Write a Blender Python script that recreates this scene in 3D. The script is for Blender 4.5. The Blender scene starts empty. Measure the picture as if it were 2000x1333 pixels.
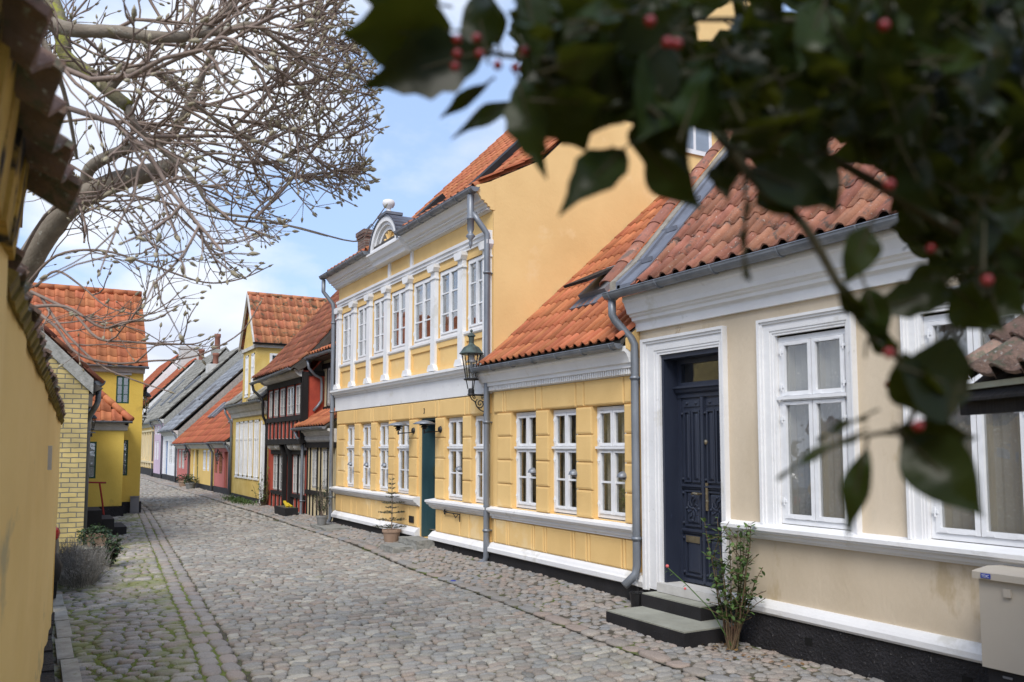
import bpy, bmesh, math, random
import numpy as np
from mathutils import Vector, Matrix
R = math.radians
sc = bpy.context.scene
COL = sc.collection
# ---------------------------------------------------------------- camera
F_PX, PITCH, HV, VPX, EYE = 1650.0, R(4.5), 874.0, 65.0, 1.65
CY = HV - F_PX * math.tan(PITCH)
TH = math.atan((1000 - VPX) * math.cos(PITCH) / F_PX)
FW = Vector((math.sin(TH) * math.cos(PITCH), math.cos(TH) * math.cos(PITCH), math.sin(PITCH)))
RT = Vector((math.cos(TH), -math.sin(TH), 0)); UP = RT.cross(FW)
CAM = Vector((0, 0, EYE))
cd = bpy.data.cameras.new('camera'); cam = bpy.data.objects.new('camera', cd); COL.objects.link(cam)
cam.matrix_world = Matrix(((RT.x, UP.x, -FW.x, 0), (RT.y, UP.y, -FW.y, 0), (RT.z, UP.z, -FW.z, EYE), (0, 0, 0, 1)))
cd.sensor_width = 36; cd.lens = F_PX / 2000 * 36
cd.shift_y = (CY - 666.5) / 2000; cd.clip_start = 0.05; cd.clip_end = 3000
cd.dof.use_dof = True; cd.dof.focus_distance = 14; cd.dof.aperture_fstop = 4.0
sc.camera = cam
def ray(u, v): return FW * F_PX + RT * (u - 1000) - UP * (v - CY)
def at(u, v, D):            # a point D metres deep
    return CAM + ray(u, v) * (D / F_PX)
# ---------------------------------------------------------------- world
SUN_EL, SUN_AZ = R(46), R(222)      # azimuth of the sun from +Y clockwise
w = bpy.data.worlds.new('World'); sc.world = w; w.use_nodes = True
nt = w.node_tree; nt.nodes.clear()
def N(t, nt_, **k):
    n = nt_.nodes.new(t)
    for a, b in k.items(): setattr(n, a, b)
    return n
out = N('ShaderNodeOutputWorld', nt); bg = N('ShaderNodeBackground', nt)
sky = N('ShaderNodeTexSky', nt, sky_type='NISHITA', sun_disc=False)
sky.sun_elevation = SUN_EL; sky.sun_rotation = SUN_AZ; sky.air_density = 1.0; sky.dust_density = 0.6; sky.ozone_density = 1.2
tc = N('ShaderNodeTexCoord', nt); sep = N('ShaderNodeSeparateXYZ', nt)
nt.links.new(tc.outputs['Generated'], sep.inputs[0])
# project the direction on a flat cloud layer
add = N('ShaderNodeMath', nt, operation='ADD'); add.inputs[1].default_value = 0.32
nt.links.new(sep.outputs['Z'], add.inputs[0])
mx = N('ShaderNodeMath', nt, operation='MAXIMUM'); mx.inputs[1].default_value = 0.05; nt.links.new(add.outputs[0], mx.inputs[0])
dx = N('ShaderNodeMath', nt, operation='DIVIDE'); dy = N('ShaderNodeMath', nt, operation='DIVIDE')
nt.links.new(sep.outputs['X'], dx.inputs[0]); nt.links.new(mx.outputs[0], dx.inputs[1])
nt.links.new(sep.outputs['Y'], dy.inputs[0]); nt.links.new(mx.outputs[0], dy.inputs[1])
cmb = N('ShaderNodeCombineXYZ', nt); nt.links.new(dx.outputs[0], cmb.inputs[0]); nt.links.new(dy.outputs[0], cmb.inputs[1])
mp = N('ShaderNodeMapping', nt); mp.inputs['Location'].default_value = (3.1, 1.7, 0.0); nt.links.new(cmb.outputs[0], mp.inputs[0])
ns = N('ShaderNodeTexNoise', nt); ns.inputs['Scale'].default_value = 1.7; ns.inputs['Detail'].default_value = 7; ns.inputs['Roughness'].default_value = 0.52
nt.links.new(mp.outputs[0], ns.inputs['Vector'])
cr = N('ShaderNodeValToRGB', nt); cr.color_ramp.elements[0].position = 0.46; cr.color_ramp.elements[1].position = 0.60
cr.color_ramp.elements[0].color = (0.06, 0.06, 0.06, 1); cr.color_ramp.elements[1].color = (0.88, 0.88, 0.88, 1)
nt.links.new(ns.outputs['Fac'], cr.inputs[0])
ns2 = N('ShaderNodeTexNoise', nt); ns2.inputs['Scale'].default_value = 2.2; ns2.inputs['Detail'].default_value = 4
nt.links.new(mp.outputs[0], ns2.inputs['Vector'])
cr2 = N('ShaderNodeValToRGB', nt); cr2.color_ramp.elements[0].position = 0.35; cr2.color_ramp.elements[1].position = 0.65
SKY_S = 0.1
def s_(c): return tuple(x / SKY_S for x in c) + (1,)
cr2.color_ramp.elements[0].color = (3.9, 4.25, 5.1, 1); cr2.color_ramp.elements[1].color = (5.5, 5.7, 6.0, 1)
nt.links.new(ns2.outputs['Fac'], cr2.inputs[0])
# heaped bank of cloud low in the sky
nb = N('ShaderNodeTexNoise', nt); nb.inputs['Scale'].default_value = 5.5; nb.inputs['Detail'].default_value = 6; nt.links.new(tc.outputs['Generated'], nb.inputs['Vector'])
m1 = N('ShaderNodeMath', nt, operation='MULTIPLY_ADD'); m1.inputs[1].default_value = 0.37; m1.inputs[2].default_value = 0.02; nt.links.new(nb.outputs['Fac'], m1.inputs[0])
m2 = N('ShaderNodeMath', nt, operation='SUBTRACT'); nt.links.new(m1.outputs[0], m2.inputs[0]); nt.links.new(sep.outputs['Z'], m2.inputs[1])
cr3 = N('ShaderNodeValToRGB', nt); cr3.color_ramp.elements[0].position = 0.0; cr3.color_ramp.elements[1].position = 0.035
cr3.color_ramp.elements[0].color = (0, 0, 0, 1); cr3.color_ramp.elements[1].color = (0.92, 0.92, 0.92, 1)
nt.links.new(m2.outputs[0], cr3.inputs[0])
tint = N('ShaderNodeMixRGB', nt, blend_type='MULTIPLY'); tint.inputs[0].default_value = 1; tint.inputs[2].default_value = (1.15, 1.12, 1.18, 1)
nt.links.new(sky.outputs[0], tint.inputs[1])
base = N('ShaderNodeMixRGB', nt); base.inputs[0].default_value = 0.7; base.inputs[2].default_value = (2.25, 3.25, 5.15, 1)
nt.links.new(tint.outputs[0], base.inputs[1])
mixA = N('ShaderNodeMixRGB', nt); nt.links.new(cr.outputs[0], mixA.inputs[0]); nt.links.new(base.outputs[0], mixA.inputs[1]); nt.links.new(cr2.outputs[0], mixA.inputs[2])
mixB = N('ShaderNodeMixRGB', nt); nt.links.new(cr3.outputs[0], mixB.inputs[0]); nt.links.new(mixA.outputs[0], mixB.inputs[1]); nt.links.new(cr2.outputs[0], mixB.inputs[2])
nt.links.new(mixB.outputs[0], bg.inputs[0]); bg.inputs[1].default_value = SKY_S; nt.links.new(bg.outputs[0], out.inputs[0])
# ---------------------------------------------------------------- sun (veiled by thin cloud)
sl = bpy.data.lights.new('sun', 'SUN'); sl.energy = 1.5; sl.angle = R(25); sl.color = (1, 0.95, 0.87)
so = bpy.data.objects.new('sun', sl); COL.objects.link(so)
sd = Vector((math.sin(SUN_AZ) * math.cos(SUN_EL), math.cos(SUN_AZ) * math.cos(SUN_EL), math.sin(SUN_EL)))
so.rotation_euler = sd.to_track_quat('Z', 'Y').to_euler()
vs = sc.view_settings; vs.view_transform = 'Standard'; vs.look = 'None'; vs.gamma = 1; vs.exposure = 1.04
# ---------------------------------------------------------------- helpers
rnd = random.Random(7)
def empty(name, loc, label, cat, group=None, rz=0):
    o = bpy.data.objects.new(name, None); COL.objects.link(o); o.location = loc; o.rotation_euler = (0, 0, rz)
    o.empty_display_size = 0.2; o['label'] = label; o['category'] = cat
    if group: o['group'] = group
    return o
def tag(o, label, cat, group=None):
    o['label'] = label; o['category'] = cat
    if group: o['group'] = group
    return o
class MB:
    """collects shapes in world coordinates and links them as one mesh object"""
    def __init__(s): s.v = []; s.f = []; s.m = []; s.a = []; s.cm = 0; s.ca = 0.5; s.sm = []; s.smooth = False
    def face(s, idx): s.f.append(tuple(idx)); s.m.append(s.cm); s.a.append(s.ca); s.sm.append(s.smooth)
    def poly(s, pts):
        n = len(s.v); s.v += [tuple(p) for p in pts]; s.face(range(n, n + len(pts)))
    def box(s, x0, x1, y0, y1, z0, z1):
        x0, x1 = min(x0, x1), max(x0, x1); y0, y1 = min(y0, y1), max(y0, y1); z0, z1 = min(z0, z1), max(z0, z1)
        n = len(s.v); s.v += [(x, y, z) for x in (x0, x1) for y in (y0, y1) for z in (z0, z1)]
        for q in ((0, 1, 3, 2), (4, 6, 7, 5), (0, 4, 5, 1), (2, 3, 7, 6), (0, 2, 6, 4), (1, 5, 7, 3)): s.face([n + i for i in q])
        return s
    def obox(s, c, ax, ay, az):
        """box from centre and three half-axis vectors"""
        c, ax, ay, az = map(Vector, (c, ax, ay, az)); n = len(s.v)
        s.v += [tuple(c + ax * i + ay * j + az * k) for i in (-1, 1) for j in (-1, 1) for k in (-1, 1)]
        for q in ((0, 1, 3, 2), (4, 6, 7, 5), (0, 4, 5, 1), (2, 3, 7, 6), (0, 2, 6, 4), (1, 5, 7, 3)): s.face([n + i for i in q])
        return s
    def bevbox(s, x0, x1, y0, y1, z0, z1, d, c):
        """raised block on a wall facing -X: back at x1, front at x0, chamfer c"""
        a = [(x1, y0, z0), (x1, y1, z0), (x1, y1, z1), (x1, y0, z1)]
        m = [(x0 + d, y0, z0), (x0 + d, y1, z0), (x0 + d, y1, z1), (x0 + d, y0, z1)]
        b = [(x0, y0 + c, z0 + c), (x0, y1 - c, z0 + c), (x0, y1 - c, z1 - c), (x0, y0 + c, z1 - c)]
        n = len(s.v); s.v += a + m + b
        for i in range(4):
            j = (i + 1) % 4; s.face([n + i, n + j, n + 4 + j, n + 4 + i]); s.face([n + 4 + i, n + 4 + j, n + 8 + j, n + 8 + i])
        s.face([n + 11, n + 10, n + 9, n + 8]); return s
    def prism(s, prof, axis, a0, a1, fx=0, fy=0):
        """closed 2-D profile pulled along an axis. 'y': (x,z) points; 'x': (y,z); 'z': (x,y)"""
        n = len(s.v); k = len(prof)
        for a in (a0, a1):
            for p, q in prof:
                s.v.append({'y': (p, a, q), 'x': (a, p, q), 'z': (p, q, a)}[axis])
        for i in range(k):
            j = (i + 1) % k; s.face([n + i, n + j, n + k + j, n + k + i])
        s.face(range(n, n + k)); s.face(range(n + 2 * k - 1, n + k - 1, -1)); return s
    def tube(s, pts, rad, n=8, caps=True):
        pts = [Vector(p) for p in pts]; k = len(pts)
        rad = [rad] * k if not hasattr(rad, '__len__') else rad
        b = len(s.v); up = None
        for i, p in enumerate(pts):
            t = (pts[min(i + 1, k - 1)] - pts[max(i - 1, 0)])
            if t.length < 1e-9: t = Vector((0, 0, 1))
            t.normalize()
            if up is None: up = t.orthogonal().normalized()
            else:
                up = up - t * up.dot(t)
                up = up.normalized() if up.length > 1e-6 else t.orthogonal().normalized()
            w_ = t.cross(up)
            for j in range(n):
                a = 2 * math.pi * j / n; s.v.append(tuple(p + (up * math.cos(a) + w_ * math.sin(a)) * rad[i]))
        for i in range(k - 1):
            for j in range(n):
                j2 = (j + 1) % n; s.face([b + i * n + j, b + i * n + j2, b + (i + 1) * n + j2, b + (i + 1) * n + j])
        if caps and n > 2:
            s.face([b + j for j in range(n)][::-1]); s.face([b + (k - 1) * n + j for j in range(n)])
        return s
    def lathe(s, prof, c, n=16, axis='z', a0=0.0, a1=2 * math.pi):
        """(r, h) points turned about an axis through c"""
        c = Vector(c); b = len(s.v); full = abs(a1 - a0 - 2 * math.pi) < 1e-6; m = n if full else n + 1
        for r, h in prof:
            for j in range(m):
                a = a0 + (a1 - a0) * j / n; u, v_ = r * math.cos(a), r * math.sin(a)
                d = {'z': (u, v_, h), 'x': (h, u, v_), 'y': (u, h, v_)}[axis]
                s.v.append(tuple(c + Vector(d)))
        for i in range(len(prof) - 1):
            for j in range(n):
                j2 = (j + 1) % m if full else j + 1
                s.face([b + i * m + j, b + i * m + j2, b + (i + 1) * m + j2, b + (i + 1) * m + j])
        return s
    def halfpipe(s, p0, p1, r, n=8, t=0.006):
        """gutter trough from p0 to p1, open on top, with end caps"""
        p0, p1 = Vector(p0), Vector(p1); d = (p1 - p0).normalized(); h = d.cross(Vector((0, 0, 1))).normalized(); b = len(s.v)
        for p in (p0, p1):
            for rr in (r, r - t):
                for j in range(n + 1):
                    a = math.pi * j / n; s.v.append(tuple(p + h * (rr * math.cos(a)) + Vector((0, 0, -rr * math.sin(a)))))
        m = n + 1
        for j in range(n):
            s.face([b + j, b + j + 1, b + 2 * m + j + 1, b + 2 * m + j]); s.face([b + m + j + 1, b + m + j, b + 3 * m + j, b + 3 * m + j + 1])
        for e in (0, 2): s.face([b + e * m + j for j in range(m)])
        s.tube([p0 + h * r, p1 + h * r], 0.009, 6); s.tube([p0 - h * r, p1 - h * r], 0.006, 5)
        return s
    def build(s, name, mats, parent=None, kind=None):
        me = bpy.data.meshes.new(name)
        org = Vector((0, 0, 0))
        if parent is not None:
            q = parent
            while q is not None: org += Vector(q.location); q = q.parent
            vv = [(x - org.x, y - org.y, z - org.z) for x, y, z in s.v]
            if parent.rotation_euler.z:
                pass
        else: vv = s.v
        me.from_pydata(vv, [], s.f)
        if not isinstance(mats, (list, tuple)): mats = [mats]
        for m in mats: me.materials.append(m)
        me.polygons.foreach_set('material_index', s.m); me.polygons.foreach_set('use_smooth', s.sm)
        at_ = me.attributes.new('var', 'FLOAT', 'FACE'); at_.data.foreach_set('value', s.a)
        me.update()
        o = bpy.data.objects.new(name, me); COL.objects.link(o)
        if parent is not None: o.parent = parent
        if kind: o['kind'] = kind
        return o
# ---------------------------------------------------------------- materials
def mat(name, col, rough=0.7, var=0.12, scale=2.0, bump=0.15, bscale=60, spec=0.3, metal=0.0, col2=None, spots=None, attr=0.0, stretch=(1, 1, 1), bdist=0.01, mid=None):
    m = bpy.data.materials.new(name); m.use_nodes = True; t = m.node_tree; t.nodes.clear(); L = t.links.new
    o = N('ShaderNodeOutputMaterial', t); p = N('ShaderNodeBsdfPrincipled', t); L(p.outputs[0], o.inputs[0])
    p.inputs['Roughness'].default_value = rough; p.inputs['Metallic'].default_value = metal; p.inputs['Specular IOR Level'].default_value = spec
    tcx = N('ShaderNodeTexCoord', t); mpx = N('ShaderNodeMapping', t); mpx.inputs['Scale'].default_value = stretch; L(tcx.outputs['Object'], mpx.inputs[0])
    n1 = N('ShaderNodeTexNoise', t); n1.inputs['Scale'].default_value = scale; n1.inputs['Detail'].default_value = 6; n1.inputs['Roughness'].default_value = 0.6; L(mpx.outputs[0], n1.inputs['Vector'])
    r1 = N('ShaderNodeValToRGB', t); r1.color_ramp.elements[0].position = 0.3; r1.color_ramp.elements[1].position = 0.7
    c2 = col2 if col2 else tuple(c * (1 - 2 * var) for c in col)
    r1.color_ramp.elements[0].color = tuple(c2) + (1,); r1.color_ramp.elements[1].color = tuple(min(1, c * (1 + var)) for c in col) + (1,)
    if mid:
        e = r1.color_ramp.elements.new(0.5); e.color = tuple(mid) + (1,)
    L(n1.outputs['Fac'], r1.inputs[0]); cur = r1.outputs[0]
    if spots:   # (colour, scale, threshold)
        for sp in (spots if isinstance(spots, list) else [spots]):
            n3 = N('ShaderNodeTexNoise', t); n3.inputs['Scale'].default_value = sp[1]; n3.inputs['Detail'].default_value = 5; n3.inputs['Roughness'].default_value = 0.65; L(mpx.outputs[0], n3.inputs['Vector'])
            r3 = N('ShaderNodeValToRGB', t); r3.color_ramp.elements[0].position = sp[2]; r3.color_ramp.elements[1].position = sp[2] + 0.08
            r3.color_ramp.elements[0].color = (0, 0, 0, 1); r3.color_ramp.elements[1].color = (1, 1, 1, 1); L(n3.outputs['Fac'], r3.inputs[0])
            mm = N('ShaderNodeMixRGB', t); L(r3.outputs[0], mm.inputs[0]); L(cur, mm.inputs[1]); mm.inputs[2].default_value = tuple(sp[0]) + (1,); cur = mm.outputs[0]
    if attr:
        an = N('ShaderNodeAttribute', t, attribute_name='var'); hs = N('ShaderNodeHueSaturation', t)
        mr = N('ShaderNodeMapRange', t); mr.inputs['To Min'].default_value = 1 - attr; mr.inputs['To Max'].default_value = 1 + attr; L(an.outputs['Fac'], mr.inputs['Value'])
        L(mr.outputs[0], hs.inputs['Value']); L(cur, hs.inputs['Color'])
        wn = N('ShaderNodeTexWhiteNoise', t, noise_dimensions='1D'); L(an.outputs['Fac'], wn.inputs['W'])
        mr2 = N('ShaderNodeMapRange', t); mr2.inputs['To Min'].default_value = 0.5 - 0.03 * attr; mr2.inputs['To Max'].default_value = 0.5 + 0.03 * attr; L(wn.outputs['Value'], mr2.inputs['Value']); L(mr2.outputs[0], hs.inputs['Hue'])
        cur = hs.outputs[0]
    L(cur, p.inputs['Base Color'])
    if name == 'holly_leaf':
        tl = N('ShaderNodeBsdfTranslucent', t); tl.inputs[0].default_value = (0.13, 0.145, 0.012, 1); ms = N('ShaderNodeMixShader', t); ms.inputs[0].default_value = 0.20; L(p.outputs[0], ms.inputs[1]); L(tl.outputs[0], ms.inputs[2]); L(ms.outputs[0], o.inputs[0])
    if bump:
        nb_ = N('ShaderNodeTexNoise', t); nb_.inputs['Scale'].default_value = bscale; nb_.inputs['Detail'].default_value = 4; L(mpx.outputs[0], nb_.inputs['Vector'])
        bp = N('ShaderNodeBump', t); bp.inputs['Strength'].default_value = bump; bp.inputs['Distance'].default_value = bdist; L(nb_.outputs['Fac'], bp.inputs['Height']); L(bp.outputs[0], p.inputs['Normal'])
    return m
def glass_mat(name, tintc=(0.8, 0.85, 0.85), refl=0.22):
    m = bpy.data.materials.new(name); m.use_nodes = True; t = m.node_tree; t.nodes.clear(); L = t.links.new
    o = N('ShaderNodeOutputMaterial', t); mixs = N('ShaderNodeMixShader', t); tr = N('ShaderNodeBsdfTransparent', t); gl = N('ShaderNodeBsdfGlossy', t)
    tr.inputs[0].default_value = tuple(tintc) + (1,); gl.inputs['Roughness'].default_value = 0.03; gl.inputs[0].default_value = (0.95, 0.97, 1, 1)
    lw0 = N('ShaderNodeLayerWeight', t); lw0.inputs[0].default_value = 0.5; lw1 = N('ShaderNodeMath', t, operation='POWER'); lw1.inputs[1].default_value = 4; L(lw0.outputs['Facing'], lw1.inputs[0]); lw = N('ShaderNodeMath', t, operation='MULTIPLY'); lw.inputs[1].default_value = 0.8; L(lw1.outputs[0], lw.inputs[0])
    ad = N('ShaderNodeMath', t, operation='ADD'); ad.inputs[1].default_value = refl; ad.use_clamp = True; L(lw.outputs[0], ad.inputs[0]); L(ad.outputs[0], mixs.inputs[0])
    nz = N('ShaderNodeTexNoise', t); nz.inputs['Scale'].default_value = 5; tcx = N('ShaderNodeTexCoord', t); L(tcx.outputs['Object'], nz.inputs['Vector'])
    bp = N('ShaderNodeBump', t); bp.inputs['Strength'].default_value = 0.12; bp.inputs['Distance'].default_value = 0.02; L(nz.outputs['Fac'], bp.inputs['Height']); L(bp.outputs[0], gl.inputs['Normal'])
    L(tr.outputs[0], mixs.inputs[1]); L(gl.outputs[0], mixs.inputs[2]); L(mixs.outputs[0], o.inputs[0]); return m
M = dict(
    yellow=mat('ochre_stucco', (0.80, 0.55, 0.235), 0.85, 0.04, 1.2, 0.25, 45, col2=(0.72, 0.475, 0.19), spots=[((0.66, 0.43, 0.18), 7, 0.66), ((0.84, 0.62, 0.32), 1.1, 0.60)]),
    yellow2=mat('smooth_gable_stucco', (0.82, 0.58, 0.27), 0.85, 0.04, 0.7, 0.3, 25, col2=(0.73, 0.49, 0.215), spots=[((0.84, 0.62, 0.33), 0.8, 0.58), ((0.66, 0.43, 0.19), 9, 0.70)]),
    wallyellow=mat('garden_wall_limewash', (0.86, 0.62, 0.25), 0.9, 0.05, 1.4, 0.25, 14, col2=(0.78, 0.54, 0.19), stretch=(1, 0.3, 0.7), spots=((0.50, 0.40, 0.20), 2.2, 0.60)),
    palebrick=mat('yellow_limewashed_brick', (0.66, 0.50, 0.18), 0.9, 0.08, 2.5, 0.5, 40, col2=(0.58, 0.41, 0.11)),
    deepyellow=mat('deep_yellow_limewash', (0.74, 0.54, 0.12), 0.9, 0.06, 0.9, 0.4, 25, col2=(0.62, 0.42, 0.075), spots=((0.48, 0.33, 0.08), 1.3, 0.60)),
    farhouseyellow=mat('far_yellow_limewash', (0.72, 0.50, 0.17), 0.9, 0.06, 0.9, 0.3, 25),
    beige=mat('beige_render', (0.62, 0.525, 0.40), 0.9, 0.05, 1.3, 0.35, 30, col2=(0.52, 0.43, 0.31), stretch=(1, 1, 0.5), spots=[((0.50, 0.40, 0.265), 2.1, 0.60), ((0.60, 0.52, 0.40), 5, 0.64)]),
    white=mat('white_limewash', (0.80, 0.80, 0.80), 0.75, 0.02, 2.0, 0.3, 22, col2=(0.72, 0.72, 0.73), spots=[((0.60, 0.60, 0.58), 9, 0.66), ((0.66, 0.65, 0.62), 2.2, 0.60)]),
    oldwhite=mat('weathered_white', (0.60, 0.59, 0.57), 0.85, 0.05, 4.0, 0.35, 40, col2=(0.45, 0.44, 0.42)),
    frame=mat('white_window_paint', (0.80, 0.81, 0.83), 0.5, 0.02, 6.0, 0.12, 90, col2=(0.70, 0.71, 0.73), spots=((0.56, 0.56, 0.56), 25, 0.66)),
    tar=mat('black_tar', (0.022, 0.021, 0.024), 0.75, 0.2, 5, 1.0, 45, spots=((0.17, 0.16, 0.16), 45, 0.635), bdist=0.02),
    tarsmooth=mat('black_plinth_paint', (0.020, 0.019, 0.021), 0.7, 0.2, 3, 0.3, 50, spots=((0.06, 0.055, 0.055), 20, 0.7)),
    zinc=mat('zinc', (0.23, 0.25, 0.28), 0.45, 0.1, 6, 0.1, 30, spec=0.5, metal=0.35, col2=(0.15, 0.165, 0.19), stretch=(1, 1, 0.3)),
    lead=mat('lead_flashing', (0.185, 0.20, 0.24), 0.7, 0.08, 4, 0.2, 20, metal=0.1, col2=(0.12, 0.13, 0.16)),
    tile=mat('new_clay_tile', (0.47, 0.17, 0.08), 0.8, 0.08, 5, 0.2, 50, attr=0.22, col2=(0.38, 0.125, 0.055), spots=((0.20, 0.11, 0.07), 11, 0.66)),
    tileold=mat('old_clay_tile', (0.36, 0.16, 0.105), 0.85, 0.1, 5, 0.4, 70, attr=0.25, col2=(0.24, 0.105, 0.07), spots=[((0.15, 0.10, 0.08), 7, 0.55), ((0.50, 0.46, 0.41), 34, 0.63)]),
    tiledark=mat('brown_clay_tile', (0.30, 0.105, 0.055), 0.8, 0.1, 5, 0.25, 60, attr=0.25, col2=(0.17, 0.07, 0.045)),
    tilepatch=mat('patchy_clay_tile', (0.50, 0.21, 0.11), 0.85, 0.1, 4, 0.25, 60, attr=0.22, col2=(0.38, 0.145, 0.075), spots=((0.18, 0.14, 0.085), 6, 0.55)),
    tilewarm=mat('warm_clay_tile', (0.40, 0.125, 0.06), 0.8, 0.08, 3, 0.2, 50, attr=0.22, col2=(0.36, 0.10, 0.05), spots=((0.18, 0.09, 0.055), 1.2, 0.6)),
    tilemoss=mat('lichen_clay_tile', (0.27, 0.175, 0.135), 0.9, 0.1, 9, 0.6, 60, attr=0.3, col2=(0.15, 0.105, 0.085), spots=[((0.13, 0.125, 0.09), 16, 0.52), ((0.42, 0.41, 0.38), 40, 0.60), ((0.36, 0.15, 0.07), 6, 0.68)]),
    greyroof=mat('grey_lichen_roof', (0.30, 0.295, 0.27), 0.95, 0.15, 3, 0.8, 25, col2=(0.19, 0.185, 0.165), attr=0.2, spots=((0.34, 0.33, 0.29), 9, 0.6)),
    slate=mat('blue_slate', (0.27, 0.285, 0.31), 0.8, 0.12, 4, 0.4, 12, col2=(0.20, 0.21, 0.235), attr=0.2),
    mortar=mat('mortar', (0.33, 0.30, 0.25), 0.95, 0.1, 12, 0.7, 40, col2=(0.22, 0.20, 0.17)),
    roughcast=mat('grey_roughcast', (0.36, 0.355, 0.33), 0.95, 0.15, 14, 0.9, 60, col2=(0.22, 0.22, 0.20), spots=((0.45, 0.38, 0.12), 4, 0.7)),
    brick=mat('brown_brick', (0.20, 0.115, 0.09), 0.9, 0.2, 5, 0.4, 60, attr=0.35),
    joint=mat('brick_joint', (0.40, 0.37, 0.33), 0.95, 0.1, 12, 0.5, 60),
    navy=mat('navy_door_paint', (0.025, 0.032, 0.052), 0.5, 0.15, 4, 0.2, 50, spec=0.5, col2=(0.016, 0.021, 0.040), spots=((0.05, 0.065, 0.11), 9, 0.66), stretch=(1, 1, 0.3)),
    teal=mat('teal_door_paint', (0.035, 0.085, 0.10), 0.5, 0.15, 4, 0.2, 50, spec=0.5, col2=(0.022, 0.06, 0.075), stretch=(1, 1, 0.3)),
    green=mat('green_window_paint', (0.02, 0.075, 0.045), 0.5, 0.1, 5, 0.1, 60),
    red=mat('red_oxide_panel', (0.46, 0.085, 0.05), 0.9, 0.1, 3, 0.4, 25, col2=(0.34, 0.06, 0.04)),
    timber=mat('black_timber', (0.018, 0.016, 0.016), 0.8, 0.2, 5, 0.5, 30, stretch=(1, 1, 0.3)),
    oldtimber=mat('weathered_timber', (0.09, 0.08, 0.07), 0.9, 0.2, 6, 0.6, 30, stretch=(0.4, 1, 0.4)),
    pink=mat('rose_render', (0.52, 0.17, 0.15), 0.9, 0.06, 1.5, 0.3, 30, col2=(0.44, 0.14, 0.125)),
    lilac=mat('lilac_render', (0.58, 0.45, 0.56), 0.9, 0.05, 1.5, 0.3, 30),
    cream=mat('cream_render', (0.66, 0.56, 0.36), 0.9, 0.06, 1.5, 0.3, 30),
    blue=mat('blue_door_paint', (0.10, 0.20, 0.40), 0.6, 0.08, 4, 0.2, 40),
    iron=mat('black_iron', (0.022, 0.022, 0.024), 0.5, 0.2, 8, 0.2, 60, spec=0.5, metal=0.3),
    bronze=mat('verdigris_copper', (0.09, 0.125, 0.115), 0.6, 0.15, 9, 0.3, 40, metal=0.3, col2=(0.045, 0.05, 0.045)),
    brass=mat('brass', (0.36, 0.30, 0.20), 0.35, 0.1, 20, 0.1, 60, spec=0.6, metal=0.8),
    concrete=mat('step_concrete', (0.33, 0.33, 0.28), 0.9, 0.08, 3, 0.4, 40, col2=(0.24, 0.24, 0.20)),
    granite=mat('grey_granite', (0.30, 0.295, 0.27), 0.9, 0.12, 14, 0.6, 70, col2=(0.19, 0.19, 0.17), spots=((0.13, 0.14, 0.08), 5, 0.68)),
    slab=mat('pale_slab', (0.42, 0.40, 0.35), 0.9, 0.1, 6, 0.6, 40, col2=(0.28, 0.265, 0.23), spots=((0.17, 0.17, 0.09), 7, 0.60)),
    terracotta=mat('pale_terracotta', (0.40, 0.28, 0.205), 0.9, 0.08, 6, 0.3, 40, col2=(0.33, 0.225, 0.16)),
    greypot=mat('grey_pot', (0.24, 0.24, 0.235), 0.85, 0.08, 6, 0.3, 40),
    curtain=mat('net_curtain', (0.60, 0.575, 0.53), 0.9, 0.06, 3, 0.3, 60, stretch=(1, 14, 0.4), col2=(0.42, 0.40, 0.36)),
    dimcurtain=mat('old_grey_curtain', (0.20, 0.20, 0.19), 0.9, 0.1, 3, 0.3, 60, stretch=(1, 10, 0.4), col2=(0.08, 0.08, 0.075)),
    lace=mat('patterned_lace', (0.50, 0.51, 0.52), 0.9, 0.05, 3, 0.3, 60, col2=(0.42, 0.43, 0.44), spots=((0.66, 0.67, 0.67), 55, 0.57), stretch=(1, 1, 1)),
    inner=mat('dark_room', (0.26, 0.22, 0.18), 0.9, 0.1, 1, 0),
    liningw=mat('shutter_lining', (0.60, 0.59, 0.56), 0.7, 0.04, 2, 0.1, 30),
    cabinet=mat('beige_cabinet_paint', (0.50, 0.445, 0.37), 0.55, 0.03, 2, 0.05, 50),
    blueplate=mat('blue_plate', (0.01, 0.04, 0.35), 0.4, 0.0, 5, 0),
    bark=mat('magnolia_bark', (0.25, 0.215, 0.17), 0.9, 0.15, 9, 0.5, 60, col2=(0.20, 0.165, 0.13), spots=((0.42, 0.41, 0.35), 10, 0.60)),
    twig=mat('twig_bark', (0.27, 0.205, 0.17), 0.8, 0.15, 9, 0.2, 60, col2=(0.17, 0.125, 0.10)),
    mossbark=mat('mossy_bark', (0.20, 0.18, 0.10), 0.95, 0.15, 9, 0.8, 50, col2=(0.14, 0.12, 0.09), spots=((0.27, 0.27, 0.055), 7, 0.48)),
    bud=mat('downy_bud', (0.38, 0.34, 0.24), 0.85, 0.12, 30, 0.3, 120, col2=(0.24, 0.20, 0.13)),
    holly=mat('holly_leaf', (0.014, 0.024, 0.006), 0.33, 0.25, 12, 0.1, 20, spec=0.14, attr=0.6, col2=(0.008, 0.013, 0.005)),
    hollystem=mat('holly_stem', (0.05, 0.045, 0.025), 0.8, 0.15, 10, 0.3, 60),
    berry=mat('red_berry', (0.20, 0.003, 0.007), 0.35, 0.08, 10, 0.0, 60, spec=0.6),
    leafg=mat('rose_leaf', (0.075, 0.13, 0.035), 0.55, 0.15, 10, 0.1, 40, attr=0.35),
    lavender=mat('lavender_twig', (0.25, 0.235, 0.21), 0.9, 0.15, 8, 0.1, 40, attr=0.35),
    spruce=mat('spruce_needles', (0.055, 0.075, 0.04), 0.8, 0.2, 8, 0.1, 40, attr=0.35),
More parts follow.
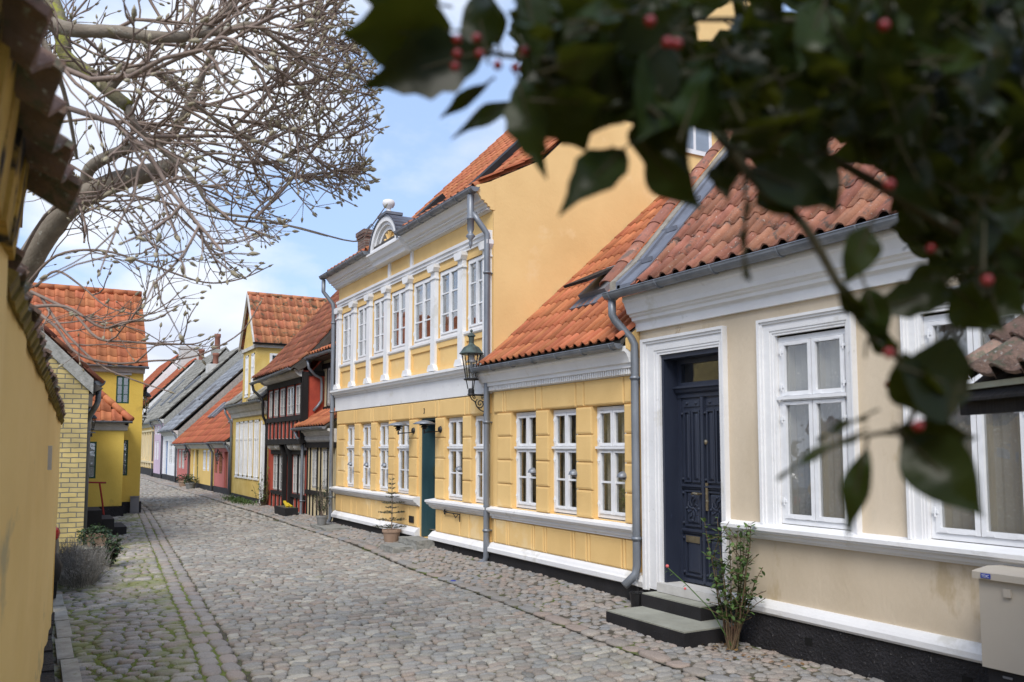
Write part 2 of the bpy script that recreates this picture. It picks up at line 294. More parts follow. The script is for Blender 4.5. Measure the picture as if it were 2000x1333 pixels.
    ivy=mat('ivy_leaf', (0.035, 0.065, 0.025), 0.5, 0.15, 8, 0.1, 40, attr=0.5),
    flower=mat('pink_petal', (0.70, 0.16, 0.16), 0.7, 0.1, 20, 0),
    redpaint=mat('red_paint', (0.33, 0.035, 0.03), 0.5, 0.1, 8, 0.1),
    yellowpaint=mat('yellow_paint', (0.70, 0.50, 0.03), 0.5, 0.1, 8, 0.1),
    greybox=mat('grey_box_paint', (0.20, 0.20, 0.215), 0.6, 0.05, 3, 0.1, 50),
    black=mat('dark_opening', (0.006, 0.006, 0.006), 0.9, 0, 1, 0),
    glass=glass_mat('window_glass', (0.84, 0.84, 0.83), 0.10),
    glassup=glass_mat('upper_window_glass', (0.75, 0.77, 0.78), 0.20),
    glassd=glass_mat('old_window_glass', (0.6, 0.64, 0.66), 0.20),
)
# ---------------------------------------------------------------- ground
def kerb_l(Y): return 1.29 + (Y - 6.28) * 0.071 if Y < 24 else 2.55 + (Y - 24) * 0.02
def kerb_r(Y): return float(np.interp(Y, [3, 6, 8, 10.3, 14, 25, 45], [4.46, 4.47, 4.54, 4.62, 4.83, 4.95, 5.0]))
def gz(x, y):               # gentle cross fall and undulation
    z = 0.018 * math.sin(x * 1.9 + y * 0.33) * math.cos(y * 0.47)
    z -= float(np.interp(y, [6.4, 9, 26], [0.112, 0.065, 0.0]))
    if x > 4.7: z += (x - 4.7) * float(np.interp(y, [5.5, 7.5, 18, 26], [0.0, 0.15, 0.10, 0.08]))
    return z
gs_ = MB()
m_earth = mat('joint_earth', (0.12, 0.105, 0.08), 0.98, 0.2, 6, 0.8, 80, col2=(0.07, 0.06, 0.045), spots=((0.10, 0.125, 0.028), 1.6, 0.52))
m_moss = mat('mossy_earth', (0.19, 0.165, 0.12), 0.98, 0.2, 6, 0.8, 80, col2=(0.10, 0.085, 0.06), spots=[((0.15, 0.18, 0.04), 1.5, 0.40), ((0.20, 0.23, 0.06), 7, 0.54)])
m_far = mat('far_ground', (0.16, 0.15, 0.12), 0.95, 0.1, 0.2, 0.3, 3)
gs_.box(-400, 400, -300, 700, -1.2, -0.2); gs_.build('ground', m_far, kind='structure')
def sheet(name, m, xs, ys, fx, dz, edge=None):
    b = MB(); b.smooth = True
    for i, y in enumerate(ys):
        for x in xs: 
            X = fx(x, y); b.v.append((X, y, gz(X, y) + dz))
    n = len(xs)
    for i in range(len(ys) - 1):
        for j in range(n - 1): b.face([i * n + j, i * n + j + 1, (i + 1) * n + j + 1, (i + 1) * n + j])
    return b.build(name, m, kind='structure')
ys = [-2 + i * 0.25 for i in range(100)] + [23 + i for i in range(45)]
sheet('road', m_earth, [i / 20 for i in range(21)], ys, lambda t, y: kerb_l(y) + 0.12 + t * (kerb_r(y) - kerb_l(y) - 0.12), 0.002)
sheet('right_pavement', m_earth, [i / 8 for i in range(9)], ys, lambda t, y: kerb_r(y) + t * (5.75 - kerb_r(y)), 0.014)
sheet('left_pavement', m_moss, [i / 16 for i in range(17)], ys, lambda t, y: -1.5 + t * (kerb_l(y) + 0.12 + 1.5), 0.010)
nr = np.random.RandomState(5)
def np_mesh(name, V, faces_n, F, mats, attr, kind=None, parent=None, smooth=True):
    me = bpy.data.meshes.new(name)
    nv, nf = len(V), len(faces_n)
    me.vertices.add(nv); me.vertices.foreach_set('co', V.astype(np.float32).ravel())
    me.loops.add(len(F)); me.loops.foreach_set('vertex_index', F.astype(np.int32))
    me.polygons.add(nf); st = np.zeros(nf, np.int32); st[1:] = np.cumsum(faces_n)[:-1]
    me.polygons.foreach_set('loop_start', st); me.polygons.foreach_set('loop_total', faces_n.astype(np.int32))
    for m in mats: me.materials.append(m)
    me.update(calc_edges=True); me.validate()
    if smooth: me.polygons.foreach_set('use_smooth', np.ones(len(me.polygons), bool))
    a = me.attributes.new('var', 'FLOAT', 'FACE'); a.data.foreach_set('value', attr.astype(np.float32))
    o = bpy.data.objects.new(name, me); COL.objects.link(o)
    if kind: o['kind'] = kind
    if parent is not None: o.parent = parent
    return o
def cobbles(name, C, S, m, K=8, rings=((1.0, -0.03), (0.97, 0.3), (0.78, 0.85), (0.4, 1.0)), power=3.2, hgt=0.026, rag=0.1):
    """C: n x 2 centres, S: n x 2 half sizes"""
    n = len(C); H = hgt * (0.75 + 0.5 * nr.rand(n)); rot = (nr.rand(n) - 0.5) * 0.28
    ang = (np.arange(K) + 0.5) * 2 * np.pi / K if K != 8 else np.radians([28, 62, 118, 152, 208, 242, 298, 332])
    ca, sa = np.cos(ang), np.sin(ang)
    rad = 1.0 / (np.abs(ca) ** power + np.abs(sa) ** power) ** (1 / power)
    rr = rad[None, :] * (1 + (nr.rand(n, K) - 0.5) * 2 * rag)
    ox, oy = rr * ca * S[:, :1], rr * sa * S[:, 1:2]
    cr_, sr_ = np.cos(rot)[:, None], np.sin(rot)[:, None]
    ox, oy = ox * cr_ - oy * sr_, ox * sr_ + oy * cr_
    tl = (nr.rand(n, 2) - 0.5) * 0.10
    base = np.array([gz(a, b) for a, b in C])
    VV = []
    for s_r, h in rings:
        x, y = C[:, :1] + ox * s_r, C[:, 1:2] + oy * s_r
        z = base[:, None] + (h * H)[:, None] + (ox * tl[:, :1] + oy * tl[:, 1:2]) * s_r * (1 if h > 0 else 0)
        if h > 0.5: z = z + (nr.rand(n, K) - 0.5) * 0.007
        VV.append(np.stack([x, y, z], -1))
    top = np.stack([C[:, 0], C[:, 1], base + H * 1.02], -1)[:, None, :]
    V = np.concatenate(VV + [top], 1); per = V.shape[1]; V = V.reshape(-1, 3)
    q = []
    for r_ in range(len(rings) - 1):
        for j in range(K): q.append([r_ * K + j, r_ * K + (j + 1) % K, (r_ + 1) * K + (j + 1) % K, (r_ + 1) * K + j])
    q = np.array(q).ravel(); tr = []
    L_ = len(rings) - 1
    for j in range(K): tr.append([L_ * K + j, L_ * K + (j + 1) % K, per - 1])
    tr = np.array(tr).ravel()
    off = (np.arange(n) * per)[:, None]
    Fm = np.concatenate([q[None] + off, tr[None] + off], 1).ravel()
    fn = np.tile(np.array([4] * (L_ * K) + [3] * K), n)
    av = np.repeat(nr.rand(n), L_ * K + K)
    return np_mesh(name, V, fn, Fm, [m], av, kind='structure')
def cob_mat(name, cols, moss, mth, rough=0.82):
    m = bpy.data.materials.new(name); m.use_nodes = True; t = m.node_tree; t.nodes.clear(); L = t.links.new
    o = N('ShaderNodeOutputMaterial', t); p = N('ShaderNodeBsdfPrincipled', t); L(p.outputs[0], o.inputs[0]); p.inputs['Roughness'].default_value = rough; p.inputs['Specular IOR Level'].default_value = 0.35
    an = N('ShaderNodeAttribute', t, attribute_name='var'); r = N('ShaderNodeValToRGB', t); r.color_ramp.interpolation = 'LINEAR'
    el = r.color_ramp.elements
    for i, c in enumerate(cols):
        e = el[i] if i < 2 else el.new(i / (len(cols) - 1)); 
    for i, c in enumerate(cols): el[i].position = i / (len(cols) - 1); el[i].color = tuple(c) + (1,)
    L(an.outputs['Fac'], r.inputs[0]); tcx = N('ShaderNodeTexCoord', t)
    n1 = N('ShaderNodeTexNoise', t); n1.inputs['Scale'].default_value = 75; n1.inputs['Detail'].default_value = 9; n1.inputs['Roughness'].default_value = 0.8; L(tcx.outputs['Object'], n1.inputs['Vector'])
    mr = N('ShaderNodeMapRange', t); mr.inputs['From Min'].default_value = 0.3; mr.inputs['From Max'].default_value = 0.7; mr.inputs['To Min'].default_value = 0.58; mr.inputs['To Max'].default_value = 1.32; L(n1.outputs['Fac'], mr.inputs['Value'])
    mu = N('ShaderNodeMixRGB', t, blend_type='MULTIPLY'); mu.inputs[0].default_value = 1; L(r.outputs[0], mu.inputs[1]); L(mr.outputs[0], mu.inputs[2])
    n4 = N('ShaderNodeTexNoise', t); n4.inputs['Scale'].default_value = 0.6; n4.inputs['Detail'].default_value = 3; L(tcx.outputs['Object'], n4.inputs['Vector'])
    mr4 = N('ShaderNodeMapRange', t); mr4.inputs['From Min'].default_value = 0.3; mr4.inputs['From Max'].default_value = 0.7; mr4.inputs['To Min'].default_value = 0.92; mr4.inputs['To Max'].default_value = 1.08; L(n4.outputs['Fac'], mr4.inputs['Value'])
    mu4 = N('ShaderNodeMixRGB', t, blend_type='MULTIPLY'); mu4.inputs[0].default_value = 1; L(mu.outputs[0], mu4.inputs[1]); L(mr4.outputs[0], mu4.inputs[2])
    n2 = N('ShaderNodeTexNoise', t); n2.inputs['Scale'].default_value = 1.7; n2.inputs['Detail'].default_value = 8; n2.inputs['Roughness'].default_value = 0.7; L(tcx.outputs['Object'], n2.inputs['Vector'])
    r2 = N('ShaderNodeValToRGB', t); r2.color_ramp.elements[0].position = mth; r2.color_ramp.elements[1].position = mth + 0.12; r2.color_ramp.elements[0].color = (0, 0, 0, 1); r2.color_ramp.elements[1].color = (0.75, 0.75, 0.75, 1); L(n2.outputs['Fac'], r2.inputs[0])
    mm = N('ShaderNodeMixRGB', t); L(r2.outputs[0], mm.inputs[0]); L(mu4.outputs[0], mm.inputs[1]); mm.inputs[2].default_value = tuple(moss) + (1,); L(mm.outputs[0], p.inputs['Base Color'])
    n3 = N('ShaderNodeTexNoise', t); n3.inputs['Scale'].default_value = 45; n3.inputs['Detail'].default_value = 4; L(tcx.outputs['Object'], n3.inputs['Vector'])
    bp = N('ShaderNodeBump', t); bp.inputs['Strength'].default_value = 0.5; bp.inputs['Distance'].default_value = 0.008; L(n3.outputs['Fac'], bp.inputs['Height']); L(bp.outputs[0], p.inputs['Normal'])
    return m
CC0 = [(0.16, 0.155, 0.155), (0.30, 0.215, 0.185), (0.255, 0.24, 0.225), (0.205, 0.215, 0.235), (0.34, 0.275, 0.245), (0.225, 0.20, 0.185), (0.37, 0.34, 0.305), (0.25, 0.25, 0.265), (0.29, 0.225, 0.20)]
CC = [tuple(min(1, (x * .5 + sum(c) / 3 * .5 * q) * 1.22) for x, q in zip(c, (1.06, .99, .88))) for c in CC0]
CC = [(a * .97, b * .98, c * .94) for a, b, c in CC]
m_cob = cob_mat('street_cobble', CC, (0.17, 0.16, 0.075), 0.60)
m_cobl = cob_mat('mossy_cobble', [(0.27, 0.25, 0.22), (0.37, 0.31, 0.265), (0.31, 0.29, 0.26), (0.44, 0.395, 0.345), (0.28, 0.27, 0.255), (0.36, 0.295, 0.255)], (0.20, 0.22, 0.06), 0.475)
m_cobr = cob_mat('pavement_cobble', [(0.23, 0.22, 0.20), (0.33, 0.265, 0.225), (0.27, 0.25, 0.225), (0.25, 0.25, 0.25), (0.36, 0.32, 0.28), (0.26, 0.23, 0.20)], (0.15, 0.15, 0.06), 0.67)
def rows(x0f, x1f, y0, y1, dyr, wr, slant=0.0, shrink=0.93):
    C, S = [], []; y = y0
    while y < y1:
        h = nr.uniform(*dyr); x = x0f(y) + nr.uniform(0, 0.05); xe = x1f(y)
        while x < xe - 0.03:
            w_ = min(nr.uniform(*wr), xe - x)
            if xe - x - w_ < 0.05: w_ = xe - x
            C.append((x + w_ / 2, y + h / 2 + slant * (x - x0f(y)) + 0.018 * math.sin(x * 5 + y * 3) + nr.uniform(-.012, .012))); S.append((w_ / 2 * shrink * nr.uniform(.93, 1.04), h / 2 * shrink * nr.uniform(0.86, 1.1))); x += w_
        y += h
    return np.array(C), np.array(S)
C_, S_ = rows(lambda y: kerb_l(y) + 0.15, lambda y: kerb_r(y) - 0.02, 3.2, 19, (0.08, 0.13), (0.07, 0.19), 0.04, 0.96)
cobbles('road_cobbles', C_, S_, m_cob, rings=((1.0, -0.2), (0.99, 0.55), (0.86, 0.93), (0.45, 1.0)), power=4.5, hgt=0.024, rag=0.12)
C_, S_ = rows(lambda y: kerb_l(y) + 0.15, lambda y: kerb_r(y) - 0.02, 19, 62, (0.15, 0.21), (0.13, 0.24), 0.03)
cobbles('road_cobbles', C_, S_, m_cob, K=6, rings=((1.0, -0.2), (0.92, 0.8)), power=3.2, hgt=0.022)
# rounder field stones on both pavements
def pebbles(x0f, x1f, y0, y1, d, excl=None):
    C, S = [], []; y = y0; r_ = 0
    while y < y1:
        x = x0f(y) + (r_ % 2) * d * 0.5; xe = x1f(y)
        while x < xe:
            c = (x + nr.uniform(-.22, .22) * d, y + nr.uniform(-.22, .22) * d)
            C.append(c); k = nr.uniform(0.42, 0.62) * d; S.append((k * nr.uniform(0.85, 1.15), k * nr.uniform(0.8, 1.1))); x += d * nr.uniform(0.95, 1.1)
        y += d * 0.88; r_ += 1
    return np.array(C), np.array(S)
C_, S_ = pebbles(lambda y: kerb_r(y) + 0.20, lambda y: 5.60, 1.5, 30, 0.105)
cobbles('pavement_cobbles', C_, S_, m_cobr, rings=((1.0, -0.2), (0.97, 0.5), (0.8, 0.9), (0.4, 1.0)), power=2.7, hgt=0.027, rag=0.2)
C_, S_ = pebbles(lambda y: kerb_r(y) + 0.20, lambda y: 5.60, 30, 60, 0.18)
cobbles('pavement_cobbles', C_, S_, m_cobr, K=6, rings=((1.0, -0.2), (0.8, 0.8)), power=2.3, hgt=0.04, rag=0.14)
C_, S_ = rows(lambda y: 0.12 if y < 9.5 else (-0.6 if y < 15 else 0.8), lambda y: kerb_l(y) - 0.14, 3.2, 23, (0.085, 0.15), (0.08, 0.24), 0.05, 0.94)
cobbles('left_cobbles', C_, S_, m_cobl, rings=((1.0, -0.2), (0.97, 0.4), (0.82, 0.9), (0.4, 1.0)), power=3.2, hgt=0.028, rag=0.17)
C_, S_ = rows(lambda y: 2.45, lambda y: kerb_l(y) - 0.14 + 0.3, 23, 60, (0.16, 0.22), (0.14, 0.25), 0, 0.9)
# long kerb setts: double row on the left gutter, single on the right
def line_(fx, y0, y1, wd, ln):
    C, S = [], []; y = y0
    while y < y1:
        l_ = nr.uniform(*ln); C.append((fx(y + l_ / 2) + nr.uniform(-.008, .008), y + l_ / 2)); S.append((wd / 2 * 0.94, l_ / 2 * 0.96)); y += l_
    return np.array(C), np.array(S)
a = line_(lambda y: kerb_l(y) - 0.07, 3, 60, 0.15, (0.16, 0.34)); b = line_(lambda y: kerb_l(y) + 0.08, 3, 60, 0.14, (0.16, 0.34)); c = line_(lambda y: kerb_r(y) + 0.09, 2, 60, 0.18, (0.2, 0.42))
cobbles('kerb_stones', np.concatenate([a[0], b[0]]), np.concatenate([a[1], b[1]]), cob_mat('kerb_stone', [(0.27, 0.25, 0.23), (0.35, 0.29, 0.25), (0.29, 0.265, 0.245), (0.35, 0.32, 0.285)], (0.15, 0.16, 0.06), 0.56), rings=((1.0, -0.2), (0.985, 0.6), (0.9, 0.95), (0.5, 1.0)), power=5, hgt=0.028, rag=0.04)
cobbles('kerb_stones', c[0], c[1], m_cobr, rings=((1.0, -0.2), (0.985, 0.6), (0.9, 0.95), (0.5, 1.0)), power=5, hgt=0.034, rag=0.05)
# ---------------------------------------------------------------- building helpers
PT = [0, 0.05, 0.20, 0.36, 0.52, 0.78, 1.0]; PZ = [-0.95, 0.5, 0.95, 0.5, -0.3, -0.6, -0.5]
def tiles(b, o, u, s, nu, ns, tw=0.235, tl=0.33, h=0.032, keep=None, prof=7, step=0.016, bend=None, jag=0.0):
    """pantiles: o eave corner, u along the eave, s up the slope (unit vectors)"""
    o, u, s = Vector(o), Vector(u).normalized(), Vector(s).normalized(); n = u.cross(s)
    if n.z < 0: n = -n
    for r_ in range(ns):
        for c in range(nu):
            if keep and not keep((c + 0.5) * tw, (r_ + 0.5) * tl): continue
            b.ca = rnd.random(); k = len(b.v)
            jd = rnd.uniform(-jag, jag)
            for row, (ds, dz) in enumerate(((-0.03 + jd, step), (-0.03 + jd, step - 0.016), (tl + 0.03, 0.0))):
                for i in range(prof):
                    tt = i / (prof - 1); ph = tt * 2 * math.pi
                    z = h * float(PZ[i] if prof == 7 else np.interp(tt, PT, PZ)); tt = PT[i] if prof == 7 else tt
                    p = o + u * ((c + tt * 1.0) * tw) + s * (r_ * tl + ds) + n * (z + dz + 0.03)
                    b.v.append(tuple(p))
            for i in range(prof - 1):
                b.smooth = True
                b.face([k + i, k + i + 1, k + 2 * prof + i + 1, k + 2 * prof + i])
                b.smooth = False
                b.face([k + prof + i, k + prof + i + 1, k + i + 1, k + i])
    b.ca = 0.5; b.smooth = False
    return b
def grid_wall(b, X, y0, y1, z0, z1, ops, depth=0.12, revm=None):
    """sheet on the plane X, facing -X, with rectangular openings and reveals going +X"""
    ys_ = sorted({y0, y1, *[v for o in ops for v in o[:2]]}); zs = sorted({z0, z1, *[v for o in ops for v in o[2:4]]})
    ys_ = [v for v in ys_ if y0 <= v <= y1]; zs = [v for v in zs if z0 <= v <= z1]
    for i in range(len(ys_) - 1):
        for j in range(len(zs) - 1):
            cy_, cz_ = (ys_[i] + ys_[i + 1]) / 2, (zs[j] + zs[j + 1]) / 2
            if any(o[0] < cy_ < o[1] and o[2] < cz_ < o[3] for o in ops): continue
            b.poly([(X, ys_[i], zs[j]), (X, ys_[i], zs[j + 1]), (X, ys_[i + 1], zs[j + 1]), (X, ys_[i + 1], zs[j])])
    for o in ops:
        a, c, e, f = o[:4]; d = o[4] if len(o) > 4 else depth
        b.poly([(X, a, e), (X + d, a, e), (X + d, a, f), (X, a, f)]); b.poly([(X, c, f), (X + d, c, f), (X + d, c, e), (X, c, e)])
        b.poly([(X, a, f), (X + d, a, f), (X + d, c, f), (X, c, f)]); b.poly([(X, a, e), (X, c, e), (X + d, c, e), (X + d, a, e)])
    return b
def shell(b, X0, X1, y0, y1, z0, prof, front=False):
    """gable ends, back wall and (optionally) front; prof: list of (x, z) roof line from front to back"""
    for y, fl in ((y0, 0), (y1, 1)):
        pts = [(X0, y, z0)] + [(x, y, z) for x, z in prof] + [(X1, y, z0)]
        b.poly(pts if fl else pts[::-1])
    b.poly([(X1, y0, z0), (X1, y1, z0), (X1, y1, prof[-1][1]), (X1, y0, prof[-1][1])])
    if front: b.poly([(X0, y0, z0), (X0, y0, prof[0][1]), (X0, y1, prof[0][1]), (X0, y1, z0)])
    return b
def roof_slab(b, pts, y0, y1, t=0.06):
    """thin deck below the tiles following (x,z) polyline"""
    prof = list(pts) + [(x, z - t) for x, z in reversed(pts)]
    b.prism(prof, 'y', y0, y1); return b
def window(par, X, y0, y1, z0, z1, leafs=2, upper=None, rowsn=(1, 2), m='frame', gm='glass', cur='curtain', bar=0.045, label=None, mun=0.022, hinges=True, flat=False, curw=0.42, inset=0.0):
    """casement window facing -X: outer frame, sashes, bars; panes and curtains as children"""
    b = MB(); fw = bar
    b.box(X, X + 0.06, y0, y0 + fw, z0, z1); b.box(X, X + 0.06, y1 - fw, y1, z0, z1)
    b.box(X, X + 0.06, y0 + fw, y1 - fw, z0, z0 + fw); b.box(X, X + 0.06, y0 + fw, y1 - fw, z1 - fw, z1)
    spans = [(z0 + fw, z1 - fw, rowsn[-1])] if upper is None else [(z0 + fw, upper - 0.02, rowsn[1]), (upper + 0.02, z1 - fw, rowsn[0])]
    if upper is not None:
        b.box(X - 0.025, X + 0.06, y0 + fw, y1 - fw, upper - 0.02, upper + 0.02); b.box(X - 0.04, X - 0.025, y0 + 0.01, y1 - 0.01, upper - 0.008, upper + 0.02)
    g = MB(); W = (y1 - y0 - 2 * fw) / leafs; sw = bar * 0.85
    for a, c, nrows in spans:
        for k in range(leafs):
            ya, yb = y0 + fw + k * W + 0.004, y0 + fw + (k + 1) * W - 0.004; xa, xb = X - 0.012, X + 0.035
            b.box(xa, xb, ya, ya + sw, a + .004, c - .004); b.box(xa, xb, yb - sw, yb, a + .004, c - .004)
            b.box(xa, xb, ya + sw, yb - sw, a + .004, a + sw * 1.15); b.box(xa, xb, ya + sw, yb - sw, c - sw, c - .004)
            for r_ in range(1, nrows):
                zc = a + (c - a) * r_ / nrows; b.box(xa + 0.01, xb - 0.006, ya + sw, yb - sw, zc - mun / 2, zc + mun / 2)
            g.box(X + 0.012, X + 0.016, ya + sw, yb - sw, a + sw, c - sw)
            if hinges:
                ye = ya if k == 0 else yb
                for zz in (a + 0.12 * (c - a) + .03, c - 0.12 * (c - a) - .03):
                    b.box(xa - 0.008, xa, ye - 0.022, ye + 0.022, zz - 0.012, zz + 0.012); b.tube([(xa - 0.006, ye, zz - 0.035), (xa - 0.006, ye, zz + 0.035)], 0.007, 6)
                for zz in (a + 0.01, c - 0.03):
                    for y_ in (ya + 0.03, yb - 0.09): b.box(xa - 0.003, xa, y_, y_ + 0.06, zz, zz + 0.02)
    wo = b.build('window', M[m], par)
    if label: wo['label'] = label
    go = g.build('glass', M[gm], wo)
    if cur:
        c_ = MB(); c_.smooth = True; cw = W * curw * 2.0 * 0.62 if cur == 'curtain' else W * .98
        for side in range(leafs):
            ya = y0 + fw + (side + 1) * W - cw
            n_ = 14; zt, zb = z1 - 0.02, z0 + 0.03; k = len(c_.v)
            for i in range(n_ + 1):
                yy = ya + cw * i / n_; xx = X + 0.115 + 0.014 * math.sin(i * 1.9 + side * 2)
                yy2 = yy
                c_.v += [(xx, yy, zt), (xx, yy2, zb)]
            for i in range(n_): c_.face([k + 2 * i, k + 2 * i + 1, k + 2 * i + 3, k + 2 * i + 2])
        c_.build('curtain', M[cur], wo)
    return wo
def room(par, X, y0, y1, z0, z1, d=1.6):
    b = MB(); b.poly([(X + d, y0, z0), (X + d, y1, z0), (X + d, y1, z1), (X + d, y0, z1)]); b.poly([(X, y0, z0), (X, y1, z0), (X + d, y1, z0), (X + d, y0, z0)]); b.poly([(X, y0, z1), (X, y1, z1), (X + d, y1, z1), (X + d, y0, z1)])
    b.poly([(X, y0, z0), (X + d, y0, z0), (X + d, y0, z1), (X, y0, z1)]); b.poly([(X, y1, z0), (X + d, y1, z0), (X + d, y1, z1), (X, y1, z1)])
    return b.build('interior_wall', M['inner'], par)
def gutter(par, x, y0, y1, z, r=0.065, m='zinc', brk=0.75, ze=None):
    b = MB(); ze = z if ze is None else ze
    b.halfpipe((x, y0, z), (x, y1, ze), r, 8)
    n = max(1, int(abs(y1 - y0) / brk))
    for i in range(n + 1):
        y = y0 + 0.1 + (y1 - y0 - 0.2) * i / n; zz = z + (ze - z) * i / n
        b.tube([(x + (r + 0.004) * math.cos(math.pi * j / 8), y, zz - (r + 0.004) * math.sin(math.pi * j / 8)) for j in range(9)], 0.009, 5)
    return b.build('gutter', M[m], par)
def downpipe(par, pts, r=0.042, m='zinc', collars=()):
    b = MB(); b.smooth = True; b.tube(pts, r, 12)
    for x, y, z in collars:
        b.tube([(x, y, z - 0.02), (x, y, z + 0.02)], r + 0.008, 12); b.tube([(x, y, z - 0.006), (x, y, z + 0.006)], r + 0.014, 12)
        b.box(x, x + 0.12, y - 0.012, y + 0.012, z - 0.01, z + 0.01)
    return b.build('downpipe', M[m], par)
def text_part(par, s, size, loc, name, m, ext=0.006, rz=-90):
    cu = bpy.data.curves.new(name, 'FONT'); cu.body = s; cu.size = size; cu.extrude = ext; cu.align_x = 'CENTER'
    t = bpy.data.objects.new(name + '_tmp', cu); me = bpy.data.meshes.new_from_object(t); bpy.data.objects.remove(t)
    Rm = Matrix.Rotation(R(rz), 4, 'Z') @ Matrix.Rotation(R(90), 4, 'X'); me.transform(Rm); me.name = name; me.materials.clear(); me.materials.append(M[m])
    o = bpy.data.objects.new(name, me); COL.objects.link(o)
    org = Vector((0, 0, 0)); q = par
    while q is not None: org += Vector(q.location); q = q.parent
    o.parent = par; o.location = Vector(loc) - org; return o
def roofs_tiles(par, x0, z0, pts, y0, y1, m, tw=0.235, tl=0.33, keep=None, deck=True, name='roof', prof=7, h=0.032, jag=0.0):
    """tiled slopes along polyline pts [(x,z),...]; first slope from (x0,z0)"""
    b = MB(); P = [(x0, z0)] + pts; nu = max(1, round((y1 - y0) / tw)); tw = (y1 - y0) / nu; acc = 0
    for i in range(len(P) - 1):
        a, c = Vector((P[i][0], 0, P[i][1])), Vector((P[i + 1][0], 0, P[i + 1][1])); ln = (c - a).length; ns_ = max(1, round(ln / tl))
        kp = (lambda yy, ss, A=acc: keep(y0 + yy, A + ss)) if keep else None
        # along -y so that u x s points up
        tiles(b, (P[i][0], y0, P[i][1]), (0, 1, 0), c - a, nu, ns_, tw, ln / ns_, keep=kp, prof=prof, h=h, jag=jag); acc += ln
    if deck:
        b.cm = 1; roof_slab(b, [(x, z - 0.01) for x, z in P], y0 + 0.01, y1 - 0.01, 0.05); b.cm = 0
    return b.build(name, [M[m], M['oldtimber']], par)
XF = 5.6
# ================================================================ beige house (nearest on the right)
bh = empty('beige_house', (5.6, 3.0, 0), 'beige rendered house with navy double door, white surrounds and worn red tiles', 'house')
b = MB()
ops = [(5.93, 6.80, 0.24, 2.60, 0.20), (4.50, 5.24, 0.97, 2.62, 0.05), (3.10, 3.85, 0.97, 2.62, 0.05), (1.65, 2.40, 0.97, 2.62, 0.05)]
grid_wall(b, XF, -3, 7.13, 0.2, 3.05, ops, 0.12)
shell(b, XF, 11.6, -3, 7.13, -0.15, [(XF, 3.05), (5.75, 3.5), (8.7, 6.75), (11.6, 3.5)])
b.build('wall', M['beige'], bh)
room(bh, 5.75, -2.9, 7.05, 0.25, 3.0)
b = MB()   # cornice
b.prism([(5.60, 3.24), (5.39, 3.24), (5.39, 3.19), (5.41, 3.17), (5.44, 3.10), (5.45, 3.06), (5.48, 3.05), (5.485, 3.035), (5.51, 3.02), (5.515, 2.99), (5.55, 2.975), (5.56, 2.96), (5.56, 2.88), (5.60, 2.88)], 'y', -3, 7.16)
b.build('cornice', M['white'], bh)
b = MB()   # moulded sill course
b.prism([(5.62, 0.995), (5.50, 0.975), (5.475, 0.965), (5.475, 0.935), (5.49, 0.93), (5.495, 0.915), (5.53, 0.90), (5.54, 0.875), (5.565, 0.865), (5.575, 0.85), (5.62, 0.85)], 'y', -3, 5.83)
b.prism([(5.62, 0.34), (5.575, 0.335), (5.55, 0.30), (5.535, 0.275), (5.535, 0.235), (5.55, 0.215), (5.62, 0.205)], 'y', -3, 5.83)
b.prism([(5.62, 0.32), (5.56, 0.31), (5.535, 0.26), (5.55, 0.20), (5.62, 0.19)], 'y', 7.06, 7.16)
b.build('moulding', M['white'], bh)
b = MB(); b.box(5.57, 5.7, -3, 7.14, -0.3, 0.205); b.cm = 1
for y in (3.55, 2.3, 4.9): b.box(5.566, 5.58, y, y + 0.075, 0.04, 0.10)
b.cm = 0; b.build('plinth', [M['tar'], M['black']], bh)
def surround(par, y0, y1, z0, z1, iy0, iy1, iz1, x=5.6, d=0.06):
    b = MB()
    for ya, yb, s_ in ((y0, iy0, 1), (iy1, y1, -1)):
        w_ = yb - ya
        def px(t): return ya + t * w_ if s_ == 1 else yb - t * w_
        for t0, t1, dd in ((0, 0.16, d), (0.16, 0.30, d * 0.75), (0.30, 0.72, d * 0.5), (0.72, 0.86, d * 0.38), (0.86, 1, d * 0.25)):
            zt = z1 - (z1 - iz1) * t0
            b.box(x - dd, x + 0.02 + 0.001 * t0, min(px(t0), px(t1)), max(px(t0), px(t1)), z0, zt)
    for t0, t1, dd in ((0, 0.16, d), (0.16, 0.30, d * 0.75), (0.30, 0.72, d * 0.5), (0.72, 0.86, d * 0.38), (0.86, 1, d * 0.25)):
        H = z1 - iz1
        b.box(x - dd - 0.001, x + 0.02, y0 + (iy0 - y0) * t1 + 0.0005, y1 - (y1 - iy1) * t1 - 0.0005, z1 - H * t1, z1 - H * t0)
    return b.build('surround', M['white'], par)
surround(bh, 5.83, 7.06, 0.19, 2.78, 5.933, 6.797, 2.597)
for y in (4.41, 2.98, 1.53): surround(bh, y, y + 1.0 if y > 4 else y + 1.0, 0.985, 2.77, y + 0.093 if y > 4 else y + 0.123, y + 0.827 if y > 4 else y + 0.867, 2.617)
for i, (a, c) in enumerate(((4.50, 5.24), (3.10, 3.85), (1.65, 2.40))):
    window(bh, 5.625, a, c, 1.0, 2.60, 2, 2.065, (1, 1), cur='lace' , bar=0.042, curw=0.33)
    b = MB(); b.box(5.72, 5.80, a + 0.0, a + 0.16, 1.0, 2.6); b.box(5.66, 5.82, c - 0.09, c + 0.01, 1.0, 2.6); b.box(5.68, 5.90, (a + c) / 2 - .045, (a + c) / 2 + .045, 1.0, 2.6); b.build('shutter_box', M['liningw'], bh)
